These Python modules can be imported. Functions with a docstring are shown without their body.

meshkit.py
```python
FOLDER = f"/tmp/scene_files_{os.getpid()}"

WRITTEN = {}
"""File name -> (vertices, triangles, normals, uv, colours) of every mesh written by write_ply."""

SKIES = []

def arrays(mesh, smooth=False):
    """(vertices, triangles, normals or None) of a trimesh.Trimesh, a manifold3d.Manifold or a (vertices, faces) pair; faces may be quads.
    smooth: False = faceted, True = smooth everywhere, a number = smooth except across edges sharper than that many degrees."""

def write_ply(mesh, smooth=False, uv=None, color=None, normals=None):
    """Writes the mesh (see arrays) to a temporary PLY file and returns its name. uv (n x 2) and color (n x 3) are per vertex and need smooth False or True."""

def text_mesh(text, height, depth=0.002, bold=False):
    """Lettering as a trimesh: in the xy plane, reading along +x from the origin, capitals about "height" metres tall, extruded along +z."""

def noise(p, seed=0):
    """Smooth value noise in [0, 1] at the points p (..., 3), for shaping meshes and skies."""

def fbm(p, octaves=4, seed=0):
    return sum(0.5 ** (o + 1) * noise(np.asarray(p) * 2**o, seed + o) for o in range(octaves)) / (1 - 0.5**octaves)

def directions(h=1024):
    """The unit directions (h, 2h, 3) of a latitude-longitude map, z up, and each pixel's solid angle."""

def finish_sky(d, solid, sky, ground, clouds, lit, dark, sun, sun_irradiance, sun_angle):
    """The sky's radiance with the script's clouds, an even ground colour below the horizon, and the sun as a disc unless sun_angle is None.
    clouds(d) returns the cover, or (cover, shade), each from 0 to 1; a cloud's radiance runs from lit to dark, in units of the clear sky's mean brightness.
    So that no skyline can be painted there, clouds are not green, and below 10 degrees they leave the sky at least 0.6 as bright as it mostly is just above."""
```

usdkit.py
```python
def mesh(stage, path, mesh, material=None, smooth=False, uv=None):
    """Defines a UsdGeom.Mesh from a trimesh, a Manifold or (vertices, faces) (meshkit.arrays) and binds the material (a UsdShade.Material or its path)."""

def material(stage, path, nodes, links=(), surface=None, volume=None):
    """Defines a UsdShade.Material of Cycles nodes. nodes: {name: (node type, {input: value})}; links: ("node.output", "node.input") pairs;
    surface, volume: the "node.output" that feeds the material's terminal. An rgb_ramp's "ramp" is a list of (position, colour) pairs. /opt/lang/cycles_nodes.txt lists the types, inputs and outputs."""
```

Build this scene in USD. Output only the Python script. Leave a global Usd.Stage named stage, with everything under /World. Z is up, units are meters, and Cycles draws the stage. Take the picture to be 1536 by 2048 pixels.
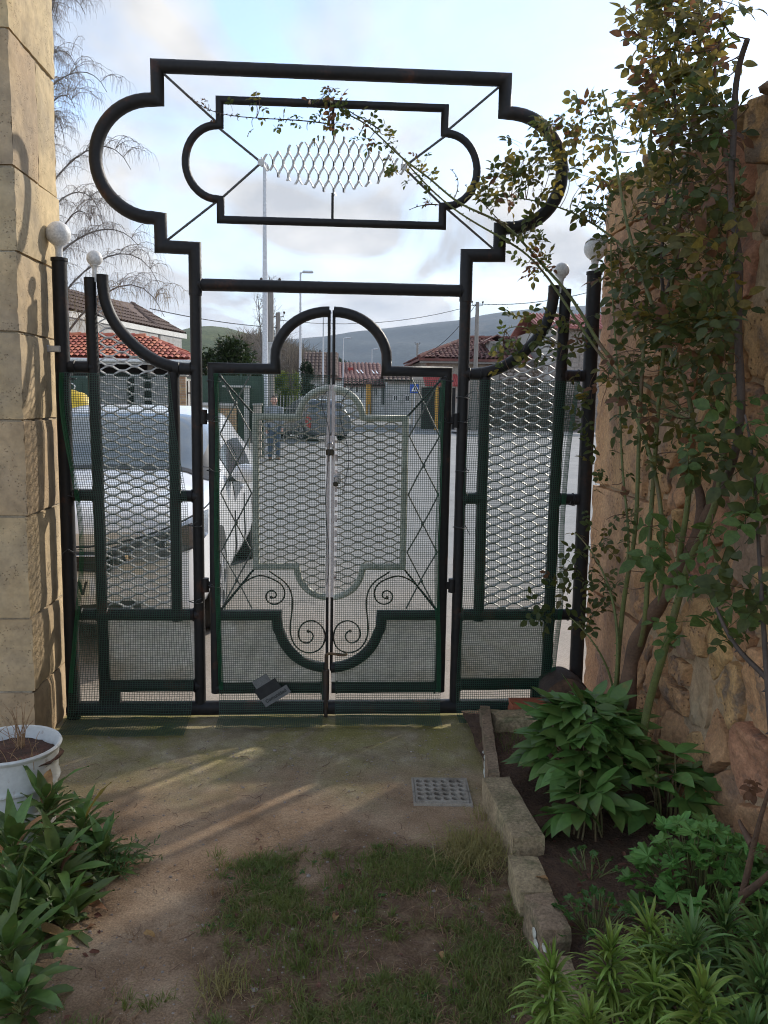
import math, random
import numpy as np, trimesh, shapely, manifold3d
from shapely.geometry import Polygon, Point, MultiPoint
from shapely.geometry import box as rect
from scipy.spatial import Voronoi
import meshkit, usdkit
from pxr import Usd, UsdGeom, UsdLux, UsdShade, Gf, Sdf, Vt

stage = Usd.Stage.CreateInMemory()
UsdGeom.SetStageUpAxis(stage, 'Z')
UsdGeom.SetStageMetersPerUnit(stage, 1.0)
stage.SetDefaultPrim(UsdGeom.Xform.Define(stage, '/World').GetPrim())
UsdGeom.Scope.Define(stage, '/World/Looks')
PI = math.pi

# ---------------------------------------------------------------- camera, sky, sun
# metres; the gate stands in the plane y = 0, x runs along it, the street lies beyond (y > 0)
EYE = np.array([0.0, -4.1903, 1.6])
YAW, PITCH, ROLL, FPX = 0.06347, -0.12992, 0.01577, 1706.8
_f = np.array([math.sin(YAW) * math.cos(PITCH), math.cos(YAW) * math.cos(PITCH), math.sin(PITCH)])
_r0 = np.array([math.cos(YAW), -math.sin(YAW), 0.0])
_u0 = np.cross(_r0, _f)
_r = math.cos(ROLL) * _r0 + math.sin(ROLL) * _u0
_u = -math.sin(ROLL) * _r0 + math.cos(ROLL) * _u0
cam = UsdGeom.Camera.Define(stage, '/World/camera')
cam.AddTransformOp().Set(Gf.Matrix4d(*[float(x) for x in (*_r, 0, *_u, 0, *(-_f), 0, *EYE, 1)]))
cam.CreateHorizontalApertureAttr(27.0)
cam.CreateVerticalApertureAttr(36.0)
cam.CreateFocalLengthAttr(27.0 * FPX / 1536)
cam.CreateClippingRangeAttr(Gf.Vec2f(0.05, 20000))
cam.CreateExposureAttr(1.22)

SUN_EL, SUN_AZ = math.radians(27.5), math.radians(44.5)      # azimuth from +y towards +x
SKY_STRENGTH, SUN_INTENSITY = 0.14, 0.5
sky = UsdLux.DomeLight.Define(stage, '/World/sky')
def sky_look():
    n = {
        'sky': ('sky_texture', {'sky_type': 'single_scattering', 'sun_disc': False, 'sun_elevation': SUN_EL, 'sun_rotation': SUN_AZ,
                                'altitude': 900.0, 'air_density': 1.0, 'aerosol_density': 0.6, 'ozone_density': 1.0}),
        'tc': ('texture_coordinate', {}),
        'sep': ('separate_xyz', {}),
        'zz': ('math', {'math_type': 'maximum', 'value2': 0.0}),
        'za': ('math', {'math_type': 'add', 'value2': 0.22}),
        'dx': ('math', {'math_type': 'divide'}), 'dy': ('math', {'math_type': 'divide'}),
        'cmb': ('combine_xyz', {'z': 0.0}),
        'map': ('mapping', {'mapping_type': 'point', 'location': (0.35, 0.9, 0.0), 'rotation': (0, 0, 0.5), 'scale': (1.0, 0.62, 1.0)}),
        'n1': ('noise_texture', {'scale': 1.9, 'detail': 8.0, 'roughness': 0.52, 'distortion': 0.8}),
        'r1': ('rgb_ramp', {'ramp': [(0.0, (0.10, 0.10, 0.10)), (0.44, (0.16, 0.16, 0.16)), (0.55, (0.66, 0.66, 0.66)), (0.68, (1, 1, 1))]}),
        'low': ('map_range', {'from_min': 0.02, 'from_max': 0.34, 'to_min': 0.66, 'to_max': 0.0, 'clamp': True, 'range_type': 'smoothstep'}),
        'cov': ('math', {'math_type': 'add', 'use_clamp': True}),
        'shade': ('noise_texture', {'scale': 3.5, 'detail': 4.0, 'roughness': 0.55}),
        'ccol': ('rgb_ramp', {'ramp': [(0.34, (2.0, 2.02, 2.08)), (0.66, (3.2, 3.1, 2.95))]}),
        'mix': ('mix', {}),
        'bg': ('background_shader', {'strength': SKY_STRENGTH}),
    }
    l = [('tc.generated', 'sep.vector'), ('sep.z', 'zz.value1'), ('zz.value', 'za.value1'),
         ('sep.x', 'dx.value1'), ('za.value', 'dx.value2'), ('sep.y', 'dy.value1'), ('za.value', 'dy.value2'),
         ('dx.value', 'cmb.x'), ('dy.value', 'cmb.y'), ('cmb.vector', 'map.vector'), ('map.vector', 'n1.vector'), ('map.vector', 'shade.vector'),
         ('n1.fac', 'r1.fac'), ('sep.z', 'low.value'), ('r1.color', 'cov.value1'), ('low.result', 'cov.value2'),
         ('shade.fac', 'ccol.fac'), ('cov.value', 'mix.fac'), ('sky.color', 'mix.color1'), ('ccol.color', 'mix.color2'), ('mix.color', 'bg.color')]
    return usdkit.material(stage, '/World/Looks/sky', n, l, surface='bg.background')
UsdShade.MaterialBindingAPI.Apply(sky.GetPrim()).Bind(sky_look())

sun = UsdLux.DistantLight.Define(stage, '/World/sun')
sun.CreateIntensityAttr(SUN_INTENSITY)
sun.CreateAngleAttr(1.8)
sun.CreateNormalizeAttr(True)
sun.CreateColorAttr(Gf.Vec3f(1.0, 0.93, 0.82))
_s = np.array([math.sin(SUN_AZ) * math.cos(SUN_EL), math.cos(SUN_AZ) * math.cos(SUN_EL), math.sin(SUN_EL)])   # towards the sun; the light shines along -z
_sx = np.cross([0, 0, 1.0], _s); _sx /= np.linalg.norm(_sx); _sy = np.cross(_s, _sx)
sun.AddTransformOp().Set(Gf.Matrix4d(*[float(x) for x in (*_sx, 0, *_sy, 0, *_s, 0, 0, 0, 30, 1)]))

# ---------------------------------------------------------------- helpers: places
def ray(px, py):
    return _f * FPX + _r * (px - 768) - _u * (py - 1024)
def at(px, py, Y):            # the point of the place at depth y that the photograph shows at (px, py)
    d = ray(px, py); return EYE + d * ((Y - EYE[1]) / d[1])
def atx(px, py, X):
    d = ray(px, py); return EYE + d * ((X - EYE[0]) / d[0])
def atz(px, py, Z=0.0):
    d = ray(px, py); return EYE + d * ((Z - EYE[2]) / d[2])

# ---------------------------------------------------------------- helpers: prims
taken, where = {}, {}
def path_of(name, parent):
    base = (str(parent.GetPath()) if parent else '/World') + '/' + name
    k = taken.get(base, -1) + 1
    taken[base] = k
    return base if k == 0 else f'{base}_{k:03d}'
def tag(p, label=None, cat=None, group=None, kind=None):
    p = p.GetPrim() if hasattr(p, 'GetPrim') else p
    for k, v in (('label', label), ('category', cat), ('group', group), ('kind', kind)):
        if v: p.SetCustomDataByKey(k, v)
    return p
def thing(name, label, cat, loc=(0, 0, 0), group=None, rz=0.0):
    pth = path_of(name, None)
    x = UsdGeom.Xform.Define(stage, pth)
    x.AddTranslateOp().Set(Gf.Vec3d(*map(float, loc)))
    if rz: x.AddRotateZOp().Set(math.degrees(rz))
    where[pth] = (np.array(loc, float), rz)
    return tag(x.GetPrim(), label, cat, group)
def origin(parent):
    s = str(parent.GetPath())
    while s not in where and s.count('/') > 2: s = s.rsplit('/', 1)[0]
    return where.get(s, (np.zeros(3), 0.0))
def obj(name, mesh, mat, parent=None, smooth=False, label=None, cat=None, group=None, kind=None, local=False):
    """one Mesh prim; the mesh is given in world coordinates (local=True: in its thing's own)"""
    if isinstance(mesh, MB): mesh = mesh.get()
    v, f, n = meshkit.arrays(mesh, smooth)
    if parent is not None and not local:
        o, rz = origin(parent)
        v = v - o
        if rz:
            c, s = math.cos(-rz), math.sin(-rz); R = np.array([[c, -s, 0], [s, c, 0], [0, 0, 1]])
            v = v @ R.T; n = None if n is None else n @ R.T
    m = UsdGeom.Mesh.Define(stage, path_of(name, parent))
    m.CreatePointsAttr(Vt.Vec3fArray.FromNumpy(np.ascontiguousarray(v, dtype=np.float32)))
    m.CreateFaceVertexCountsAttr(Vt.IntArray.FromNumpy(np.full(len(f), 3, np.int32)))
    m.CreateFaceVertexIndicesAttr(Vt.IntArray.FromNumpy(np.ascontiguousarray(f, dtype=np.int32).ravel()))
    m.CreateSubdivisionSchemeAttr('none')
    if n is not None:
        m.CreateNormalsAttr(Vt.Vec3fArray.FromNumpy(np.ascontiguousarray(n, dtype=np.float32))); m.SetNormalsInterpolation('vertex')
    UsdShade.MaterialBindingAPI.Apply(m.GetPrim()).Bind(M[mat] if isinstance(mat, str) else mat)
    return tag(m.GetPrim(), label, cat, group, kind)
def copy_of(src, loc, label, rz=0.0, group=None):
    was = src.GetCustomData()
    r = thing(src.GetName().split('_0')[0], label, was['category'], loc, group or was.get('group'), rz)
    r.GetReferences().AddInternalReference(src.GetPath()); r.SetInstanceable(True)
    return r

# ---------------------------------------------------------------- helpers: shapes
class MB:
    def __init__(s): s.v, s.f, s.n = [], [], 0
    def add(s, v, f):
        v = np.asarray(v, float); f = np.asarray(f, int)
        if f.ndim == 2 and f.shape[1] == 4: f = np.vstack([f[:, [0, 1, 2]], f[:, [0, 2, 3]]])
        s.v.append(v); s.f.append(f + s.n); s.n += len(v); return s
    def tm(s, t): return s.add(t.vertices, t.faces)
    def box(s, lo, hi, ch=0.0):
        lo, hi = np.minimum(lo, hi).astype(float), np.maximum(lo, hi).astype(float)
        return s.tm(cbox(lo, hi, ch))
    def obox(s, c, size, R, ch=0.0):
        size = np.asarray(size, float); t = cbox(-size / 2, size / 2, ch)
        return s.add(t.vertices @ np.asarray(R).T + np.asarray(c), t.faces)
    def tube(s, P, r, sides=8, cap=True):
        v, f = tube(P, r, sides, cap); return s.add(v, f)
    def get(s): return (np.vstack(s.v), np.vstack(s.f))
def cbox(lo, hi, ch=0.0):
    if ch <= 0:
        return trimesh.creation.box(bounds=[lo, hi])
    ch = min(ch, 0.45 * float(np.min(np.asarray(hi) - np.asarray(lo))))
    c, h = (np.asarray(lo) + hi) / 2, (np.asarray(hi) - lo) / 2
    pts = []
    for sx in (-1, 1):
        for sy in (-1, 1):
            for sz in (-1, 1):
                for k in range(3):
                    q = h.copy() - ch; q[k] = h[k]; pts.append(c + q * (sx, sy, sz))
    return trimesh.convex.convex_hull(np.array(pts))
def tube(P, r, sides=8, cap=True):
    P = np.asarray(P, float); n = len(P)
    r = np.broadcast_to(np.asarray(r, float), (n,))
    T = np.gradient(P, axis=0); T /= np.maximum(np.linalg.norm(T, axis=1, keepdims=True), 1e-12)
    a = np.array([0, 0, 1.0]) if abs(T[0][2]) < 0.9 else np.array([1.0, 0, 0])
    N = np.zeros_like(P); x = a - T[0] * (a @ T[0]); N[0] = x / np.linalg.norm(x)
    for i in range(1, n):
        x = N[i - 1] - T[i] * (N[i - 1] @ T[i]); N[i] = x / max(np.linalg.norm(x), 1e-12)
    B = np.cross(T, N)
    ang = np.arange(sides) / sides * 2 * PI
    v = P[:, None] + r[:, None, None] * (np.cos(ang)[None, :, None] * N[:, None] + np.sin(ang)[None, :, None] * B[:, None])
    v = v.reshape(-1, 3)
    i, j = np.meshgrid(np.arange(n - 1), np.arange(sides), indexing='ij')
    a_, b_ = i * sides + j, i * sides + (j + 1) % sides
    q = np.stack([a_, b_, b_ + sides, a_ + sides], -1).reshape(-1, 4)
    f = np.vstack([q[:, [0, 1, 2]], q[:, [0, 2, 3]]])
    if cap:
        v = np.vstack([v, P[0], P[-1]]); k = np.arange(sides); e = (n - 1) * sides
        f = np.vstack([f, np.stack([np.full(sides, len(v) - 2), (k + 1) % sides, k], 1), np.stack([np.full(sides, len(v) - 1), e + k, e + (k + 1) % sides], 1)])
    return v, f
def mitred(path, r, y=0.0, sides=14, closed=False, flat=1.0):
    """a round pipe bent and mitred along a path of (x, z) points in the plane of the gate"""
    Q = np.asarray(path, float); n = len(Q)
    D = np.diff(np.vstack([Q, Q[:1]]) if closed else Q, axis=0); D /= np.linalg.norm(D, axis=1, keepdims=True)
    N = np.stack([-D[:, 1], D[:, 0]], 1)
    M_ = np.zeros((n, 2))
    for i in range(n):
        if closed: a, b = N[i - 1], N[i]
        else: a, b = N[max(i - 1, 0)], N[min(i, n - 2)]
        m = a + b; m /= np.linalg.norm(m); M_[i] = m / max(m @ a, 0.3)
    ang = np.arange(sides) / sides * 2 * PI
    V = np.zeros((n, sides, 3))
    V[:, :, 0] = Q[:, None, 0] + r * np.cos(ang)[None] * M_[:, None, 0]
    V[:, :, 2] = Q[:, None, 1] + r * np.cos(ang)[None] * M_[:, None, 1]
    V[:, :, 1] = y + r * flat * np.sin(ang)[None]
    m = n if closed else n - 1
    f = []
    for i in range(m):
        k = (i + 1) % n
        for j in range(sides):
            jj = (j + 1) % sides
            f += [(i * sides + j, k * sides + j, k * sides + jj), (i * sides + j, k * sides + jj, i * sides + jj)]
    v = V.reshape(-1, 3)
    if not closed:
        v = np.vstack([v, [[Q[0][0], y, Q[0][1]]], [[Q[-1][0], y, Q[-1][1]]]])
        for j in range(sides):
            jj = (j + 1) % sides; e = (n - 1) * sides
            f += [(len(v) - 2, j, jj), (len(v) - 1, e + jj, e + j)]
    t = trimesh.Trimesh(v, np.array(f), process=False); t.fix_normals()
    return (np.array(t.vertices), np.array(t.faces))
def arc(cx, cz, rx, rz, a0, a1, n=18):
    a = np.radians(np.linspace(a0, a1, n)); return [(cx + rx * math.cos(t), cz + rz * math.sin(t)) for t in a]
def spline(P, n):
    """smooth curve through the points"""
    from scipy.interpolate import CubicSpline, PchipInterpolator
    P = np.asarray(P, float)
    t = np.concatenate([[0], np.cumsum(np.maximum(np.linalg.norm(np.diff(P, axis=0), axis=1), 1e-6))])
    return (CubicSpline if len(P) > 2 else PchipInterpolator)(t, P)(np.linspace(0, t[-1], n))
def lathe(prof, c, sides=24):
    """prof: (radius, z) pairs bottom to top, about the vertical through c"""
    a = np.arange(sides) / sides * 2 * PI; n = len(prof); prof = np.asarray(prof, float)
    v = np.stack([prof[:, None, 0] * np.cos(a) + c[0], prof[:, None, 0] * np.sin(a) + c[1], np.broadcast_to(prof[:, None, 1] + c[2], (n, sides))], -1).reshape(-1, 3)
    i, j = np.meshgrid(np.arange(n - 1), np.arange(sides), indexing='ij')
    p, q = i * sides + j, i * sides + (j + 1) % sides
    return v, np.stack([p, q, q + sides, p + sides], -1).reshape(-1, 4)
def prism(poly, y0, y1):
    """a shapely polygon in (x, z), extruded from y0 to y1"""
    t = trimesh.util.concatenate([trimesh.creation.extrude_polygon(g, abs(y1 - y0), engine='earcut') for g in getattr(poly, 'geoms', [poly])])
    v = np.array(t.vertices); v = np.stack([v[:, 0], min(y0, y1) + v[:, 2], v[:, 1]], 1)
    return v, np.array(t.faces)[:, ::-1]
def blob(c, r, seed, sub=2, amp=0.25, fr=2.0, flat=1.0):
    t = trimesh.creation.icosphere(sub, 1.0); v = np.array(t.vertices)
    v = v * (1 + amp * (meshkit.fbm(v * fr + seed * 7.3 + 50, 3, seed) - 0.5) * 2)[:, None] * np.array(r) * np.array([1, 1, flat])
    return v + np.array(c), np.array(t.faces)
def unit(v):
    v = np.asarray(v, float); return v / max(np.linalg.norm(v), 1e-12)

SHAPES = {'ovate': lambda t: np.sin(PI * t ** 0.75) ** 0.8, 'lance': lambda t: np.sin(PI * t ** 0.85) ** 0.9 * (1 - 0.15 * t), 'strap': lambda t: np.minimum(1, 6 * t + 0.35) * (1 - t ** 3) ** 0.7}
def leaf(base, d, up, L, W, curl=0.5, fold=0.25, seg=4, shape='ovate', twist=0.0, wave=0.0):
    d = unit(d); up = np.asarray(up, float); up = up - d * (up @ d)
    if np.linalg.norm(up) < 1e-6: up = np.cross(d, [1.0, 0.3, 0.2])
    up = unit(up); s = np.cross(d, up)
    if twist:
        up, s = up * math.cos(twist) + s * math.sin(twist), s * math.cos(twist) - up * math.sin(twist)
    t = np.linspace(0, 1, seg + 1); w = np.maximum(SHAPES[shape](t), 0.03) * W / 2
    w[-1] = 0.0
    a = curl * (t ** 2.3 if shape == 'strap' else t)
    tan = np.cos(a)[:, None] * d - np.sin(a)[:, None] * up
    nor = np.sin(a)[:, None] * d + np.cos(a)[:, None] * up
    c = np.vstack([[np.zeros(3)], np.cumsum((tan[1:] + tan[:-1]) / 2 * (L / seg), axis=0)]) + base
    wv = wave * W * np.sin(t * 11)[:, None] * nor
    l, r = c - s * w[:, None] + nor * (fold * w)[:, None] + wv, c + s * w[:, None] + nor * (fold * w)[:, None] - wv
    v = np.stack([l, c, r], 1).reshape(-1, 3)
    f = []
    for i in range(seg):
        k = 3 * i
        f += [(k, k + 1, k + 4), (k, k + 4, k + 3), (k + 1, k + 2, k + 5), (k + 1, k + 5, k + 4)]
    return v, np.array(f)

# ---------------------------------------------------------------- materials
M = {}
def look(name, c1, c2=None, scale=6.0, detail=5.0, rough=0.7, bump=0.0, bscale=None, dist=0.02, lo=0.35, hi=0.65, c3=None, c3scale=2.0, c3lo=0.55, c3hi=0.7,
         metal=0.0, rand=0.0, trans=0.0, tcol=None, spec=0.5, coat=0.0, stretch=None, fine=0.25, isl=0.0, pits=0.0, pscale=70.0):
    c2 = c2 or tuple(x * 0.75 for x in c1)
    n = {'g': ('geometry', {}), 'oi': ('object_info', {}),
         'n1': ('noise_texture', {'scale': scale, 'detail': detail, 'roughness': 0.6}),
         'r1': ('rgb_ramp', {'ramp': [(lo, c1), (hi, c2)]}),
         'nf': ('noise_texture', {'scale': scale * 9.0, 'detail': 3.0, 'roughness': 0.7}),
         'rf': ('rgb_ramp', {'ramp': [(0.3, (1 - fine,) * 3), (0.7, (1 + fine,) * 3)]}),
         'mf': ('mix', {'mix_type': 'multiply', 'fac': 1.0}),
         'p': ('principled_bsdf', {'roughness': rough, 'metallic': metal, 'specular_ior_level': spec, 'coat_weight': coat})}
    pos = 'g.position'
    l = []
    if stretch:
        n['mp'] = ('mapping', {'mapping_type': 'point', 'scale': stretch}); l.append((pos, 'mp.vector')); pos = 'mp.vector'
    l += [(pos, 'n1.vector'), (pos, 'nf.vector'), ('n1.fac', 'r1.fac'), ('nf.fac', 'rf.fac'), ('rf.color', 'mf.color2')]
    col = 'r1.color'
    if c3:
        n['n3'] = ('noise_texture', {'scale': c3scale, 'detail': 6.0, 'roughness': 0.65, 'distortion': 0.3}); n['r3'] = ('rgb_ramp', {'ramp': [(c3lo, (0, 0, 0)), (c3hi, (1, 1, 1))]})
        n['m3'] = ('mix', {'color2': c3}); l += [('g.position', 'n3.vector'), ('n3.fac', 'r3.fac'), ('r3.color', 'm3.fac'), (col, 'm3.color1')]; col = 'm3.color'
    l.append((col, 'mf.color1')); col = 'mf.color'
    if rand or isl:
        n['hv'] = ('hsv', {'fac': 1.0, 'saturation': 1.0}); n['rm'] = ('map_range', {'from_min': 0.0, 'from_max': 1.0, 'to_min': 1 - (rand or isl), 'to_max': 1 + (rand or isl)})
        n['hm'] = ('map_range', {'from_min': 0.0, 'from_max': 1.0, 'to_min': 0.5 - 0.06 * (rand or isl), 'to_max': 0.5 + 0.06 * (rand or isl)})
        src = 'g.random_per_island' if isl else 'oi.random'
        l += [(src, 'rm.value'), (src, 'hm.value'), ('rm.result', 'hv.value'), ('hm.result', 'hv.hue'), (col, 'hv.color')]; col = 'hv.color'
    l.append((col, 'p.base_color'))
    if bump:
        n['nb'] = ('noise_texture', {'scale': bscale or scale * 6, 'detail': 6.0, 'roughness': 0.65}); n['b'] = ('bump', {'strength': bump, 'distance': dist})
        l += [(pos, 'nb.vector'), ('nb.fac', 'b.height'), ('b.normal', 'p.normal')]
    if pits:
        n['pv'] = ('voronoi_texture', {'scale': pscale, 'feature': 'f1'}); n['pn'] = ('noise_texture', {'scale': pscale * .12, 'detail': 4.0}); n['pr'] = ('rgb_ramp', {'ramp': [(.12, (1, 1, 1)), (.3, (0, 0, 0))]}); n['pq'] = ('rgb_ramp', {'ramp': [(.47, (0, 0, 0)), (.58, (1, 1, 1))]})
        n['pm'] = ('math', {'math_type': 'multiply'}); n['ps'] = ('math', {'math_type': 'multiply', 'value2': pits}); n['pc'] = ('mix', {'color2': tuple(x * .38 for x in c2)})
        l = [q for q in l if q[1] != 'p.base_color'] + [('g.position', 'pv.vector'), ('g.position', 'pn.vector'), ('pv.distance', 'pr.fac'), ('pn.fac', 'pq.fac'), ('pr.color', 'pm.value1'), ('pq.color', 'pm.value2'), ('pm.value', 'ps.value1'), ('ps.value', 'pc.fac'), (col, 'pc.color1'), ('pc.color', 'p.base_color')]
        if bump:
            n['b2'] = ('bump', {'strength': .8, 'distance': .006, 'invert': True}); l = [q for q in l if q[1] != 'p.normal'] + [('b.normal', 'b2.normal'), ('pm.value', 'b2.height'), ('b2.normal', 'p.normal')]
    surf = 'p.BSDF'
    if trans:
        n['tr'] = ('translucent_bsdf', {'color': tcol or c1}); n['mc'] = ('mix_closure', {'fac': trans})
        l += [('p.BSDF', 'mc.closure1'), ('tr.BSDF', 'mc.closure2')]
        if not tcol:
            l.append((col, 'tr.color'))
        surf = 'mc.closure'
    M[name] = usdkit.material(stage, f'/World/Looks/{name}', n, l, surface=surf)
    return M[name]

look('black_paint', (0.012, 0.0115, 0.011), (0.018, 0.015, 0.013), 7, rough=0.5, spec=0.3, bump=0.35, bscale=42, dist=0.006, c3=(0.075, 0.030, 0.017), c3scale=7, c3lo=0.58, c3hi=0.74)
look('white_gloss_paint', (0.72, 0.71, 0.68), (0.62, 0.60, 0.56), 12, rough=0.4, c3=(0.3, 0.24, 0.19), c3scale=30, c3lo=0.7, c3hi=0.76)
look('silver_paint', (0.52, 0.50, 0.46), (0.42, 0.40, 0.36), 20, rough=0.45, c3=(0.22, 0.15, 0.10), c3scale=9, c3lo=0.62, c3hi=0.75)
look('cream_paint', (0.66, 0.65, 0.55), (0.52, 0.51, 0.42), 12, rough=0.5, c3=(0.17, 0.13, 0.08), c3scale=7, c3lo=0.62, c3hi=0.75)
look('pinkish_paint', (0.74, 0.65, 0.60), (0.62, 0.53, 0.48), 18, rough=0.55, c3=(0.16, 0.06, 0.035), c3scale=12, c3lo=0.62, c3hi=0.7)
look('pale_panel', (0.68, 0.68, 0.66), (0.56, 0.555, 0.53), 3, rough=0.5, trans=0.42, c3=(0.46, 0.40, 0.32), c3scale=2.5, c3lo=0.5, c3hi=0.75, stretch=(1.2, 1, 4))
look('green_plastic', (0.008, 0.045, 0.022), (0.006, 0.032, 0.016), 20, rough=0.4)
look('green_selvedge', (0.012, 0.13, 0.055), (0.01, 0.10, 0.04), 20, rough=0.4, trans=0.3)
look('brass_lock', (0.055, 0.045, 0.025), (0.04, 0.032, 0.02), 40, rough=0.4, metal=0.6)
look('steel', (0.5, 0.5, 0.5), (0.4, 0.4, 0.4), 30, rough=0.35, metal=0.9)
look('iron', (0.05, 0.045, 0.04), (0.08, 0.05, 0.03), 30, rough=0.6, metal=0.4)
look('rust_iron', (0.12, 0.075, 0.03), (0.08, 0.04, 0.02), 40, rough=0.8)
look('leaflet_dark', (0.012, 0.012, 0.012), (0.02, 0.02, 0.02), 30, rough=0.6)
look('leaflet_grey', (0.16, 0.16, 0.15), (0.12, 0.12, 0.115), 30, rough=0.7)

look('asphalt', (0.15, 0.15, 0.15), (0.19, 0.187, 0.18), 1.2, rough=0.9, bump=0.3, bscale=60, dist=0.01, c3=(0.235, 0.225, 0.205), c3scale=0.35, fine=0.35)
look('pavement_concrete', (0.34, 0.29, 0.24), (0.40, 0.35, 0.30), 1.8, rough=0.9, bump=0.3, bscale=50, dist=0.008, c3=(0.27, 0.23, 0.19), c3scale=1.1, fine=0.3)
look('field', (0.10, 0.095, 0.05), (0.14, 0.12, 0.07), 0.05, rough=1.0)
look('mountain', (0.024, 0.038, 0.042), (0.045, 0.058, 0.055), 0.006, rough=1.0, c3=(0.085, 0.08, 0.065), c3scale=0.0025, fine=0.5)
look('green_hill', (0.045, 0.065, 0.022), (0.085, 0.10, 0.035), 0.03, rough=1.0, c3=(0.12, 0.095, 0.055), c3scale=0.012, fine=0.4)
look('bark_grey', (0.20, 0.18, 0.16), (0.10, 0.09, 0.08), 9, rough=0.9, bump=0.4)
look('birch_twig', (0.24, 0.205, 0.175), (0.17, 0.14, 0.115), 4, rough=0.9)
look('catkin_twig', (0.26, 0.19, 0.085), (0.17, 0.12, 0.05), 4, rough=0.9)
look('brush', (0.15, 0.12, 0.085), (0.10, 0.08, 0.06), 0.6, rough=1.0)
look('conifer_dark', (0.018, 0.035, 0.016), (0.03, 0.05, 0.02), 3, rough=0.8, trans=0.2)
look('laurel_leaf', (0.03, 0.062, 0.018), (0.055, 0.10, 0.025), 3, rough=0.45, trans=0.25, isl=0.4)
look('lime_leaf', (0.13, 0.21, 0.02), (0.19, 0.29, 0.035), 4, rough=0.6, trans=0.35, isl=0.35)
look('galvanised', (0.55, 0.56, 0.57), (0.5, 0.5, 0.51), 3, rough=0.5, metal=0.15)
look('old_wood', (0.27, 0.245, 0.215), (0.19, 0.17, 0.15), 5, rough=0.9, stretch=(6, 6, 0.6), bump=0.3)
look('cable', (0.03, 0.03, 0.03), (0.04, 0.04, 0.04), 3, rough=0.6)
look('red_tile', (0.36, 0.085, 0.045), (0.44, 0.13, 0.075), 5, rough=0.75, rand=0.2, bump=0.2)
look('old_tile', (0.33, 0.16, 0.095), (0.20, 0.105, 0.07), 1.8, rough=0.9, isl=0.4, c3=(0.30, 0.25, 0.18), c3scale=0.8, bump=0.3)
look('brown_tile', (0.20, 0.145, 0.105), (0.15, 0.105, 0.08), 1.5, rough=0.9, isl=0.25)
look('maroon_roof', (0.20, 0.10, 0.08), (0.24, 0.13, 0.105), 0.8, rough=0.85, isl=0.15)
look('red_brick_paint', (0.36, 0.06, 0.05), (0.30, 0.05, 0.04), 3, rough=0.8)
look('render_white', (0.72, 0.71, 0.68), (0.64, 0.63, 0.6), 0.8, rough=0.9)
look('render_grey', (0.42, 0.41, 0.385), (0.35, 0.34, 0.32), 0.7, rough=0.9, c3=(0.27, 0.25, 0.23), c3scale=0.7)
look('render_beige', (0.40, 0.35, 0.29), (0.33, 0.28, 0.23), 0.7, rough=0.9, c3=(0.30, 0.2, 0.15), c3scale=0.6)
look('fascia_white', (0.66, 0.65, 0.61), (0.58, 0.57, 0.53), 2, rough=0.7)
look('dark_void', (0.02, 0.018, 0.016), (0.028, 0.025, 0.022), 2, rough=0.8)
look('window_dark', (0.035, 0.04, 0.045), (0.05, 0.055, 0.06), 2, rough=0.12)
look('ochre_paint', (0.62, 0.33, 0.06), (0.52, 0.27, 0.05), 3, rough=0.8)
look('dark_green_paint', (0.02, 0.045, 0.028), (0.028, 0.06, 0.036), 3, rough=0.6)
look('bin_yellow', (0.70, 0.47, 0.02), (0.62, 0.40, 0.02), 3, rough=0.45)
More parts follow.
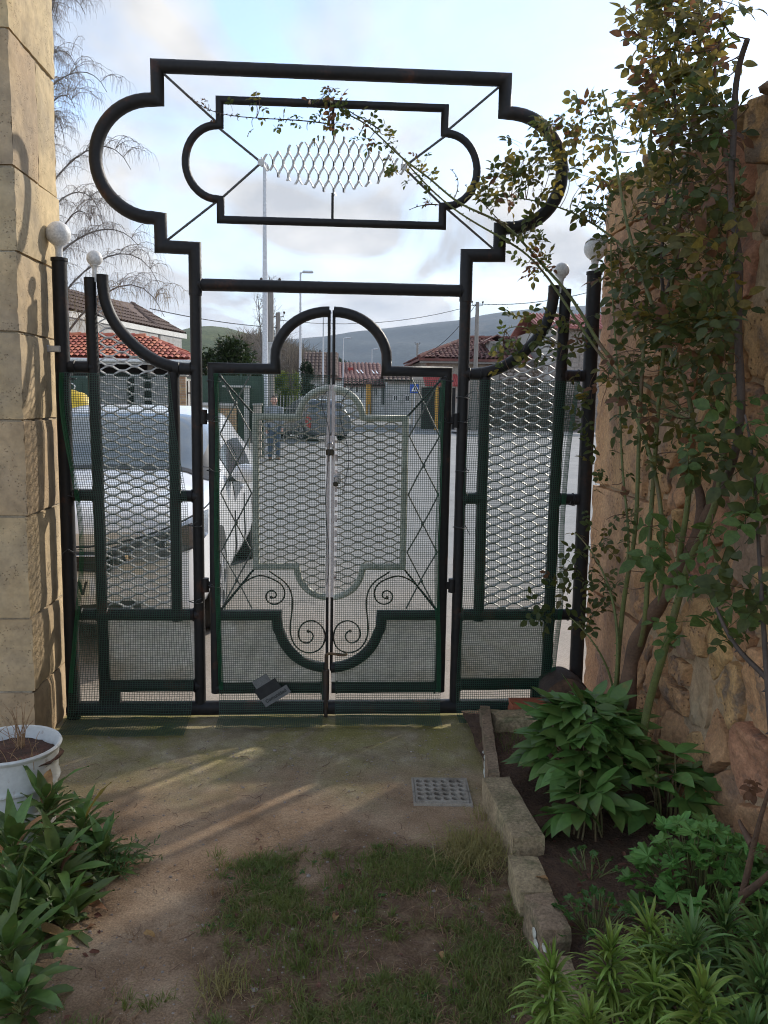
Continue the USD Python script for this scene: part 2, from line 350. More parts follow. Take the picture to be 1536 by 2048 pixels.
look('tan_brick', (0.44, 0.29, 0.16), (0.36, 0.22, 0.12), 8, rough=0.9, rand=0.2, bump=0.3)
look('mortar_pale', (0.42, 0.40, 0.36), (0.36, 0.34, 0.30), 8, rough=1.0)
look('cast_stone', (0.46, 0.44, 0.40), (0.38, 0.36, 0.32), 6, rough=0.9, bump=0.2)
look('masonry_stone', (0.44, 0.385, 0.32), (0.34, 0.29, 0.235), 1.2, rough=0.95, isl=0.25, bump=0.4)
look('drystone', (0.25, 0.215, 0.175), (0.19, 0.165, 0.13), 1.2, rough=0.95, isl=0.35, c3=(0.15, 0.145, 0.08), c3scale=0.6, bump=0.4)
look('tin_red', (0.36, 0.13, 0.10), (0.30, 0.10, 0.08), 0.8, rough=0.7, stretch=(1, 1, 1))
look('sign_blue', (0.02, 0.08, 0.38), (0.02, 0.08, 0.38), 3, rough=0.4)
look('sign_white', (0.8, 0.8, 0.8), (0.78, 0.78, 0.78), 3, rough=0.4)
look('sign_black', (0.02, 0.02, 0.02), (0.02, 0.02, 0.02), 3, rough=0.5)
look('car_white', (0.78, 0.78, 0.78), (0.76, 0.76, 0.765), 3, rough=0.3, coat=0.8, fine=0.02)
look('car_grey', (0.11, 0.115, 0.12), (0.10, 0.105, 0.11), 3, rough=0.3, coat=0.8, fine=0.02)
look('car_plastic', (0.025, 0.025, 0.027), (0.03, 0.03, 0.03), 20, rough=0.55)
look('lamp_housing', (0.50, 0.51, 0.52), (0.36, 0.37, 0.38), 14, rough=0.3, metal=0.2)
look('tyre', (0.02, 0.02, 0.02), (0.028, 0.026, 0.024), 20, rough=0.85)
look('alloy', (0.42, 0.42, 0.43), (0.36, 0.36, 0.37), 10, rough=0.3, metal=0.7)
look('chrome', (0.66, 0.64, 0.64), (0.6, 0.58, 0.58), 10, rough=0.12, metal=1.0)
look('lamp_red', (0.42, 0.01, 0.015), (0.36, 0.01, 0.012), 10, rough=0.2, coat=0.6)
look('plate_white', (0.78, 0.77, 0.70), (0.76, 0.75, 0.68), 10, rough=0.4)
look('skin', (0.52, 0.30, 0.22), (0.46, 0.26, 0.19), 10, rough=0.6)
look('jacket_grey', (0.26, 0.27, 0.28), (0.21, 0.22, 0.23), 10, rough=0.9)
look('jeans_blue', (0.075, 0.10, 0.14), (0.06, 0.08, 0.11), 10, rough=0.9)
look('hair_brown', (0.09, 0.05, 0.03), (0.07, 0.04, 0.025), 30, rough=0.7)
look('shoe_brown', (0.16, 0.08, 0.04), (0.12, 0.06, 0.03), 30, rough=0.7)
def pane_look(name, tint, rough=0.03):
    n = {'t': ('transparent_bsdf', {'color': tint}), 'g': ('glossy_bsdf', {'color': (1, 1, 1), 'roughness': rough}), 'fr': ('fresnel', {'IOR': 1.6}),
         'bo': ('math', {'math_type': 'multiply_add', 'value2': 1.0, 'value3': 0.10, 'use_clamp': True}), 'm': ('mix_closure', {})}
    M[name] = usdkit.material(stage, f'/World/Looks/{name}', n, [('fr.fac', 'bo.value1'), ('bo.value', 'm.fac'), ('t.BSDF', 'm.closure1'), ('g.BSDF', 'm.closure2')], surface='m.closure')
look('car_glass', (0.15, 0.17, 0.175), (0.12, 0.14, 0.145), 2, rough=0.06, coat=1.0, fine=0.03)
pane_look('headlamp_glass', (0.8, 0.82, 0.85))

# ================================================================ the setting beyond the gate
def sheet(x0, x1, y0, y1, z, nx=1, ny=1, fz=None):
    X, Y = np.meshgrid(np.linspace(x0, x1, nx + 1), np.linspace(y0, y1, ny + 1)); Z = np.full_like(X, z) if fz is None else fz(X, Y) + z
    v = np.stack([X, Y, Z], -1).reshape(-1, 3); i, j = np.meshgrid(np.arange(ny), np.arange(nx), indexing='ij'); a = i * (nx + 1) + j
    return v, np.stack([a, a + 1, a + nx + 2, a + nx + 1], -1).reshape(-1, 4)
obj('ground', sheet(-9000, 9000, -60, 9000, -0.15), 'field', kind='structure')
def street_look():
    n = {'g': ('geometry', {}), 's': ('separate_xyz', {}), 'nw': ('noise_texture', {'scale': .7, 'detail': 6.0, 'roughness': .6}), 'nm': ('math', {'math_type': 'multiply_add', 'value2': 5.0, 'value3': -2.5}), 'ad': ('math', {'math_type': 'add'}), 'mr': ('map_range', {'from_min': .6, 'from_max': 4.5, 'to_min': 0.0, 'to_max': 1.0, 'clamp': True}),
         'n1': ('noise_texture', {'scale': 1.6, 'detail': 8.0, 'roughness': .65}), 'c1': ('rgb_ramp', {'ramp': [(.3, (.27, .225, .18)), (.7, (.38, .325, .27))]}), 'n2': ('noise_texture', {'scale': .8, 'detail': 9.0, 'roughness': .7}), 'c2': ('rgb_ramp', {'ramp': [(.3, (.21, .21, .203)), (.5, (.255, .252, .243)), (.7, (.31, .303, .288))]}), 'mx': ('mix', {}),
         'v': ('voronoi_texture', {'feature': 'distance_to_edge', 'scale': .45}), 'vn': ('noise_texture', {'scale': 3.0, 'detail': 4.0}), 'va': ('vector_math', {'math_type': 'add'}), 'vr': ('rgb_ramp', {'ramp': [(.0, (.55, .55, .55)), (.012, (1, 1, 1))]}), 'mk': ('mix', {'mix_type': 'multiply', 'fac': .8}),
         'nf': ('noise_texture', {'scale': 120.0, 'detail': 3.0, 'roughness': .75}), 'fr': ('rgb_ramp', {'ramp': [(.3, (.7, .7, .7)), (.7, (1.28, 1.28, 1.28))]}), 'mf': ('mix', {'mix_type': 'multiply', 'fac': 1.0}), 'b': ('bump', {'strength': .5, 'distance': .008}), 'p': ('principled_bsdf', {'roughness': .9})}
    l = [('g.position', 's.vector')] + [('g.position', f'{k}.vector') for k in ('nw', 'n1', 'n2', 'nf', 'vn')] + [('g.position', 'va.vector1'), ('vn.color', 'va.vector2'), ('va.vector', 'v.vector'), ('nw.fac', 'nm.value1'), ('s.y', 'ad.value1'), ('nm.value', 'ad.value2'), ('ad.value', 'mr.value'), ('n1.fac', 'c1.fac'), ('n2.fac', 'c2.fac'), ('mr.result', 'mx.fac'), ('c1.color', 'mx.color1'), ('c2.color', 'mx.color2'),
         ('v.distance', 'vr.fac'), ('mx.color', 'mk.color1'), ('vr.color', 'mk.color2'), ('nf.fac', 'fr.fac'), ('mk.color', 'mf.color1'), ('fr.color', 'mf.color2'), ('mf.color', 'p.base_color'), ('nf.fac', 'b.height'), ('b.normal', 'p.normal')]
    M['street'] = usdkit.material(stage, '/World/Looks/street', n, l, surface='p.BSDF')
street_look()
obj('road', sheet(-14, 16, 0.05, 180, 0.004), 'street', kind='structure')
kb = MB(); x = 6.2
while x < 24:
    kb.box((x, 37.0, 0), (x + 0.985, 37.2, 0.13), 0.02); x += 1.0
obj('kerb', kb, 'cast_stone', kind='structure')
obj('pavement', sheet(6.2, 24, 37.2, 41, 0.11), 'pavement_concrete', kind='structure')

def ridge(name, prof, Y, depth, mat, foot, n=160, rows=18, seed=0, amp=0.05):
    """terrain whose skyline runs through the photographed ridge points, rising from its foot"""
    prof = np.array(prof, float); px = np.linspace(prof[0, 0], prof[-1, 0], n); py = np.interp(px, prof[:, 0], prof[:, 1])
    top = np.array([at(a, b, Y) for a, b in zip(px, py)])
    V = []
    for k in range(rows + 1):
        s = k / rows
        g = top.copy(); g[:, 1] = Y - depth * (1 - s)
        g[:, 0] = top[:, 0] * (0.72 + 0.28 * s) if depth > 500 else top[:, 0]
        h = (1 - math.cos(PI * s)) / 2
        w = meshkit.fbm(np.stack([g[:, 0], g[:, 1], np.zeros(n)], 1) / (depth * 0.12) + seed, 5, seed) - 0.5
        g[:, 2] = -1 + (top[:, 2] + 1) * h + w * amp * top[:, 2].max() * math.sin(PI * s) * 2
        if k == rows: g[:, 2] += (meshkit.fbm(np.stack([px / 6, px * 0, px * 0], 1) + seed, 4, seed) - 0.5) * 0.02 * top[:, 2].max()
        V.append(g)
    back = top.copy(); back[:, 1] += depth * 0.6; back[:, 2] = -1; V.append(back)
    V = np.array(V).reshape(-1, 3); i, j = np.meshgrid(np.arange(rows + 1), np.arange(n - 1), indexing='ij'); a = i * n + j
    return obj(name, (V, np.stack([a, a + 1, a + n + 1, a + n], -1).reshape(-1, 4)), mat, smooth=True, kind='structure')
ridge('mountain', [(-700, 690), (-300, 676), (100, 690), (400, 694), (560, 684), (600, 681), (650, 677), (700, 668), (760, 660), (820, 654), (919, 645), (968, 634), (1018, 627), (1092, 621), (1180, 617), (1400, 600), (1800, 585), (2400, 610), (3000, 660)], 4200, 2200, 'mountain', 0, n=240, rows=26, seed=3, amp=0.05)
ridge('hills', [(-900, 700), (-300, 690), (100, 684), (250, 690), (340, 676), (390, 659), (430, 655), (460, 659), (500, 670), (530, 681), (580, 700), (640, 722), (700, 742), (800, 762), (900, 770), (1200, 775)], 900, 420, 'green_hill', 0, seed=8, amp=0.07)

# ---- woods far off: sticks and small conifers that read as one mass
rng = np.random.default_rng(5)
def stick(p, d, r):
    d = np.asarray(d, float); q = p + d; s = unit(np.cross(d, [0.3, 0.8, 0.1])) * r; b = unit(np.cross(d, s)) * r
    v = np.array([p + s, p - s / 2 + b, p - s / 2 - b, q + s * .3, q - s * .15 + b * .3, q - s * .15 - b * .3])
    return v, np.array([(0, 1, 4), (0, 4, 3), (1, 2, 5), (1, 5, 4), (2, 0, 3), (2, 3, 5)])
mb = MB()
for k in range(900):
    px = rng.uniform(440, 640); Y = rng.uniform(88, 120); top = np.interp(px, [440, 480, 520, 560, 600, 640], [690, 668, 664, 676, 692, 712]) + abs(rng.normal(0, 12))
    p = at(px, top, Y); h = p[2]; b = np.array([p[0], Y, -0.1]); mb.add(*stick(b, [rng.normal(0, .2), 0, h], 0.07))
    for _ in range(9):
        s = rng.uniform(.25, 1); mb.add(*stick(b + [0, 0, h * s], [rng.normal(0, .8), rng.normal(0, .5), rng.uniform(.3, 1.5)], 0.03))
obj('bare_woodland', mb, 'brush', label='mass of bare brown trees below the green hill, far behind the lamp posts', cat='woodland', kind='stuff')
mb = MB()
for k in range(260):
    px = rng.uniform(590, 790); Y = rng.uniform(230, 270); p = at(px, np.interp(px, [590, 620, 660, 700, 790], [704, 699, 708, 722, 742]) + abs(rng.normal(0, 6)), Y)
    hh = rng.uniform(4, 7); c = np.array([p[0], Y, 0])
    for q in range(3):
        z0 = p[2] - hh + q * hh * .3; t = trimesh.creation.cone(1.2 * (1 - .22 * q), hh * .45, sections=5); mb.add(t.vertices + [c[0], c[1], z0], t.faces)
    mb.add(*stick(c, [0, 0, max(p[2] - hh, .5)], .15))
obj('pine_wood', mb, 'conifer_dark', label='dark pine wood along the foot of the mountain beyond the roofs', cat='wood', kind='stuff')

# ---- trees
def grow(mb, p, d, L, r, depth, rng, droop, leafs, spread, twig_r=0.004):
    n = 5; P = [np.array(p)]; d = unit(d)
    for k in range(n):
        d = unit(d + rng.normal(0, 0.10, 3) + np.array([0, 0, -droop * (1 if depth < 2 else 0.25)])); P.append(P[-1] + d * L / n)
    mb.add(*tube(P, np.linspace(r, r * 0.55, n + 1), 5 if depth > 1 else 3, False))
    if depth == 0: return
    for k in range(spread if depth > 1 else leafs):
        s = rng.uniform(0.25, 1.0); i = min(int(s * n), n - 1); q = P[i] + (P[i + 1] - P[i]) * (s * n - i)
        a = rng.uniform(0, 2 * PI); t = unit(P[i + 1] - P[i]); e = unit(np.cross(t, [math.cos(a), math.sin(a), 0.3]))
        grow(mb, q, unit(t * rng.uniform(.5, 1.0) + e * rng.uniform(.5, .95)), L * rng.uniform(.42, .68), r * 0.5, depth - 1, rng, droop, leafs, spread, twig_r)
def weeping_birch(base, H, R, seed, label):
    """white-grey trunk, rising limbs, and curtains of hanging twigs"""
    rng = np.random.default_rng(seed); t = thing('birch_tree', label, 'tree', base)
    tr = spline([base, base + [0.15, 0, H * .3], base + [-.1, .1, H * .65], base + [.1, 0, H * .97]], 24)
    obj('trunk', tube(tr, np.linspace(.24, .03, 24), 9), 'bark_grey', t, smooth=True)
    tw, cat = MB(), MB()
    for k in range(34):
        s = 0.13 + 0.85 * (k / 33) ** .9; p = tr[int(s * 23)]; a = k * 2.4 + rng.normal(0, .3); reach = R * (1.08 - s * .75) * rng.uniform(.75, 1.1)
        up = H * (.24 - .10 * s) * rng.uniform(.6, 1.1); e = np.array([math.cos(a), math.sin(a), 0])
        P = spline([p, p + e * reach * .4 + [0, 0, up * .8], p + e * reach * .75 + [0, 0, up], p + e * reach * 1.0 + [0, 0, up * .72]], 14)
        obj('limb', tube(P, np.linspace(.075 * (1.1 - s * .7), .012, 14), 6), 'bark_grey', t, smooth=True)
        for q in range(22):
            u = rng.uniform(.25, 1); o = P[int(u * 13)]; b = a + rng.normal(0, .8); l = rng.uniform(.6, 1.7)
            e2 = np.array([math.cos(b), math.sin(b), 0]); B = spline([o, o + e2 * l * .5 + [0, 0, .35 * l], o + e2 * l + [0, 0, .15 * l]], 6)
            tw.add(*tube(B, np.linspace(.013, .006, 6), 3, False))
            for m in range(17):
                w = B[rng.integers(1, 6)]; hl = rng.uniform(.18, .58) * (1.5 if p[2] < H * .35 else 1.0); c = rng.uniform(0, 2 * PI); sw = np.array([math.cos(c), math.sin(c), 0]) * rng.uniform(.4, 1.15) * hl
                Q = np.array([w, w + sw * .5 + [0, 0, -.05 * hl], w + sw * .85 + [0, 0, -.45 * hl], w + sw + [0, 0, -hl]])
                low = w[2] < base[2] + H * .34 and rng.random() < .75
                (cat if low else tw).add(*tube(Q, np.array([.0042, .004, .0036, .003]) * (1.6 if low else 1), 3, False))
    tag(obj('crown', tw, 'birch_twig', t), kind='stuff')
    if cat.n: tag(obj('hanging_twigs', cat, 'catkin_twig', t), kind='stuff')
    return t
def bare_tree(px, ptop, Y, R, seed, label, mat='birch_twig', depth=3, name='bare_tree'):
    rng = np.random.default_rng(seed); p = at(px, ptop, Y); base = np.array([p[0], Y, 0.0]); H = p[2]; t = thing(name, label, 'tree', base)
    stems = MB(); tw = MB()
    for k in range(3):
        a = k * 2.1 + seed; P = spline([base + [math.cos(a) * .15, math.sin(a) * .15, 0], base + [math.cos(a) * R * .15, math.sin(a) * R * .15, H * .4], base + [math.cos(a) * R * .3, math.sin(a) * R * .3, H * rng.uniform(.85, 1)]], 16)
        stems.add(*tube(P, np.linspace(.13, .02, 16) * H / 11, 6))
        for q in range(22):
            s = rng.uniform(.3, 1); o = P[int(s * 15)]; b = rng.uniform(0, 2 * PI)
            grow(tw, o, [math.cos(b) * .6, math.sin(b) * .6, 1.0], R * (1.1 - s * .6) * rng.uniform(.6, 1), .025 * H / 11, 2, rng, 0.02, 4, 4)
    obj('trunk', stems, 'bark_grey', t, smooth=True); obj('crown', tw, mat, t)
    return t
bb = at(78, 799, 33); bb[2] = 0
weeping_birch(np.array([bb[0], 33.0, 0]), 18.5, 6.0, 4, 'tall weeping birch with bare hanging twigs, rising behind the left stone pier')
bare_tree(533, 548, 72, 2.6, 3, 'slender bare birch with upright twigs right behind the nearest lamp post')
bare_tree(636, 752, 44, 1.5, 9, 'small leafless shrub tree in front of the grey gabled house', 'brush')
bare_tree(1072, 712, 43, 1.2, 12, 'thin rusty brown leafless tree by the ruined stone wall', 'rust_iron')

def bush(name, px, py, Y, rx, rz, n, size, mat, label, seed, cat='shrub', cone=0.0, stem='bark_grey'):
    rng = np.random.default_rng(seed); c = at(px, py, Y); t = thing(name, label, cat, (c[0], Y, 0))
    top = c[2] + rz; sm = MB()
    for k in range(5): sm.tube(spline([[c[0] + rng.normal(0, .05), Y, -0.05], [c[0] + rng.normal(0, rx * .3), Y + rng.normal(0, rx * .2), top * .5], [c[0] + rng.normal(0, rx * .5), Y + rng.normal(0, rx * .3), top * .85]], 6), np.linspace(.05, .015, 6), 5)
    obj('stem', sm, stem, t)
    mb = MB()
    cl = [(rng.normal(0, .55), rng.normal(0, .55), rng.uniform(-1, 1)) for _ in range(26)]
    for k in range(n):
        q = np.array(cl[rng.integers(26)]); m = np.linalg.norm(q); q = q / max(m, 1) * .82; o = q + unit(rng.normal(0, 1, 3)) * rng.uniform(.1, .36)
        if np.linalg.norm(o) > 1.08: continue
        sc = 1 - cone * (o[2] + 1) / 2
        p = np.array([c[0] + o[0] * rx * sc, Y + o[1] * rx * .8 * sc, max(c[2] + o[2] * rz, .05)])
        d = unit(np.array([o[0], o[1], .5]) + rng.normal(0, .5, 3)); mb.add(*leaf(p, d, [rng.normal(0, .4), rng.normal(0, .4), 1], size * rng.uniform(.7, 1.3), size * .45, .5, .2, 2, 'lance'))
    obj('foliage', mb, mat, t)
bush('laurel_bush', 458, 735, 26, 1.05, 0.98, 3200, .17, 'laurel_leaf', 'dark green evergreen bush behind the garden fence, left of the nearest lamp post', 21)
bush('hedge', 415, 745, 27, .6, .75, 1300, .15, 'laurel_leaf', 'dark low hedge left of the evergreen bush, behind the gate post', 22)
bush('hedge', 505, 760, 27, .62, .62, 1300, .15, 'laurel_leaf', 'dark low hedge between the evergreen bush and the nearest lamp post', 23)
bush('conifer_hedge', 573, 784, 31, .62, 1.0, 2600, .13, 'lime_leaf', 'bright lime green conifer hedge behind the parked grey car', 24)
bush('conifer_tree', 612, 765, 34, .45, 1.0, 1700, .15, 'conifer_dark', 'narrow dark conifer beside the second lamp post', 25, cat='tree', cone=.5)
bush('garden_shrub', 1040, 800, 38.5, 1.3, .55, 900, .16, 'brush', 'dry brown shrub growing against the dry stone wall', 26)

# ---- lamp posts and poles
def lamp_post(X, Y, H, label, r0=.085, arm=1.0):
    t = thing('lamp_post', label, 'lamp post', (X, Y, 0), group='white lamp posts along the street')
    obj('pole', lathe([(r0 * 1.5, 0), (r0 * 1.5, .25), (r0, .28), (r0 * .5, H), (0.001, H)], (X, Y, 0), 14), 'galvanised', t, smooth=40)
    b = MB(); b.tube([[X, Y, H - .06], [X + arm * .5, Y - .1, H], [X + arm, Y - .2, H + .02]] if arm else [[X, Y, H - .06], [X, Y + .3, H]], .03, 6); obj('arm', b, 'galvanised', t)
    b = MB(); b.box((X + arm - .1, Y - .32, H - .05), (X + arm + .45, Y - .1, H + .06), .04) if arm else b.box((X - .08, Y + .2, H - .05), (X + .08, Y + .75, H + .05), .04); obj('lamp_head', b, 'galvanised', t)
for k, (px, py, Y, lab, arm) in enumerate([(529.5, 325, 20, 'tall white lamp post nearest the gate, its top level with the ornament', .0), (601, 545, 40, 'second white lamp post from the gate, its arm above the cross bar', .2), (647, 626, 60, 'third white lamp post, seen through the middle of the gate arch', .2), (687, 676, 84, 'fourth white lamp post, in the right half of the gate arch', .3), (744, 698, 104, 'farthest white lamp post, against the mountain', .3)]):
    q = at(px, py, Y); lamp_post(q[0], Y, q[2], lab, .095 if k == 0 else .085, arm)
def pole(px, py, Y, r, label, mat='old_wood', box_px=None):
    q = at(px, py, Y); t = thing('utility_pole', label, 'pole', (q[0], Y, 0))
    obj('shaft', lathe([(r * 1.15, -.05), (r, q[2] * .5), (r * .8, q[2]), (.001, q[2] + .01)], (q[0], Y, 0), 10), mat, t, smooth=40)
    b = MB()
    for s in (-1, 1): b.tube([[q[0], Y, q[2] - .2], [q[0] + s * .25, Y, q[2] - .18], [q[0] + s * .28, Y, q[2] - .05]], .018, 5); b.add(*blob((q[0] + s * .28, Y, q[2]), (.05, .05, .07), k, 1, 0))
    obj('insulator', b, 'iron', t)
    if box_px:
        w = at(*box_px, Y - r); b = MB(); b.box(w - [.16, .2, .32], w + [.16, 0, .32], .02); obj('junction_box', b, 'render_grey', t)
    return q
pole(541, 560, 23, .11, 'weathered wooden pole with a grey box, close behind the nearest lamp post', box_px=(541, 706))
pole(556, 625, 36, .12, 'short wooden utility pole just right of the nearest lamp post')
PB = pole(955, 604, 40, .115, 'grey wooden utility pole with wires in front of the old tiled house')
pole(835, 686, 96, .14, 'far wooden pole left of the old tiled house')
pole(640, 700, 80, .09, 'thin dark pole behind the gate, between lamp posts', 'iron')
def wire(name, pts, sag, label, r=.012):
    P = [np.array(p) for p in pts]; s = np.linspace(0, 1, 20)[:, None]; c = P[0] * (1 - s) + P[1] * s; c[:, 2] -= sag * 4 * (s * (1 - s))[:, 0]
    b = MB(); b.tube(c, r, 5); obj(name, b, 'cable', label=label, cat='cable')
wire('overhead_wire', (at(300, 617, 30), at(556, 655, 36)), .12, 'overhead wire running left from the short wooden pole past the hipped house', .018)
wire('overhead_wire', (at(556, 640, 36), PB - [0, 0, .1]), .5, 'long overhead wire between the two wooden poles, under the cross bar', .014)
wire('overhead_wire', (PB + [.1, 0, -.1], at(1260, 560, 34)), .35, 'overhead wire leading right from the grey pole over the stone house', .018)
wire('overhead_wire', (PB + [-.1, 0, -.15], at(848, 710, 46)), .35, 'wire sloping down from the grey pole to the old tiled house', .016)

# ---- buildings
def poly3(mb, pts):
    pts = np.array(pts, float); f = [(0, i, i + 1) for i in range(1, len(pts) - 1)]; mb.add(pts, np.array(f)); return mb
def slab3(pts, th):
    """a roof plane of some thickness: the polygon pts and its copy th below"""
    pts = np.array(pts, float); n = len(pts); low = pts - [0, 0, th]; v = np.vstack([pts, low]); f = []
    for i in range(1, n - 1): f += [(0, i, i + 1), (n, n + i + 1, n + i)]
    for i in range(n): j = (i + 1) % n; f += [(i, n + i, n + j), (i, n + j, j)]
    t = trimesh.Trimesh(v, np.array(f), process=False); t.fix_normals(); return np.array(t.vertices), np.array(t.faces)
def tile_rows(mb, E0, E1, T0, T1, wcol, lrow, r=None, jitter=0.0, rng=None, part=None):
    """half-round tiles laid in columns from the eave E0-E1 up to T0-T1 (T1 may equal T0 on a hip); part(v, f) makes each its own mesh"""
    E0, E1, T0, T1 = map(np.array, (E0, E1, T0, T1)); rng = rng or np.random.default_rng(0)
    ex = unit(E1 - E0); W = np.linalg.norm(E1 - E0); nrm = unit(np.cross(E1 - E0, T0 - E0)); nrm *= np.sign(nrm[2])
    sl = (T0 - E0) - ex * ((T0 - E0) @ ex); S = np.linalg.norm(sl); us = sl / S; r = r or wcol * .5
    xa, xb = (T0 - E0) @ ex, (T1 - E0) @ ex
    ang = np.linspace(0, PI, 6)
    for row in range(int(S / lrow) + 1):
        s0, s1 = row * lrow - .03, min((row + 1) * lrow + .05, S)
        if s1 - s0 < lrow * .3: continue
        sm = min((s0 + s1) / 2 / S, 1); lo, hi = xa * sm, W + (xb - W) * sm
        for c in range(int(W / wcol) + 1):
            xc = (c + .5) * wcol
            if xc < lo or xc > hi: continue
            j = rng.normal(0, jitter, 3) if jitter else np.zeros(3); lift = .045 if True else 0
            ring = [(xc + j[0] - r * math.cos(a), r * .72 * math.sin(a)) for a in ang]
            v = [E0 + ex * x + us * (s0 + j[1]) + nrm * (h + lift) for x, h in ring] + [E0 + ex * (xc + j[0] + (x - xc - j[0]) * .88) + us * s1 + nrm * (h * .85 + .012) for x, h in ring]
            f = []
            for k in range(5): f += [(k, k + 1, k + 7), (k, k + 7, k + 6)]
            (part or mb.add)(np.array(v), np.array(f))
def window(parent, x0, x1, z0, z1, y, mat='render_white', pane='window_dark', th=.06):
    b = MB(); b.box((x0 - .06, y - th, z0 - .06), (x1 + .06, y + .02, z0)); b.box((x0 - .06, y - th, z1), (x1 + .06, y + .02, z1 + .06)); b.box((x0 - .06, y - th, z0), (x0, y + .02, z1)); b.box((x1, y - th, z0), (x1 + .06, y + .02, z1)); b.box(((x0 + x1) / 2 - .025, y - th * .6, z0), ((x0 + x1) / 2 + .025, y + .02, z1))
    w = obj('window', b, mat, parent); p = MB(); p.box((x0, y - .02, z0), (x1, y + .015, z1)); obj('pane', p, pane, w)

# low porch building with the bright red tiled roof
Y = 26.0; E1 = at(384, 719, Y); ez = E1[2]; E0 = np.array([at(60, 715, Y)[0], Y, ez]); R1 = at(302, 681, Y + 3.2); R1[2] += .1; R0 = np.array([E0[0], Y + 3.2, R1[2]]); B1 = np.array([E1[0], Y + 6.4, ez])
pb = thing('tiled_outbuilding', 'low grey outbuilding with bright red tiled hip roof behind the parked white car', 'building', (E1[0], Y, 0))
b = MB(); wx = E1[0] - .5; wz = ez - .62; f0 = Y + .5
W_ = lambda p: at(p, 760, f0)[0]
b.box((E0[0], f0, 0), (W_(253), f0 + .3, wz)); b.box((W_(268), f0 + .004, 0), (W_(286), f0 + .26, wz + .03)); b.box((W_(303), f0, 0), (wx - .02, f0 + .3, wz)); b.box((wx - .3, f0 + .3, 0), (wx, f0 + 5.5, wz)); b.box((E0[0], f0 + 5.2, 0), (wx, f0 + 5.5, wz))
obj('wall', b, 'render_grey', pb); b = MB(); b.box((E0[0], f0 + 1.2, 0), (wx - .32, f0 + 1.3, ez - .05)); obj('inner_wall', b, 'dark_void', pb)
for px in (140, 300, 378):
    b = MB(); b.box((W_(px) - .09, f0 + .05, wz), (W_(px) + .09, f0 + .25, ez - .02)); obj('beam_post', b, 'old_wood', pb)
rf = obj('roof', MB().add(*slab3([E0, E1, R1, R0], .08)).add(*slab3([E1, B1, R1], .08)).add(*slab3([B1, np.array([E0[0], Y + 6.4, ez]), R0, R1], .08)), 'red_tile', pb)
tile_rows(None, E0, E1, R0, R1, .2, .42, part=lambda v, f: obj('tile', (v, f), 'red_tile', rf, smooth=True))
tile_rows(None, E1, B1, R1, R1, .24, .5, part=lambda v, f: obj('tile', (v, f), 'red_tile', rf, smooth=True))
n_ = int((R1[0] - R0[0]) / .4)
for k in range(n_): obj('ridge_tile', tube([R0 + [k * .4, 0, .03], R0 + [k * .4 + .43, 0, .05]], np.array([.10, .12]), 8), 'red_tile', rf, smooth=True)
b = MB(); b.tube([E0 + [0, -.1, -.08], E1 + [.05, -.1, -.08]], .065, 8); obj('gutter', b, 'fascia_white', pb, smooth=True)
b = MB(); b.box((E0[0], Y - .02, ez - .2), (E1[0], Y + .04, ez - .1)); obj('fascia', b, 'fascia_white', pb)
b = MB(); x0, x1 = at(128, 780, 24)[0], at(176, 780, 24)[0]
b.box((x0 - 1.5, 24.0, 0), (x1, 24.9, at(150, 752, 24)[2]), .06); gs = thing('green_container', 'dark green metal container left of the outbuilding, behind the left gate post', 'container', (x1, 24, 0)); obj('body', b, 'dark_green_paint', gs)
for k in range(6): b = MB(); b.box((x1 - .25 - k * .35, 23.96, .2), (x1 - .18 - k * .35, 23.998, at(150, 752, 24)[2] - .2)); obj('rib', b, 'dark_green_paint', gs)
# yellow igloo container
q = at(143, 779, 16.5); yb = thing('recycling_container', 'yellow dome-topped recycling container behind the white car roof', 'container', (q[0], 16.5, 0)); top = q[2]
obj('body', lathe([(.5, .02), (.62, .1), (.64, .5), (.6, top * .62), (.5, top * .82), (.3, top * .95), (.02, top)], (q[0], 16.5, 0), 24), 'bin_yellow', yb, smooth=45)
obj('lifting_ring', tube([(q[0] + .08 * math.cos(a), 16.5, top + .06 + .08 * math.sin(a)) for a in np.linspace(0, 2 * PI, 14)], .015, 6), 'steel', yb)
obj('slot', MB().box((q[0] - .15, 15.93, top * .6), (q[0] + .15, 16.1, top * .68), .02), 'dark_void', yb)
# hipped brown-roofed house behind
C0, C1, C2 = at(196, 627, 37.5), at(316, 658, 43), at(371, 661, 46.5); A_, B_ = at(60, 562, 36), at(262, 606, 46); C0 = C1 + (A_ - B_) * 1.08; C0[2] = C1[2]; C2[2] = C1[2]
hh = thing('hipped_house', 'large house with brown hipped roof half hidden by the weeping birch', 'house', (C1[0], C1[1], 0))
hr = obj('roof', MB().add(*slab3([C0, C1, B_, A_], .18)).add(*slab3([C1, C2, B_], .18)), 'brown_tile', hh)
mt = MB(); tile_rows(mt, C0, C1, A_, B_, .32, .5); tile_rows(mt, C1, C2, B_, B_, .32, .5); tag(obj('roof_tiles', mt, 'brown_tile', hr, smooth=True), kind='stuff')
def wall_between(mb, a, b_, z1, th=.3, inset=None):
    a, b_ = np.array(a), np.array(b_); d = unit([*(b_ - a)[:2], 0]); n = np.array([d[1], -d[0], 0]); L = np.linalg.norm((b_ - a)[:2])
    R = np.stack([d, -n, [0, 0, 1]], 1); mb.obox([*((a + b_)[:2] / 2 - n[:2] * th / 2), z1 / 2], (L, th, z1), R)
ins = unit(np.array([*(C0 - C1)[:2], 0])) * .6 + unit(np.array([*(C2 - C1)[:2], 0])) * .55
D1 = C1 + ins; D0 = C0 + unit(np.array([*(C2 - C1)[:2], 0])) * .55; D2 = C2 + unit(np.array([*(C0 - C1)[:2], 0])) * .6
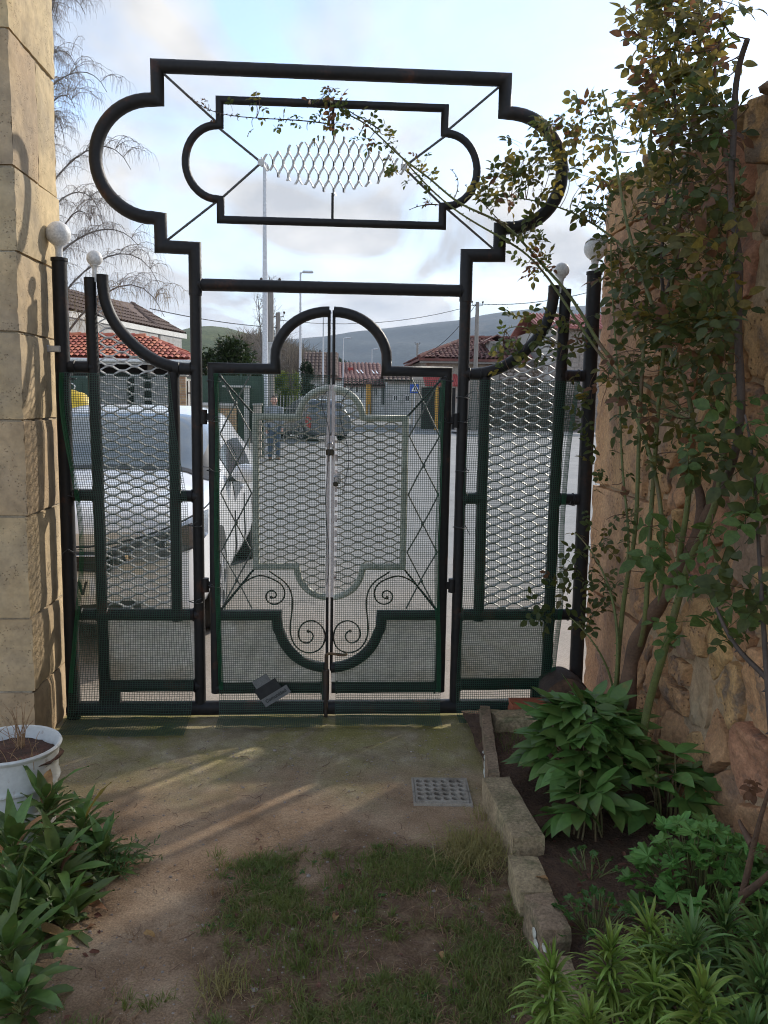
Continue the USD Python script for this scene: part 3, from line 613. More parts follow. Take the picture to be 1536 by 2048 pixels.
b = MB(); wall_between(b, D0, D1, C1[2] - .12); wall_between(b, D1 + unit(D2 - D1) * .31, D2, C1[2] - .121); obj('wall', b, 'render_grey', hh)
b = MB(); poly3(b, [C0 - [0, 0, .20], C1 - [0, 0, .20], D1 - [0, 0, .20], D0 - [0, 0, .20]]); poly3(b, [C1 - [0, 0, .201], C2 - [0, 0, .201], D2 - [0, 0, .201], D1 - [0, 0, .201]])
for a, c in ((C0, C1), (C1, C2)):
    d = unit(c - a); n = np.array([d[1], -d[0], 0]); b.obox((a + c) / 2 + n * .05 - [0, 0, .13], (np.linalg.norm(c - a), .06, .26), np.stack([d, -n, [0, 0, 1]], 1))
obj('eave', b, 'fascia_white', hh)
# brick gate pier right of the outbuilding
def brick_wall(parent, x0, x1, y, z0, z1, th, bw=.25, bh=.075, mat='tan_brick', seed=0):
    rng = np.random.default_rng(seed); obj('mortar', MB().box((x0 + .006, y + .012, z0), (x1 - .006, y + th, z1)), 'mortar_pale', parent); row = 0; z = z0
    while z + bh < z1 + .01:
        x = x0 - (bw / 2 if row % 2 else 0)
        while x < x1 - .02:
            a, b_ = max(x, x0), min(x + bw - .012, x1)
            if b_ - a > .04: obj('brick', MB().box((a, y + rng.uniform(-.004, .004), z), (b_, y + .06, z + bh - .012)), mat, parent)
            x += bw
        z += bh; row += 1
bp = thing('brick_pier', 'pinkish brick pier with a flat cap between the outbuilding and the gate post', 'pier', (at(362, 780, 20)[0], 20, 0))
brick_wall(bp, at(354, 780, 20)[0], at(371, 780, 20)[0], 20.0, .0, at(362, 752, 20)[2], .3, seed=1); obj('cap', MB().box((at(351, 780, 20)[0], 19.95, at(362, 752, 20)[2]), (at(374, 780, 20)[0], 20.35, at(362, 748, 20)[2] + .02), .02), 'cast_stone', bp)
iron_gate = thing('railing', 'dark iron railing right of the pinkish brick pier', 'railing', (at(380, 780, 20.2)[0], 20.2, 0))
for k in range(6): obj('bar', MB().tube([[at(375, 780, 20.2)[0] + k * .09, 20.2, 0.02], [at(375, 780, 20.2)[0] + k * .09, 20.2, at(380, 762, 20.2)[2]]], .016, 6), 'iron', iron_gate)
obj('rail', MB().box((at(374, 780, 20.2)[0], 20.17, 1.7), (at(375, 780, 20.2)[0] + .5, 20.19, 1.74)), 'iron', iron_gate)
# garden wall, pier and fence behind the left gate leaf
gw = thing('garden_wall', 'low tan brick garden wall behind the white car, seen through the left gate leaf', 'wall', (at(432, 860, 19)[0], 19, 0))
brick_wall(gw, at(395, 860, 19)[0], at(474, 860, 19)[0], 19.0, .0, at(440, 812, 19)[2], .25, seed=2); obj('coping', MB().box((at(393, 860, 19)[0], 18.96, at(440, 812, 19)[2]), (at(475, 860, 19)[0], 19.3, at(440, 808, 19)[2] + .03), .015), 'cast_stone', gw)
gp = thing('garden_gate', 'dark green metal garden gate between pale piers, left of the nearest lamp post', 'gate', (at(483, 860, 19)[0], 19, 0))
x0, x1 = at(475, 860, 19)[0], at(488, 860, 19)[0]; obj('leaf_panel', MB().box((x0, 19.05, .06), (x1 + .02, 19.09, at(480, 800, 19)[2]), .01), 'dark_green_paint', gp)
for k in range(3): obj('rib', MB().box((x0 + .02 + k * .06, 19.03, .1), (x0 + .04 + k * .06, 19.048, at(480, 802, 19)[2])), 'dark_green_paint', gp)
pr = thing('garden_pier', 'pale rendered gate pier with a flat cap left of the nearest lamp post', 'pier', (at(492, 860, 19)[0], 19, 0))
x0, x1 = at(488.5, 860, 19)[0], at(498, 860, 19)[0]; zt = at(490, 776, 19)[2]; obj('shaft', MB().box((x0, 18.95, 0), (x1, 19.3, zt), .01), 'cast_stone', pr); obj('cap', MB().box((at(446, 860, 19)[0], 18.9, zt), (at(500, 860, 19)[0], 19.35, zt + .07), .02), 'cast_stone', pr)
p2 = thing('garden_pier', 'shorter pale pier right next to the nearest lamp post', 'pier', (at(514, 860, 19)[0], 19, 0)); x0, x1 = at(507, 860, 19)[0], at(522, 860, 19)[0]; zt = at(514, 811, 19)[2]
obj('shaft', MB().box((x0, 18.95, 0), (x1, 19.3, zt), .01), 'render_beige', p2); obj('cap', MB().box((x0 - .03, 18.92, zt), (x1 + .03, 19.33, zt + .05), .015), 'cast_stone', p2)
fs = thing('fence_screen', 'dark green windbreak screen fence above the tan garden wall', 'fence', (at(460, 800, 19.4)[0], 19.4, 0))
b = MB(); x0, x1 = at(395, 800, 19.4)[0], at(526, 800, 19.4)[0]; z0, z1 = .7, at(460, 752, 19.4)[2]; b.box((x0, 19.4, z0), (x1, 19.42, z1)); obj('screen', b, 'dark_green_paint', fs)
for k in range(4): obj('fence_post', MB().tube([[x0 + k * (x1 - x0) / 3, 19.36, 0], [x0 + k * (x1 - x0) / 3, 19.36, z1 + .05]], .025, 8), 'dark_green_paint', fs)
pf = thing('picket_fence', 'short grey picket fence in front of the lime green hedge', 'fence', (at(580, 800, 29.5)[0], 29.5, 0))
for k in range(11): xx = at(548, 800, 29.5)[0] + k * .12; obj('picket', MB().box((xx, 29.5, 0), (xx + .03, 29.53, at(570, 790 + (k % 2) * 1, 29.5)[2])), 'cast_stone', pf)
obj('rail', MB().box((at(546, 800, 29.5)[0], 29.532, 1.2), (at(548, 800, 29.5)[0] + 1.35, 29.56, 1.26)), 'cast_stone', pf)

def gable_house(name, label, pxs, Y, D, z_eave, z_ridge, wall, roof, over=.35, wins=(), along=True, tile=None, win_mat='render_white', z_mid=None):
    """walls pxs[0]..pxs[1] wide in the photograph at depth Y, D deep; the ridge runs along x, or away from the street"""
    x0, x1 = at(pxs[0], 790, Y)[0], at(pxs[1], 790, Y)[0]; t = thing(name, label, 'house', ((x0 + x1) / 2, Y, 0)); b = MB()
    if along:
        P = Polygon([(Y, -.05), (Y + D, -.05), (Y + D, z_eave), (Y + D / 2, z_ridge - .1), (Y, z_eave)]); m = trimesh.creation.extrude_polygon(P, x1 - x0, engine='earcut'); v = np.array(m.vertices); b.add(np.stack([v[:, 2] + x0, v[:, 0], v[:, 1]], 1), np.array(m.faces))
        E0, E1, T0, T1 = (np.array(q) for q in ((x0 - over, Y - over, z_eave - .05), (x1 + over, Y - over, z_eave - .05), (x0 - over, Y + D / 2, z_ridge), (x1 + over, Y + D / 2, z_ridge)))
        F0, F1 = E0 + [0, D + 2 * over, 0], E1 + [0, D + 2 * over, 0]
        r = obj('roof', MB().add(*slab3([E0, E1, T1, T0], .12)).add(*slab3([F1, F0, T0, T1], .12)), roof, t)
    else:
        xm = (x0 + x1) / 2; P = Polygon([(x0, -.05), (x1, -.05), (x1, z_eave), (xm, z_ridge - .1), (x0, z_eave)]); b.add(*prism(P, Y, Y + D))
        E0, E1, T0, T1 = (np.array(q) for q in ((x0 - over, Y + D + over, z_eave - .05), (x0 - over, Y - over, z_eave - .05), (xm, Y + D + over, z_ridge), (xm, Y - over, z_ridge)))
        F0, F1 = E0 + [x1 - x0 + 2 * over, 0, 0], E1 + [x1 - x0 + 2 * over, 0, 0]
        r = obj('roof', MB().add(*slab3([E0, E1, T1, T0], .12)).add(*slab3([F1, F0, T0, T1], .12)), roof, t)
    obj('wall', b, wall, t)
    if tile:
        m = MB(); tile_rows(m, E0, E1, T0, T1, tile, tile * 1.9, jitter=.012); tag(obj('roof_tiles', m, roof, r, smooth=True), kind='stuff')
    for (wx0, wx1, wz0, wz1) in wins: window(t, at(wx0, 790, Y)[0], at(wx1, 790, Y)[0], at(700, wz1, Y)[2], at(700, wz0, Y)[2], Y - .012, win_mat)
    return t, x0, x1, r
gable_house('grey_house', 'grey rendered house with brown tiled roof behind the second and third lamp posts', (614, 668), 62, 7, 3.4, 5.3, 'render_grey', 'brown_tile', wins=((630, 637, 772, 786), (652, 659, 772, 786)), tile=.3)
t, x0, x1, r = gable_house('red_roofed_house', 'far house with broad maroon roof, roof lights and red chimney', (668, 758), 92, 12, 3.9, 5.9, 'render_white', 'maroon_roof', over=.5, tile=.45)
q = at(701, 743, 95); obj('chimney', MB().box((q[0] - .3, 94.6, 4.2), (q[0] + .3, 95.2, at(701, 735, 95)[2]), .02), 'red_brick_paint', t)
for px in (712, 720, 742, 749):
    a, c = np.array([at(px, 738, 95.5)[0], 95.0, 4.95]), np.array([at(px + 6, 744, 94)[0], 93.4, 4.5]); d = unit(a - c); obj('roof_light', MB().obox((a + c) / 2 + [0, 0, .12], (.14, np.linalg.norm(a - c), .05), np.stack([unit(np.cross(d, [0, 0, 1])), d, unit(np.cross(unit(np.cross(d, [0, 0, 1])), d))], 1)), 'sign_white', r)
t, x0, x1, r = gable_house('white_row_house', 'long white terrace with small windows in front of the maroon roof', (694, 733), 82, 6, 3.1, 4.1, 'render_white', 'maroon_roof', wins=((700, 704, 772, 784), (712, 716, 772, 784), (722, 727, 770, 796)), tile=.4)
t, x0, x1, r = gable_house('white_row_house', 'white house with ochre end strip right of the long white terrace', (743, 775), 78, 6, 3.0, 3.9, 'render_white', 'maroon_roof', wins=((749, 753, 776, 790), (763, 769, 772, 808)), tile=.4)
xo0, xo1 = at(734, 790, 77.5)[0], at(742, 790, 77.5)[0]
oc = thing('ochre_house', 'narrow ochre painted house front squeezed between the white houses', 'house', ((xo0 + xo1) / 2, 77.5, 0)); obj('wall', MB().box((xo0, 77.5, 0), (xo1, 80, 3.1)), 'ochre_paint', oc); obj('door', MB().box((xo0 + .12, 77.44, .02), (xo1 - .1, 77.49, 1.2), .01), 'render_beige', oc); obj('roof', MB().box((xo0 - .1, 77.3, 3.1), (xo1 + .1, 80.2, 3.25)), 'maroon_roof', oc)
gable_house('grey_barn', 'low grey barn with two small dark windows behind the blue traffic sign', (775, 834), 74, 7, 3.4, 4.6, 'render_grey', 'brown_tile', wins=((788, 795, 790, 800), (811, 818, 790, 800)), tile=.4)
# old tiled house with dormer
Y = 45.0; E0, E1 = at(838, 716, Y), at(1062, 716, Y); E1[2] = E0[2]; T0, T1 = at(936, 678, Y + 5), at(1030, 676, Y + 5); T1[2] = T0[2]
oh = thing('old_tiled_house', 'old house with mottled clay tile hip roof and dormer behind the grey pole', 'house', ((E0[0] + E1[0]) / 2, Y, 0))
G0, G1 = E0 + [0, 10, 0], E1 + [0, 10, 0]
r = obj('roof', MB().add(*slab3([E0, E1, T1, T0], .14)).add(*slab3([E1, G1, T1], .14)).add(*slab3([G0, E0, T0], .14)).add(*slab3([G1, G0, T0, T1], .14)), 'old_tile', oh)
m = MB(); rg = np.random.default_rng(3); tile_rows(m, E0, E1, T0, T1, .26, .42, jitter=.025, rng=rg); tile_rows(m, G0, E0, T0, T0, .26, .42, jitter=.025, rng=rg); tag(obj('roof_tiles', m, 'old_tile', r, smooth=True), kind='stuff')
for a, c in ((E0, T0), (E1, T1), (T0, T1)):
    n_ = int(np.linalg.norm(c - a) / .45); [obj('ridge_tile', tube([a + (c - a) * k / n_ + [0, 0, .07], a + (c - a) * (k + 1.1) / n_ + [0, 0, .09]], np.array([.13, .15]), 7), 'old_tile', r) for k in range(n_)]
obj('wall', MB().box((E0[0] + .5, Y + .5, -.05), (E1[0] - .5, Y + 9.5, E0[2] - .02)), 'render_beige', oh)
obj('eave', MB().box((E0[0] + .05, Y + .05, E0[2] - .26), (E1[0] - .05, Y + .12, E0[2] - .15)), 'old_wood', oh)
q = at(992, 697, Y + 1.6); dm = obj('dormer', MB().box((q[0] - .42, Y + 1.5, q[2] - .8), (q[0] + .42, Y + 3, q[2] + .42)), 'render_grey', oh); obj('dormer_roof', MB().add(*slab3([[q[0] - .7, Y + 1.3, q[2] + .42], [q[0], Y + 1.25, q[2] + .8], [q[0], Y + 3.6, q[2] + .8], [q[0] - .7, Y + 3.4, q[2] + .42]], .07)).add(*slab3([[q[0] + .7, Y + 1.3, q[2] + .42], [q[0], Y + 1.25, q[2] + .801], [q[0], Y + 3.6, q[2] + .801], [q[0] + .7, Y + 3.4, q[2] + .42]], .07)), 'old_tile', dm)
window(oh, q[0] - .25, q[0] + .25, q[2] - .2, q[2] + .25, Y + 1.49, 'old_wood')
for (a, c) in ((862, 874), (898, 908), (1004, 1016)): window(oh, at(a, 790, Y)[0], at(c, 790, Y)[0], 1.1, 2.3, Y + .49, 'old_wood')
# red sheet porch in front of it
Y = 43.4; x0, x1 = at(850, 770, Y)[0], at(922, 770, Y)[0]; z0, z1 = at(880, 771, Y)[2], at(880, 750, Y)[2] + .1
po = thing('porch', 'porch with red corrugated sheet roof in front of the old tiled house', 'porch', ((x0 + x1) / 2, Y, 0)); b = MB(); n_ = int((x1 - x0) / .12)
for k in range(n_): b.tube([[x0 + .06 + k * .12, Y, z0], [x0 + .06 + k * .12, Y + 1.6, z1]], .052, 6)
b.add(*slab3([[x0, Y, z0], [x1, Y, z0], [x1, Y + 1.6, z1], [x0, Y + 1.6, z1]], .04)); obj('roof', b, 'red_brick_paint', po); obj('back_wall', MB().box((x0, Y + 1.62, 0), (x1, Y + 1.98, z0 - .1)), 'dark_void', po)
for px in (874, 915): obj('column', MB().box((at(px, 800, Y)[0] - .09, Y + .1, 0), (at(px, 800, Y)[0] + .09, Y + .28, z0 - .02), .01), 'ochre_paint' if px == 874 else 'render_beige', po)
# stone house at the right, red sheet roof
Y = 46.0; x0, x1 = at(1082, 760, Y)[0], at(1330, 760, Y)[0]; zt = at(1120, 684, Y)[2]; zr = at(1120, 655, Y)[2]; zz = at(1120, 628, Y + 3)[2]
sh = thing('stone_house', 'tall house of pale stone blocks with red sheet roof beside the right stone pier', 'house', ((x0 + x1) / 2, Y, 0)); obj('wall', MB().box((x0 + .02, Y + .05, -.05), (x1, Y + 7, zr - .02)), 'mortar_pale', sh)
b = MB(); rg = np.random.default_rng(6); z = 0.0
while z < zr - .2:
    h = rg.uniform(.2, .3); x = x0
    while x < x1 - .2:
        w = rg.uniform(.3, .6); b.box((x, Y + rg.uniform(-.02, .02), z), (min(x + w, x1) - .02, Y + .07, z + h - .02)); x += w
    z += h
tag(obj('masonry', b, 'masonry_stone', sh), kind='stuff')
for k in range(int(zr / .42)): obj('quoin', MB().box((x0 - .03, Y - .05, k * .42), (x0 + (.55 if k % 2 else .38), Y + .02, k * .42 + .4), .015), 'cast_stone', sh)
b = MB(); E0, E1, T0, T1 = np.array([x0 - .4, Y - .4, zr]), np.array([x1 + .3, Y - .4, zr]), np.array([x0 - .4, Y + 3.2, zz]), np.array([x1 + .3, Y + 3.2, zz]); b.add(*slab3([E0, E1, T1, T0], .08)); b.add(*slab3([E1 + [0, 7.8, 0], E0 + [0, 7.8, 0], T0, T1], .08))
for k in range(int((x1 - x0) / .22)): b.tube([E0 + [.1 + k * .22, 0, .02], T0 + [.1 + k * .22, 0, .02]], .06, 6)
obj('roof', b, 'tin_red', sh)
# dry stone wall and ruin beyond the road
def rough_wall(name, label, x0, x1, Y, z1, mat, seed, hmin=.14, hmax=.28, th=.45):
    t = thing(name, label, 'wall', ((x0 + x1) / 2, Y, 0)); rg = np.random.default_rng(seed); obj('core', MB().box((x0 + .03, Y + .08, 0), (x1 - .03, Y + th, z1 - .1)), 'drystone', t); b = MB(); z = 0
    while z < z1 - .05:
        h = rg.uniform(hmin, hmax); x = x0
        while x < x1:
            w = rg.uniform(.2, .55); b.add(*blob((x + w / 2, Y + .1, z + h / 2), (w * .52, .14, h * .53), rg.integers(1000), 1, .3)); x += w
        z += h * .93
    tag(obj('stones', b, mat, t, smooth=True), kind='stuff')
rough_wall('drystone_wall', 'mossy dry stone wall along the far side of the road, seen through the right side panel', at(962, 850, 40.8)[0], at(1160, 850, 40.8)[0], 40.8, at(1060, 790, 40.8)[2], 'drystone', 4)
rough_wall('ruined_wall', 'pinkish ruined rubble wall between the old tiled house and the stone house', at(1000, 760, 44.2)[0], at(1078, 760, 44.2)[0], 44.2, at(1040, 735, 44.2)[2], 'masonry_stone', 5)
# pedestrian sign
q = at(829, 777, 36); sg = thing('traffic_sign', 'blue square pedestrian crossing sign on a thin post beyond the gate', 'sign', (q[0], 36, 0))
obj('post', MB().tube([[q[0], 36.03, 0], [q[0], 36.03, q[2] + .2]], .03, 8), 'galvanised', sg); obj('plate', MB().box(q - [.21, .01, .21], q + [.21, .012, .21], .008), 'sign_blue', sg)
obj('triangle', prism(Polygon([(q[0] - .17, q[2] - .14), (q[0] + .17, q[2] - .14), (q[0], q[2] + .16)]), 35.985, 35.988), 'sign_white', sg)
fig = shapely.union_all([Point(q[0], q[2] + .07).buffer(.03), Polygon([(q[0] - .03, q[2] + .03), (q[0] + .04, q[2] + .03), (q[0] + .03, q[2] - .07), (q[0] - .03, q[2] - .07)]), Polygon([(q[0] - .03, q[2] - .06), (q[0], q[2] - .06), (q[0] - .05, q[2] - .18), (q[0] - .08, q[2] - .18)]), Polygon([(q[0], q[2] - .06), (q[0] + .03, q[2] - .06), (q[0] + .08, q[2] - .18), (q[0] + .05, q[2] - .18)])])
obj('pictogram', prism(fig, 35.98, 35.983), 'sign_black', sg)

# ---- cars
def make_car(name, label, x, y, rz, paint, S, y_off=0.0, z_off=0.0):
    """S: (y, w, z_sill, z_belt, w_top, z_top) stations from nose to tail; local +y runs from nose to tail"""
    from scipy.interpolate import PchipInterpolator
    t = thing(name, label, 'car', (x, y, 0), rz=rz); S = np.array(S, float); U = np.linspace(S[0, 0], S[-1, 0], 73); K = PchipInterpolator(S[:, 0], S[:, 1:])
    def ring(u):
        w, zs, zb, wt, zt = K(u); zm = (zs + zb) * .5 - .02
        h = [(0, zs), (w * .82, zs), (w * .96, zs + .07), (w, zm), (w * .99, zb - .10), (w * .965, zb), ((w * .965 + wt) / 2 + .01, (zb + zt - .05) / 2 + .01), (wt, zt - .055), (wt * .86, zt - .012), (wt * .5, zt + .008), (0, zt + .015)]
        full = [(a, 0, b) for a, b in h]; full = [full[1] * np.array([-1, 1, 1])] + full + [(-a, 0, b) for a, _, b in full[-2:-4:-1]]
        from scipy.interpolate import CubicSpline
        F = np.array(full, float); tt = np.concatenate([[0], np.cumsum(np.linalg.norm(np.diff(F, axis=0), axis=1))]); g = CubicSpline(tt, F)(np.linspace(tt[1], tt[-3], 41))[:, [0, 2]]; g[0, 0] = g[-1, 0] = 0; return g
    G = np.array([ring(u) for u in U])                               # right half, 41 points around
    def P(i, j, off=0.0):
        return G[i, j]
    def patch(i0, i1, j0, j1, side, off):
        v, f = [], []
        for i in range(i0, i1 + 1):
            for j in range(j0, j1 + 1):
                a, b_ = G[i, max(j - 1, 0)], G[i, min(j + 1, 40)]; nx, nz = (b_ - a)[1], -(b_ - a)[0]; m = math.hypot(nx, nz) or 1
                ii = (max(i - 1, 0), min(i + 1, 72)); dz = G[ii[1], j, 1] - G[ii[0], j, 1]; dy = U[ii[1]] - U[ii[0]]; ny = -dz / dy * (nz / m)
                v.append((side * (G[i, j, 0] + off * nx / m), U[i] + off * ny, G[i, j, 1] + off * nz / m))
        c = j1 - j0 + 1
        for i in range(i1 - i0):
            for j in range(c - 1):
                a = i * c + j; q = (a, a + 1, a + c + 1, a + c); f.append(q if side > 0 else q[::-1])
        return np.array(v), np.array(f)
    idx = lambda u: int(np.argmin(abs(U - u)))
    b = MB()
    for s in (1, -1): b.add(*patch(0, 72, 0, 40, s, 0))
    for i, flip in ((0, False), (72, True)):
        ringv = np.array([(p[0], U[i], p[1]) for p in G[i]] + [(-p[0], U[i], p[1]) for p in G[i][-2:0:-1]]); c = ringv.mean(0); k = len(ringv); b.add(np.vstack([ringv, c]), np.array([(k, (j + 1) % k, j) if not flip else (k, j, (j + 1) % k) for j in range(k)]))
    body = obj('body', b, paint, t, smooth=35, local=True)
    i_c, i_w, i_r, i_e = idx(1.22), idx(2.0), idx(3.55), idx(4.08)
    ws = MB(); [ws.add(*patch(i_c, i_w, 29, 40, s, .006)) for s in (1, -1)]; obj('windscreen', ws, 'car_glass', t, smooth=True, local=True)
    ws = MB(); [ws.add(*patch(i_c, i_w, 27, 40, s, .003)) for s in (1, -1)]; obj('windscreen_surround', ws, 'car_plastic', t, smooth=True, local=True)
    ws = MB(); [ws.add(*patch(i_c - 1, i_c, 27, 40, s, .008)) for s in (1, -1)]; obj('wiper_cowl', ws, 'car_plastic', t, smooth=True, local=True)
    ws = MB(); [ws.add(*patch(i_r + 1, i_e, 29, 40, s, .006)) for s in (1, -1)]; obj('rear_window', ws, 'window_dark', t, smooth=True, local=True)
    for s in (1, -1):
        for a, c in ((1.75, 2.42), (2.48, 3.2)):
            m = MB().add(*patch(idx(a), idx(c), 21, 27, s, .006)); obj('side_window', m, 'window_dark', t, smooth=True, local=True)
        for yc in (S[0, 0] + .82, S[-1, 0] - .82):
            w = K(yc)[0]; ang = np.linspace(0, 2 * PI, 29)[:-1]
            m = MB(); m.add(*lathe([(.24, -.10), (.32, -.095), (.335, -.06), (.335, .06), (.32, .095), (.24, .10)], (0, 0, 0), 28)); v = m.v[0]; m.v[0] = np.stack([s * (w - .085) + v[:, 2], yc + v[:, 0], .335 + v[:, 1]], 1)
            wh = obj('wheel', m, 'tyre', t, smooth=40, local=True)
            m = MB(); disc = shapely.difference(Point(0, 0).buffer(.235), shapely.union_all([Point(.14 * math.cos(k * 2 * PI / 5), .14 * math.sin(k * 2 * PI / 5)).buffer(.055) for k in range(5)])); d = trimesh.creation.extrude_polygon(disc, .03, engine='earcut'); v = np.array(d.vertices); m.add(np.stack([s * (w + .013) + (v[:, 2] - .03) * s, yc + v[:, 0], .335 + v[:, 1]], 1), np.array(d.faces)); obj('rim', m, 'alloy', wh, local=True)
            arch = shapely.intersection(shapely.difference(Point(0, 0).buffer(.385), Point(0, 0).buffer(.01)), rect(-.5, -.16, .5, .5)); d = trimesh.creation.extrude_polygon(arch, .03, engine='earcut'); v = np.array(d.vertices); obj('wheel_arch', (np.stack([s * (w - .026) + v[:, 2] * s, yc + v[:, 0], .335 + v[:, 1]], 1), np.array(d.faces)), 'car_plastic', t, local=True)
        w = K(1.55)[0]; zb = K(1.55)[2]; m = MB().add(*blob((s * (w + .10), 1.58, zb + .06), (.11, .07, .075), 3, 2, 0)); mi = obj('mirror', m, paint, t, smooth=True, local=True); obj('mirror_arm', MB().box((s * (w - .06), 1.6, zb - .01), (s * (w + .06), 1.66, zb + .03), .01), 'car_plastic', mi, local=True)
        hp = np.array([(.37, -.05, .71), (.385, -.045, .60), (.60, -.02, .765), (.64, .0, .625), (.80, .16, .83), (.865, .40, .885), (.875, .30, .74), (.83, .14, .68), (.45, .25, .68), (.75, .5, .80)]) * [1.02, 1, 1] + [0, y_off - .03, z_off + .01]
        hl = obj('headlight', trimesh.convex.convex_hull(hp * [s, 1, 1]), 'headlamp_glass', t, local=True); hc = hp.mean(0); obj('headlight_housing', trimesh.convex.convex_hull(((hp - hc) * .93 + hc) * [s, 1, 1]), 'lamp_housing', hl, local=True)
        for q_ in ((.47, .0, .665), (.66, .06, .72)): obj('reflector', blob((s * q_[0], q_[1] - .04 + y_off, q_[2] + z_off), (.055, .03, .045), 2, 2, 0), 'chrome', hl, smooth=True, local=True)
        obj('bonnet_gap', tube(spline([(0, -.075 + y_off, .735 + z_off), (s * .36, -.062 + y_off, .735 + z_off), (s * .62, -.02 + y_off, .80 + z_off), (s * .83, .22 + y_off, .885 + z_off), (s * .875, .5, .93)], 16), .006, 4), 'car_plastic', t, local=True)
        m = MB().add(*patch(idx(S[-1, 0] - .42), 72, 17, 24, s, .008)); obj('tail_light', m, 'lamp_red', t, smooth=True, local=True)
        for u in (1.72, 2.45): m = MB().add(*patch(idx(u), idx(u), 6, 20, s, .003)); sv = m.v[0] if m.n else None; sv is not None and obj('door_gap', tube(sv, .006, 4), 'car_plastic', t, local=True)
        obj('door_handle', MB().box((s * (K(2.3)[0] * .985), 2.2, K(2.3)[2] - .14), (s * (K(2.3)[0] + .02), 2.36, K(2.3)[2] - .11), .008), paint, t, local=True)
    y0 = S[0, 0]; w0, zs, zb, wt, zt = K(y0)
    g = obj('grille', MB().box((-w0 * .52, y0 - .05, zb - .14), (w0 * .52, y0 + .1, zb - .02), .02), 'car_plastic', t, local=True)
    for k in range(3): obj('grille_bar', MB().box((-w0 * .51, y0 - .065, zb - .125 + k * .04), (w0 * .51, y0 - .048, zb - .113 + k * .04), .004), 'chrome' if k == 2 else 'car_plastic', g, local=True)
    bm = obj('bumper', MB().add(*blob((0, y0 + .1, (zs + zb) / 2 - .06), (w0 * 1.04, .19, .2), 2, 3, 0)), paint, t, smooth=True, local=True)
    obj('lower_intake', MB().box((-w0 * .75, y0 - .07, zs - .01), (w0 * .75, y0 + .05, zs + .09), .02), 'car_plastic', bm, local=True)
    pl = obj('number_plate', MB().box((-.26, y0 - .115, zs + .13), (.26, y0 - .1, zs + .24), .004), 'plate_white', t, local=True)
    return t, pl
CROSS = [(0, .70, .30, .70, .64, .78), (.08, .80, .25, .76, .72, .87), (.3, .87, .22, .84, .77, .94), (.7, .895, .21, .90, .78, 1.0), (1.15, .90, .21, .94, .74, 1.05), (1.55, .90, .21, .96, .68, 1.25), (2.0, .90, .21, .97, .63, 1.45), (2.6, .90, .21, .98, .62, 1.52), (3.3, .895, .21, 1.0, .61, 1.50), (3.75, .885, .22, 1.02, .59, 1.42), (4.1, .86, .26, 1.0, .62, 1.15), (4.28, .82, .34, .92, .66, 1.0)]
car, plate = make_car('parked_car', 'white crossover car parked facing the gate, close behind the left side panel', -1.66, .92, 0.0, 'car_white', CROSS)
m = meshkit.text_mesh('YW', .075, .003, bold=True); v = np.array(m.vertices); w_ = v[:, 0].max()
obj('lettering', (np.stack([.245 - w_ + v[:, 0], -.117 - v[:, 2], .445 + v[:, 1]], 1), np.array(m.faces)), 'sign_black', plate, local=True)
EST = [(0, .68, .32, .70, .6, .8), (.1, .80, .26, .78, .7, .9), (.4, .86, .23, .88, .76, .98), (1.1, .89, .22, .95, .74, 1.08), (1.55, .89, .22, .97, .68, 1.3), (2.0, .89, .22, .98, .64, 1.55), (2.7, .89, .22, .99, .63, 1.62), (3.6, .885, .23, 1.0, .62, 1.58), (4.0, .87, .25, 1.0, .62, 1.4), (4.2, .85, .28, .98, .66, 1.15), (4.28, .82, .36, .94, .68, 1.02)]
q = at(661, 860, 28.5)
make_car('parked_car', 'dark grey hatchback seen from behind with red tail lights, far along the street', q[0] - 1.72, 28.5 + 3.9, PI + .42, 'car_grey', EST)

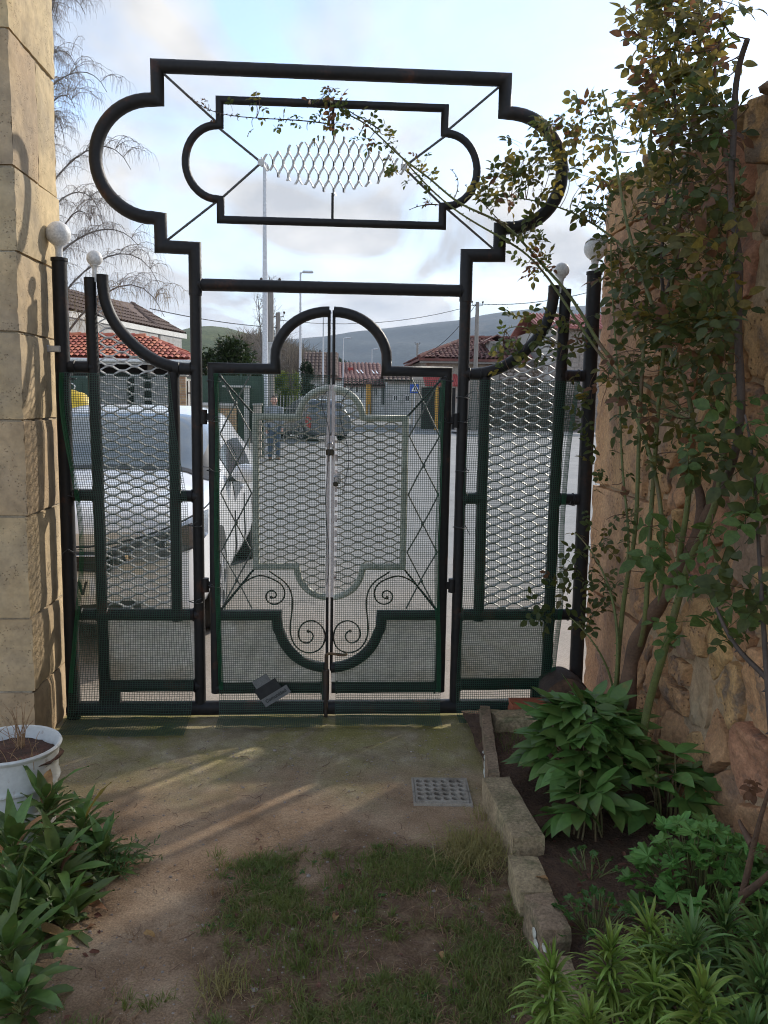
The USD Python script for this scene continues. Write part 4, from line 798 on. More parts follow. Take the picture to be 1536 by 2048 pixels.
# ---- the person by the parked car
def person(x, y, rz, H):
    t = thing('person', 'person in a grey jacket and blue jeans standing by the nearest lamp post', 'person', (x, y, 0), rz=rz); s = H / 1.75
    def body(bones, it=6, edge=.03):
        hs = []
        for a, ra, b_, rb in bones:
            pts = []
            for c, r_ in ((a, ra), (b_, rb)):
                q = trimesh.creation.icosphere(1, r_ * s); pts.append(np.array(q.vertices) + np.array(c) * s)
            hs.append(manifold3d.Manifold.hull_points(np.vstack(pts)))
        m = hs[0]
        for h in hs[1:]: m = m + h
        m = m.refine_to_length(edge * s).to_mesh(); tm = trimesh.Trimesh(m.vert_properties[:, :3], m.tri_verts); trimesh.smoothing.filter_taubin(tm, iterations=it); return tm
    J = dict(pel=(0, 0, .95), ch=(0, .0, 1.28), nk=(0, .01, 1.48), hd=(0, -.01, 1.62))
    bones = [(J['pel'], .13, J['ch'], .145), (J['ch'], .145, (0, .01, 1.42), .09), (J['nk'], .055, J['hd'], .06), ((0, -.01, 1.60), .075, (0, .0, 1.66), .092)]
    for k in (-1, 1):
        bones += [((k * .04, 0, 1.40), .09, (k * .19, 0, 1.40), .062), ((k * .19, 0, 1.40), .055, (k * .23, .02, 1.12), .043), ((k * .23, .02, 1.12), .042, (k * .22, -.09, .88), .03), ((k * .22, -.09, .88), .032, (k * .215, -.11, .80), .038), ((k * .215, -.11, .80), .018, (k * .21, -.13, .73), .012), ((k * .20, -.10, .80), .014, (k * .17, -.13, .77), .011),
                  ((k * .09, 0, .93), .10, (k * .10, -.01, .5), .062), ((k * .10, -.01, .5), .058, (k * .105, .02, .09), .042), ((k * .105, .03, .06), .045, (k * .115, -.13, .035), .033)]
    bones += [((0, -.095, 1.615), .018, (0, -.115, 1.60), .014), ((-.085, .01, 1.61), .02, (-.092, .012, 1.64), .018), ((.085, .01, 1.61), .02, (.092, .012, 1.64), .018)]
    obj('body', body(bones), 'skin', t, smooth=True, local=True)
    jb = [(( 0, 0, .90), .155, J['ch'], .168), (J['ch'], .168, (0, .01, 1.43), .10)]
    for k in (-1, 1): jb += [((k * .04, 0, 1.40), .11, (k * .19, 0, 1.40), .082), ((k * .19, 0, 1.40), .075, (k * .23, .02, 1.12), .06), ((k * .23, .02, 1.12), .06, (k * .221, -.08, .9), .046)]
    obj('jacket', body(jb), 'jacket_grey', t, smooth=True, local=True)
    obj('trousers', body([x_ for k in (-1, 1) for x_ in ((( k * .08, 0, .92), .118, (k * .10, -.01, .5), .078), ((k * .10, -.01, .5), .075, (k * .105, .02, .09), .062))] + [((-.06, 0, .93), .115, (.06, 0, .93), .115)]), 'jeans_blue', t, smooth=True, local=True)
    for k in (-1, 1): obj('shoe', body([((k * .105, .04, .05), .055, (k * .118, -.15, .04), .042)]), 'shoe_brown', t, smooth=True, local=True)
    obj('hair', body([((0, .03, 1.64), .088, (0, .015, 1.70), .08), ((0, .05, 1.58), .05, (0, .05, 1.64), .08)]), 'hair_brown', t, smooth=True, local=True)
    for k in (-1, 1): obj('eye', blob((k * .032 * s, -.093 * s, 1.635 * s), (.009 * s,) * 3, 1, 1, 0), 'sign_black', t, local=True)
    obj('mouth', MB().box(np.array((-.022, -.092, 1.572)) * s, np.array((.022, -.08, 1.58)) * s), 'red_brick_paint', t, local=True)
q = at(548, 793, 18.5); person(q[0], 18.5, .15, q[2])

# ================================================================ the gate
BP = 'black_paint'
look('rod_grey', (0.10, 0.098, 0.092), (0.07, 0.06, 0.05), 20, rough=0.55)
look('wire_grey', (0.20, 0.19, 0.175), (0.13, 0.12, 0.11), 30, rough=0.5, metal=0.3)
def mirror(P): return [(-x, z) for x, z in P]
def post(parent, name, x, z0, z1, r, sides=18, mat=BP):
    return obj(name, tube([[x, 0, z0], [x, 0, z1]], r, sides), mat, parent, smooth=40)
def bar(parent, name, a, b_, r, y=0.0, sides=14, mat=BP):
    mb = MB(); mb.tube([[a[0], y, a[1]], [b_[0], y, b_[1]]], r, sides); d = unit(np.array([b_[0] - a[0], 0, b_[1] - a[1]])); e1 = np.array([0, 1.0, 0]); e2 = np.cross(d, e1)
    if r > .02:
        for o, sg in ((np.array([a[0], y, a[1]]), 1), (np.array([b_[0], y, b_[1]]), -1)):      # weld beads
            q = np.linspace(0, 2 * PI, 19); jit = meshkit.noise(np.stack([q * 2.3, q * 0 + a[0] * 9 + a[1] * 7, q * 0], 1), 2); mb.tube(np.array([o + d * sg * (.026 + .003 * j) + (r + .001) * (math.cos(t) * e1 + math.sin(t) * e2) for t, j in zip(q, jit)]), .0032 + .002 * jit, 5, False)
    return obj(name, mb, mat, parent, smooth=40)
def expanded(parent, x0, x1, z0, z1, inside, Wd, h, mat, y=0.0, vertical=False, thick=.0022, name='expanded_metal', tiltsign=1):
    """expanded metal: flattened strands that meet at the knuckles, kept where inside(x, z)"""
    mb = MB(); n0 = 8; A, B = (z0, z1) if vertical else (x0, x1); C0, C1 = (x0, x1) if vertical else (z0, z1)
    s = np.arange(A, B + 1e-6, Wd / n0); J = int((C1 - C0) / h) + 2
    ph = 2 * PI * (s - (A + B) / 2) / Wd; prof = np.cos(ph) * (1 + .16 * np.cos(2 * ph) - .16)
    prof = np.clip(np.cos(ph) * 1.18, -1, 1)
    for j in range(J):
        c = C0 + j * h + (1 if j % 2 else -1) * prof * h * .47
        c = c + (meshkit.noise(np.stack([s * 9, s * 0 + j * .35, s * 0], 1), 4) - .5) * h * (0 if vertical else .20)
        x, z = (c, s) if vertical else (s, c)
        ok = inside(x, z); k = 0
        while k < len(s):
            if not ok[k]: k += 1; continue
            e = k
            while e + 1 < len(s) and ok[e + 1]: e += 1
            if e - k >= 2:
                P = np.stack([x[k:e + 1], np.full(e - k + 1, y), z[k:e + 1]], 1); n = len(P)
                # a flat strip leaning out of the sheet
                t = thick; d = np.array([0, .0042, 0]) ; lean = np.array([.0028, 0, 0]) if vertical else np.array([0, 0, .0028 * tiltsign])
                a1, a2 = d + lean, np.array([t, 0, 0]) if vertical else np.array([0, 0, t])
                v = np.concatenate([P - a1 - a2, P + a1 - a2, P + a1 + a2, P - a1 + a2]); f = []
                q = np.arange(n - 1)
                for r_ in range(4):
                    o, o2 = r_ * n, ((r_ + 1) % 4) * n; f.append(np.stack([o + q, o + q + 1, o2 + q + 1, o2 + q], 1))
                f.append(np.array([[0, n, 2 * n, 3 * n], [n - 1, 4 * n - 1, 3 * n - 1, 2 * n - 1]])); mb.add(v, np.vstack(f))
            k = e + 1
    return obj(name, mb, mat, parent)

gs = thing('gate_surround', 'tall black pipe gate frame with scrolled outline top fixed between the stone piers', 'gate frame', (0, 0, 0))
RO, RI = .031, .0185
for s in (-1, 1):
    X = 1.272 * s
    post(gs, 'outer_post', X, .0, 2.232, .0345)
    fb = obj('ball_finial', lathe([(.0165, 2.225), (.0165, 2.275), (.02, 2.29), (.03, 2.297)] + [(.056 * math.cos(a), 2.345 + .056 * math.sin(a)) for a in np.linspace(-.95, PI / 2, 12)], (X, 0, 0), 24), 'white_gloss_paint', gs, smooth=45)
    obj('collar', lathe([(.036, 2.222), (.039, 2.222), (.039, 2.236), (.0, 2.237)], (X, 0, 0), 20), BP, gs, smooth=40)
    X2 = 1.122 * s
    Pp = [(X2, .05), (X2, 2.165)]
    obj('side_post', mitred([(X2 - .004 * s, .05), (X2, 1.2), (X2 + .012 * s, 2.15)], .0275), BP, gs, smooth=40)
    obj('ball_finial', lathe([(.0115, 2.13), (.0115, 2.185), (.015, 2.2), (.022, 2.206)] + [(.037 * math.cos(a), 2.238 + .037 * math.sin(a)) for a in np.linspace(-.95, PI / 2, 10)], (X2 - .012 * s, 0, 0), 20), 'white_gloss_paint', gs, smooth=45)
    cv = spline([(s * 1.075, 0, 2.165), (s * 1.068, 0, 2.06), (s * 1.03, 0, 1.955), (s * .95, 0, 1.855), (s * .86, 0, 1.785), (s * .785, 0, 1.752), (s * .70, 0, 1.737)], 26)[:, [0, 2]]
    obj('curved_rail', mitred(cv, .0275), BP, gs, smooth=40)
    obj('panel_post', mitred([(s * .755, .5), (s * .753, 1.72)], .0275), BP, gs, smooth=40)
    for z in (1.735, 1.123, .531): bar(gs, 'rail', (s * (1.272 - .03), z), (s * 1.12, z), .0285)
    for z in (1.735, 1.123): bar(gs, 'rail', (s * .755, z), (s * .645, z), .0285)
    bar(gs, 'rail', (s * 1.12, .531), (s * .645, .531), .03)
    bar(gs, 'rail', (s * 1.12, .165), (s * .645, .165), .03)
    obj('lower_panel', MB().box((s * 1.10, .006, .185), (s * .665, .010, .515)), 'pale_panel', gs)
    cz = lambda x: np.interp(np.abs(x), np.abs(cv[::-1, 0]), cv[::-1, 1])
    expanded(gs, *sorted((s * 1.10, s * .775)), .555, 2.12, lambda x, z: (np.abs(x) < 1.105) & (np.abs(x) > .772) & (z > .55) & (z < cz(x) - .012), .118, .0222, 'silver_paint', y=.008)
    for (z, w) in ((1.508, .05), (.683, .05)):
        h_ = obj('hinge', lathe([(.0, z - .035), (.017, z - .035), (.017, z + .035), (.0, z + .035)], (s * .612, -.012, 0), 12), BP, gs, smooth=40)
        obj('hinge_plate', MB().box((s * .575, -.018, z - .018), (s * .64, -.006, z + .018), .004), BP, h_)
# sill
obj('sill_rail', tube([[-1.30, 0, .048], [1.30, 0, .048]], .036, 18), BP, gs, smooth=40)
for s in (-1, 1): obj('foot_block', MB().box((s * 1.10, -.02, .02), (s * 1.04, .02, .15), .005), BP, gs)
# the outline over the doors: one pipe up from the left post, round and down to the right post
def lobe(s):
    return [(s * .645, 2.08), (s * .645, 2.296), (s * .802, 2.300), (s * .802, 2.425), (s * .845, 2.430)] + [(s * x, z) for x, z in arc(.835, 2.690, .258, .262, -84, 84, 22)] + [(s * .845, 2.952), (s * .806, 2.955), (s * .806, 3.100)]
for s in (-1, 1): post(gs, 'inner_post', s * .645, .03, 2.12, .0275)
out = lobe(-1) + lobe(1)[::-1]
obj('ornament_outline', mitred(out, RO), BP, gs, smooth=40)
bar(gs, 'cross_bar', (-.645, 2.130), (.645, 2.130), .029)
def inner_half(s): return [(0, 2.432), (s * .523, 2.430), (s * .523, 2.52), (s * .548, 2.523)] + [(s * x, z) for x, z in arc(.535, 2.686, .148, .165, -82, 82, 18)] + [(s * .548, 2.850), (s * .524, 2.853), (s * .524, 2.963), (0, 2.963)]
ih = inner_half(-1)[1:-1] + inner_half(1)[1:-1][::-1]
obj('inner_outline', mitred(ih, RI, closed=True), BP, gs, smooth=40)
for s in (-1, 1):
    for (a, b_) in (((.785, 3.075), (.535, 2.862)), ((.535, 2.845), (.335, 2.694)), ((.535, 2.512), (.335, 2.690)), ((.785, 2.32), (.54, 2.512))):
        obj('tie_rod', tube([[s * a[0], 0, a[1]], [s * b_[0], 0, b_[1]]], .0058, 8), 'rod_grey', gs)
obj('tie_rod', tube([[0, 0, 2.44], [0, 0, 2.565]], .0065, 8), BP, gs); obj('tie_rod', tube([[0, 0, 2.955], [0, 0, 2.825]], .0065, 8), BP, gs)
expanded(gs, -.36, .36, 2.54, 2.85, lambda x, z: np.abs(z - 2.693) < .139 * np.maximum(1 - np.abs(x) / .352, 0) ** .62 + .004, .118, .0236, 'white_gloss_paint', vertical=True, thick=.0030, name='lens_mesh')
obj('tie_plate', MB().box((-.35, -.006, 2.678), (-.32, .006, 2.708), .003), 'white_gloss_paint', gs); obj('tie_plate', MB().box((.32, -.006, 2.678), (.35, .006, 2.708), .003), 'white_gloss_paint', gs)
# bracket into the left pier
bk = obj('wall_bracket', MB().box((-1.33, -.055, 1.80), (-1.265, -.045, 1.83), .003), 'steel', gs); obj('bracket_lug', MB().box((-1.36, -.06, 1.795), (-1.3255, -.02, 1.835), .003), 'steel', gs)

def spiral(cx, cz, r0, r1, a0, turns, n=40):
    t = np.linspace(0, 1, n); r = r0 * (r1 / r0) ** t; a = a0 + turns * 2 * PI * t; return [(cx + r_ * math.cos(q), cz + r_ * math.sin(q)) for r_, q in zip(r, a)]
def gate_leaf(s, label):
    t = thing('gate_leaf', label, 'gate', (s * .57, 0, 0), group=None); R = .0255
    ov = [(s * .566, .128), (s * .566, 1.742), (s * .268, 1.742), (s * .268, 1.795)] + [(s * x, z) for x, z in arc(.010, 1.79, .260, .228, 10, 90, 12)]
    obj('outer_frame', mitred(ov, R), BP, t, smooth=40)
    post(t, 'meeting_stile', s * .0115, .24, 2.025, .0075, 10)
    bar(t, 'bottom_rail', (s * .566, .150), (s * .012, .150), .028)
    lo = [(s * .545, .528), (s * .262, .528), (s * .258, .46)] + [(s * x, z) for x, z in arc(.0, .49, .252, .235, -14, -88, 14)]
    obj('curved_rail', mitred(lo, .027), BP, t, smooth=40)
    # the panel below the curved rail
    pp = [(s * .545, .17), (s * .545, .51), (s * .275, .51), (s * .27, .46)] + [(s * x, z) for x, z in arc(.0, .49, .262, .245, -14, -88, 14)] + [(s * .012, .17)]
    obj('lower_panel', prism(Polygon(pp).buffer(0), .006, .010), 'pale_panel', t)
    inn = [(s * .012, 1.655)] + [(s * x, z) for x, z in arc(.012, 1.50, .145, .152, 86, 6, 10)] + [(s * .168, 1.513), (s * .364, 1.513), (s * .364, .775), (s * .168, .775)] + [(s * x, z) for x, z in arc(.012, .770, .150, .150, -4, -88, 12)]
    obj('inner_frame', mitred(inn, .0165), 'cream_paint', t, smooth=40)
    obj('closing_strip', MB().box((s * .020, -.012, .62), (s * .0045, .014, 1.672), .003), 'pinkish_paint', t)
    IP = shapely.Polygon([(abs(x), z) for x, z in inn] + [(.015, .62), (.015, 1.655)]).buffer(0)
    shapely.prepare(IP)
    expanded(t, *sorted((s * .022, s * .362)), .62, 1.66, lambda x, z: shapely.contains_xy(IP, np.abs(x), z), .104, .0192, 'silver_paint', y=.004, thick=.0015, tiltsign=-1)
    for a, b_ in (((.545, 1.715), (.375, 1.525)), ((.545, .545), (.372, .765))): obj('brace', tube([[s * a[0], 0, a[1]], [s * b_[0], 0, b_[1]]], .0055, 8), BP, t)
    # open lattice of twisted wire at the side
    for k in range(4):
        z0 = .56 + k * .29
        for sg in (0, 1):
            P = [[s * (.385 if (i + sg) % 2 else .535), .002 - .003 * sg, z0 + .29 * .5 * i] for i in range(2)]
            pa, pb_ = P[0], [s * (.385 if sg == 0 else .535), .002 - .003 * sg, z0 + .29]
            pm = [(pa[0] + pb_[0]) / 2, pa[1], (pa[2] + pb_[2]) / 2 + .01 * math.sin(k * 3 + sg)]
            obj('lattice_wire', tube(spline([pa, pm, pb_], 7), .004, 6), 'wire_grey', t)
        if z0 + .29 < 1.75: obj('wire_twist', blob((s * .46, 0, z0 + .145), (.009, .009, .014), k, 1, .2), 'wire_grey', t)
    # wrought scrolls
    up = spiral(s * .283, .628, .076, .012, 1.35 if s < 0 else PI - 1.35, -1.55 * (1 if s < 0 else -1))
    hookU = [(s * .545, .553), (s * .505, .60), (s * .45, .668), (s * .395, .712), (s * .34, .728), (s * .29, .714)]
    hu = spline([(x, 0, z) for x, z in hookU + up[2:8:2]], 26)[:, [0, 2]]
    sU = obj('scroll', mitred(hu, .0042, sides=8), 'iron', t); obj('scroll_curl', mitred(up[6:], .0042, sides=8), 'iron', sU); obj('scroll_tip', blob((up[-1][0], 0, up[-1][1]), (.009,) * 3, 3, 1, 0), 'iron', sU)
    lw = spiral(s * .098, .432, .072, .012, PI + .6 if s < 0 else -.6, (1.0 if s < 0 else -1.0) * 1.75)
    down = [(s * .30, .752), (s * .265, .727), (s * .230, .702), (s * .202, .668), (s * .188, .625), (s * .187, .55), (s * .195, .475), (s * .192, .42), (s * .165, .365), (s * .12, .335), (s * .07, .338), (s * .03, .375), (s * .022, .43), (s * .045, .478), (s * .09, .498), (s * .135, .48), (s * .155, .435), (s * .142, .395), (s * .105, .385), (s * .082, .41), (s * .088, .438), (s * .105, .445)]
    obj('scroll', mitred(spline([(x, 0, z) for x, z in down], 80)[:, [0, 2]], .0042, sides=8), 'iron', t); obj('scroll_tip', blob((s * .105, 0, .445), (.009,) * 3, 4, 1, 0), 'iron', t)
    return t
gl = gate_leaf(-1, 'left black gate leaf with cream inner frame and the floor bolt')
gr = gate_leaf(1, 'right black gate leaf with cream inner frame and pale keyhole plates')
# floor bolt on the left leaf, latch pieces on the right one
fbolt = obj('floor_bolt', tube([[-.014, -.035, .01], [-.014, -.035, .335]], .0095, 10), 'iron', gl, smooth=40)
obj('bolt_sleeve', tube([[-.018, -.034, .10], [-.018, -.034, .255]], .019, 12), 'iron', gl, smooth=40); obj('bolt_handle', tube(spline([[-.014, -.036, .325], [-.005, -.05, .342], [.03, -.055, .342], [.09, -.055, .343]], 10), .0075, 8), 'rust_iron', gl, smooth=40)
obj('hasp', MB().box((-.03, -.022, 1.37), (.02, -.014, 1.425), .003), 'pinkish_paint', gl)
obj('latch_boss', lathe([(0, -.03), (.018, -.028), (.02, -.01), (.02, .0)], (0, 0, 0), 14), 'pinkish_paint', gr); 
obj('latch_plate', MB().box((.014, -.02, 1.19), (.05, -.012, 1.245), .003), 'pinkish_paint', gr)
for k in range(9): obj('weld_tab', MB().box((.022, -.006, .70 + k * .075), (.034, .006, .735 + k * .075), .002), 'pinkish_paint', gr)
def padlock(x, z, sz, label):
    t = thing('padlock', label, 'padlock', (x, -.035, z)); obj('body', MB().box((x - sz, -.05, z - sz * 1.55), (x + sz, -.028, z), .004), 'brass_lock', t)
    obj('shackle', tube([(x - sz * .62, -.039, z - .004)] + [(x + sz * .62 * math.cos(a), -.039, z + .02 + sz * .62 * math.sin(a)) for a in np.linspace(PI, 0, 10)] + [(x + sz * .62, -.039, z - .004)], .0036, 8), 'steel', t, smooth=40)
    obj('keyway', lathe([(0, -.001), (.004, 0)], (x, -.039, z - sz * 1.55 - .001), 8), 'iron', t)
padlock(-.004, 1.362, .0195, 'dark square padlock locking the two gate leaves together in the middle')
padlock(.026, 1.203, .013, 'small dark padlock hanging below the latch boss')

# ---- green plastic netting tied over the gate
rngm = np.random.default_rng(11)
def netting(label, x0, x1, ztop, left, right, hem, seed, pitch=.0109, bulge=.012, floor=True):
    """left(z), right(z): the edges; hem: how far the foot runs out over the ground"""
    ph = np.random.default_rng(seed).uniform(0, 6, 6)
    L = ztop + hem - .02
    def S(u, w):                       # u from 0 to 1 across, w metres of cloth down from the top
        z = ztop - w; zf = .03
        on = np.maximum(w - (ztop - zf), 0); zz = np.maximum(z, zf - .02)
        bend = np.clip((w - (ztop - .22)) / .22, 0, 1)
        xl, xr = left(zz), right(zz); x = xl + (xr - xl) * u
        wav = bulge * (np.sin(x * 7 + zz * 3 + ph[0]) * .5 + np.sin(zz * 9 + ph[1] + x * 2) * .35 + np.sin(x * 19 + zz * 13 + ph[2]) * .15)
        y = -.047 - bulge + wav - .05 * bend ** 2 - on * .96
        zz = np.where(on > 0, zf + .012 * np.exp(-on * 18) + .010 * (1 + np.sin(x * 14 + ph[3])) * np.clip(on * 6, 0, 1) * .5 - .014 * np.clip(on * 4, 0, 1), zz)
        x = x + .006 * np.sin(zz * 6 + ph[4]) + .010 * np.sin(zz * 2.2 + ph[5]) * (u - .5)
        return np.stack([x, y, zz], -1)
    mb = MB(); nx = int((x1 - x0) / pitch); nz = int(L / pitch)
    def ribbon(P, a, b_):
        T = np.gradient(P, axis=0); T /= np.linalg.norm(T, axis=1, keepdims=True); n = len(P)
        s1 = np.cross(T, np.array([0, -1.0, 0.15])); s1 /= np.maximum(np.linalg.norm(s1, axis=1, keepdims=True), 1e-9); s2 = np.cross(T, s1)
        v = np.concatenate([P - s1 * a - s2 * b_, P + s1 * a - s2 * b_, P + s1 * a + s2 * b_, P - s1 * a + s2 * b_]); q = np.arange(n - 1)
        f = [np.stack([r_ * n + q, r_ * n + q + 1, ((r_ + 1) % 4) * n + q + 1, ((r_ + 1) % 4) * n + q], 1) for r_ in range(4)]; mb.add(v, np.vstack(f))
    ws = np.linspace(0, L, 46); us = np.linspace(0, 1, 20)
    for i in range(nx + 1): ribbon(S(np.full(46, i / nx), ws), .00105, .0008)
    for j in range(nz + 1): ribbon(S(us, np.full(20, min(j * pitch, L))), .00105, .0008)
    t = thing('plastic_netting', label, 'netting', ((x0 + x1) / 2, -.06, 0))
    obj('mesh', mb, 'green_plastic', t)
    return t, S
k_ = lambda a, b_=None: (lambda z: np.full_like(np.asarray(z, float), a))
n1, S1 = netting('dark green plastic netting over the left side panel, its hem spread on the ground', -1.24, -.70, 1.705, lambda z: -1.235 + .028 * np.sin((z - .5) * 4.2) - .05 * np.clip(.35 - z, 0, .3), lambda z: np.interp(z, [0, .25, 1.1, 1.75], [-.69, -.668, -.69, -.765]), .18, 1, bulge=.016)
n2, S2 = netting('dark green plastic netting over the left gate leaf', -.56, -.022, 1.715, lambda z: -.553 + .012 * np.sin(z * 5 + 1), lambda z: -.024 + .004 * np.sin(z * 8), .11, 2)
n3, S3 = netting('dark green plastic netting over the right gate leaf', .006, .55, 1.70, lambda z: .030 + .004 * np.sin(z * 7 + 2), lambda z: .548 + .008 * np.sin(z * 4), .10, 3)
n4, S4 = netting('dark green plastic netting over the right side panel', .655, 1.21, 1.705, lambda z: .652 + .02 * np.clip(z - 1, 0, 1), lambda z: np.interp(z, [0, .55, 1.0, 1.4, 1.75], [1.14, 1.165, 1.165, 1.18, 1.205]), .06, 4)
# folded edge of the netting: the bright green selvedge
for t, S, u in ((n1, S1, 0.0), (n2, S2, 0.0), (n3, S3, 1.0), (n4, S4, 1.0)):
    mb = MB()
    for d in np.linspace(0, .018, 4): mb.tube(S(np.full(60, u), np.linspace(0, 1.55, 60)) + np.array([d if u == 0 else -d, -.004 - d * .3, 0]), .0019, 5)
    obj('selvedge', mb, 'green_selvedge', t)
rt = np.random.default_rng(9)
for t, pts in ((n1, ((-1.24, 1.68), (-1.23, 1.12), (-.66, .98), (-.66, .6), (-1.235, .85))), (n2, ((-.56, 1.68), (-.565, 1.25), (-.57, 1.49), (-.565, .68))), (n3, ((.56, 1.70), (.56, 1.5))), (n4, ((.645, 1.62), (.65, 1.5), (.65, 1.26), (.645, .98), (1.19, 1.1)))):
    for (x, z) in pts:
        mb = MB(); mb.tube([(x + .034 * math.cos(a), -.012 + .036 * math.sin(a), z + .004 * math.sin(a * 2)) for a in np.linspace(0, 2 * PI, 16)], .0022, 5); a = rt.uniform(-1, 1); mb.tube([[x, -.048, z], [x + .02 * a, -.07, z + .02], [x + .05 * a, -.075, z + .035 * rt.uniform(-1, 1)]], .0018, 5); obj('wire_tie', mb, 'cable', t)
for s, pts in ((n3, ((.17, 1.70), (.10, 1.66), (.045, 1.56), (.06, 1.45), (.085, 1.36), (.08, 1.25), (.06, 1.15))), (n2, ((-.02, 1.64), (-.045, 1.58), (-.02, 1.5), (-.012, 1.3), (-.02, 1.05), (-.008, .9), (-.014, .7)))):
    obj('binding_wire', tube(spline([(x, -.07, z) for x, z in pts], 50), .0018, 5), 'cable', s)
# leaflet stuck to the netting
lf = thing('leaflet', 'dark and grey printed leaflet stuck askew to the netting of the left gate leaf', 'leaflet', (-.30, -.085, .17))
c0 = np.array([-.306, -.088, .172]); ex = unit([.80, -.05, .52]); ez = unit(np.cross(np.cross(ex, [-.5, .02, .83]), ex)); ey = np.cross(ez, ex)
RR = np.stack([ex, ey, ez], 1)
obj('page', MB().obox(c0 + ez * .045, (.085, .0012, .055), RR), 'leaflet_grey', lf); obj('page', MB().obox(c0 + ex * .004, (.125, .0016, .058), RR), 'leaflet_dark', lf); obj('page', MB().obox(c0 - ez * .052 + ex * .02, (.15, .0012, .045), RR), 'leaflet_grey', lf, label='grey lower flap printed with a word')
m = meshkit.text_mesh('Comunidad', .016, .0006, bold=True); v = np.array(m.vertices); v[:, 0] -= v[:, 0].max() / 2
obj('lettering', c0 - ez * .058 + ex * .035 - ey * .0012 + v[:, [0]] * .75 * ex + v[:, [1]] * ez * 1.0 - v[:, [2]] * ey if False else (c0 - ez * .058 + ex * .02 - ey * np.sign(ey[1]) * .0014 + v[:, [0]] * ex + v[:, [1]] * ez - v[:, [2]] * ey * np.sign(ey[1]), np.array(m.faces)), 'leaflet_dark', lf)

# ================================================================ the yard: walls, ground, beds
look('ashlar', (0.53, 0.40, 0.23), (0.44, 0.315, 0.175), 1.6, rough=0.92, bump=0.45, bscale=38, dist=0.006, c3=(0.30, 0.235, 0.16), c3scale=1.3, c3lo=0.48, c3hi=0.70, rand=0.10, fine=0.2, pits=.35, pscale=85.0)
look('lime_mortar', (0.42, 0.36, 0.27), (0.34, 0.29, 0.21), 6, rough=1.0, bump=0.4)
look('orange_stone', (0.56, 0.33, 0.17), (0.44, 0.235, 0.115), 6, rough=0.95, bump=1.0, bscale=30, dist=0.02, c3=(0.26, 0.165, 0.11), c3scale=6, c3lo=0.5, c3hi=0.7, rand=0.12, fine=0.25, pits=1.0, pscale=48.0)
look('rubble_ochre', (0.56, 0.335, 0.155), (0.43, 0.235, 0.105), 9, rough=0.95, bump=1.0, bscale=34, dist=0.02, c3=(0.22, 0.15, 0.10), c3scale=9, c3lo=.52, c3hi=.64, rand=0.16, fine=0.25, pits=1.0, pscale=55.0)
look('rubble_red', (0.52, 0.27, 0.145), (0.41, 0.195, 0.105), 9, rough=0.95, bump=1.0, bscale=34, dist=0.02, c3=(0.24, 0.15, 0.10), c3scale=9, c3lo=.52, c3hi=.64, rand=0.2, fine=0.25)
look('rubble_grey', (0.44, 0.30, 0.18), (0.33, 0.225, 0.135), 4, rough=0.95, bump=0.9, bscale=30, dist=0.014, c3=(0.32, 0.25, 0.16), c3scale=5, rand=0.25, fine=0.25)
look('earth_mortar', (0.50, 0.36, 0.22), (0.38, 0.265, 0.155), 8, rough=1.0, bump=0.8, bscale=40)
look('kerb_stone', (0.40, 0.295, 0.18), (0.27, 0.195, 0.115), 9, rough=0.95, bump=0.9, bscale=45, dist=0.012, c3=(0.17, 0.15, 0.075), c3scale=7, c3lo=0.5, c3hi=0.66, rand=0.16, fine=0.4)
look('lichen', (0.58, 0.56, 0.48), (0.45, 0.44, 0.36), 60, rough=1.0)
look('bed_soil', (0.17, 0.10, 0.06), (0.11, 0.065, 0.042), 12, rough=1.0, bump=1.0, bscale=50, dist=0.02, fine=0.4)
look('enamel', (0.62, 0.63, 0.60), (0.54, 0.55, 0.52), 5, rough=0.45, c3=(0.24, 0.12, 0.05), c3scale=11, c3lo=0.63, c3hi=0.70, fine=0.08)
look('pot_soil', (0.13, 0.06, 0.04), (0.075, 0.045, 0.03), 30, rough=1.0, bump=1.0, bscale=60, c3=(0.06, 0.07, 0.03), c3scale=8)
look('straw', (0.62, 0.45, 0.22), (0.48, 0.33, 0.16), 20, rough=0.8, isl=0.3, trans=0.2)
look('grass_blade', (0.20, 0.33, 0.07), (0.31, 0.39, 0.10), 5, rough=0.6, isl=0.4, trans=0.3)
look('litter_straw', (0.42, 0.30, 0.17), (0.22, 0.14, 0.08), 14, rough=0.9, isl=0.5)
look('litter_brown', (0.36, 0.20, 0.09), (0.20, 0.10, 0.05), 20, rough=0.85, isl=0.5)
look('pale_grass', (0.40, 0.40, 0.11), (0.52, 0.47, 0.18), 9, rough=0.7, isl=0.3, trans=0.3)
look('dry_leaf', (0.34, 0.18, 0.08), (0.24, 0.11, 0.05), 30, rough=0.8, rand=0.35)
look('pebble_mix', (0.58, 0.52, 0.42), (0.40, 0.34, 0.26), 20, rough=0.9, isl=0.4)
look('plastic_grate', (0.38, 0.335, 0.27), (0.29, 0.25, 0.195), 20, rough=0.6, c3=(0.13, 0.105, 0.08), c3scale=14)
look('log_bark', (0.075, 0.05, 0.035), (0.045, 0.032, 0.024), 12, rough=0.95, bump=0.8)
look('log_end', (0.19, 0.105, 0.055), (0.06, 0.04, 0.028), 9, rough=0.9, bump=0.5)
look('clay_brick', (0.40, 0.12, 0.055), (0.33, 0.095, 0.045), 10, rough=0.9, bump=0.3)
look('rose_green', (0.085, 0.135, 0.035), (0.13, 0.175, 0.045), 9, rough=0.5, trans=0.5, isl=0.35)
look('rose_olive', (0.18, 0.19, 0.045), (0.25, 0.235, 0.055), 9, rough=0.5, trans=0.55, isl=0.35)
look('rose_yellow', (0.36, 0.30, 0.055), (0.23, 0.20, 0.035), 9, rough=0.55, trans=0.55, isl=0.25)
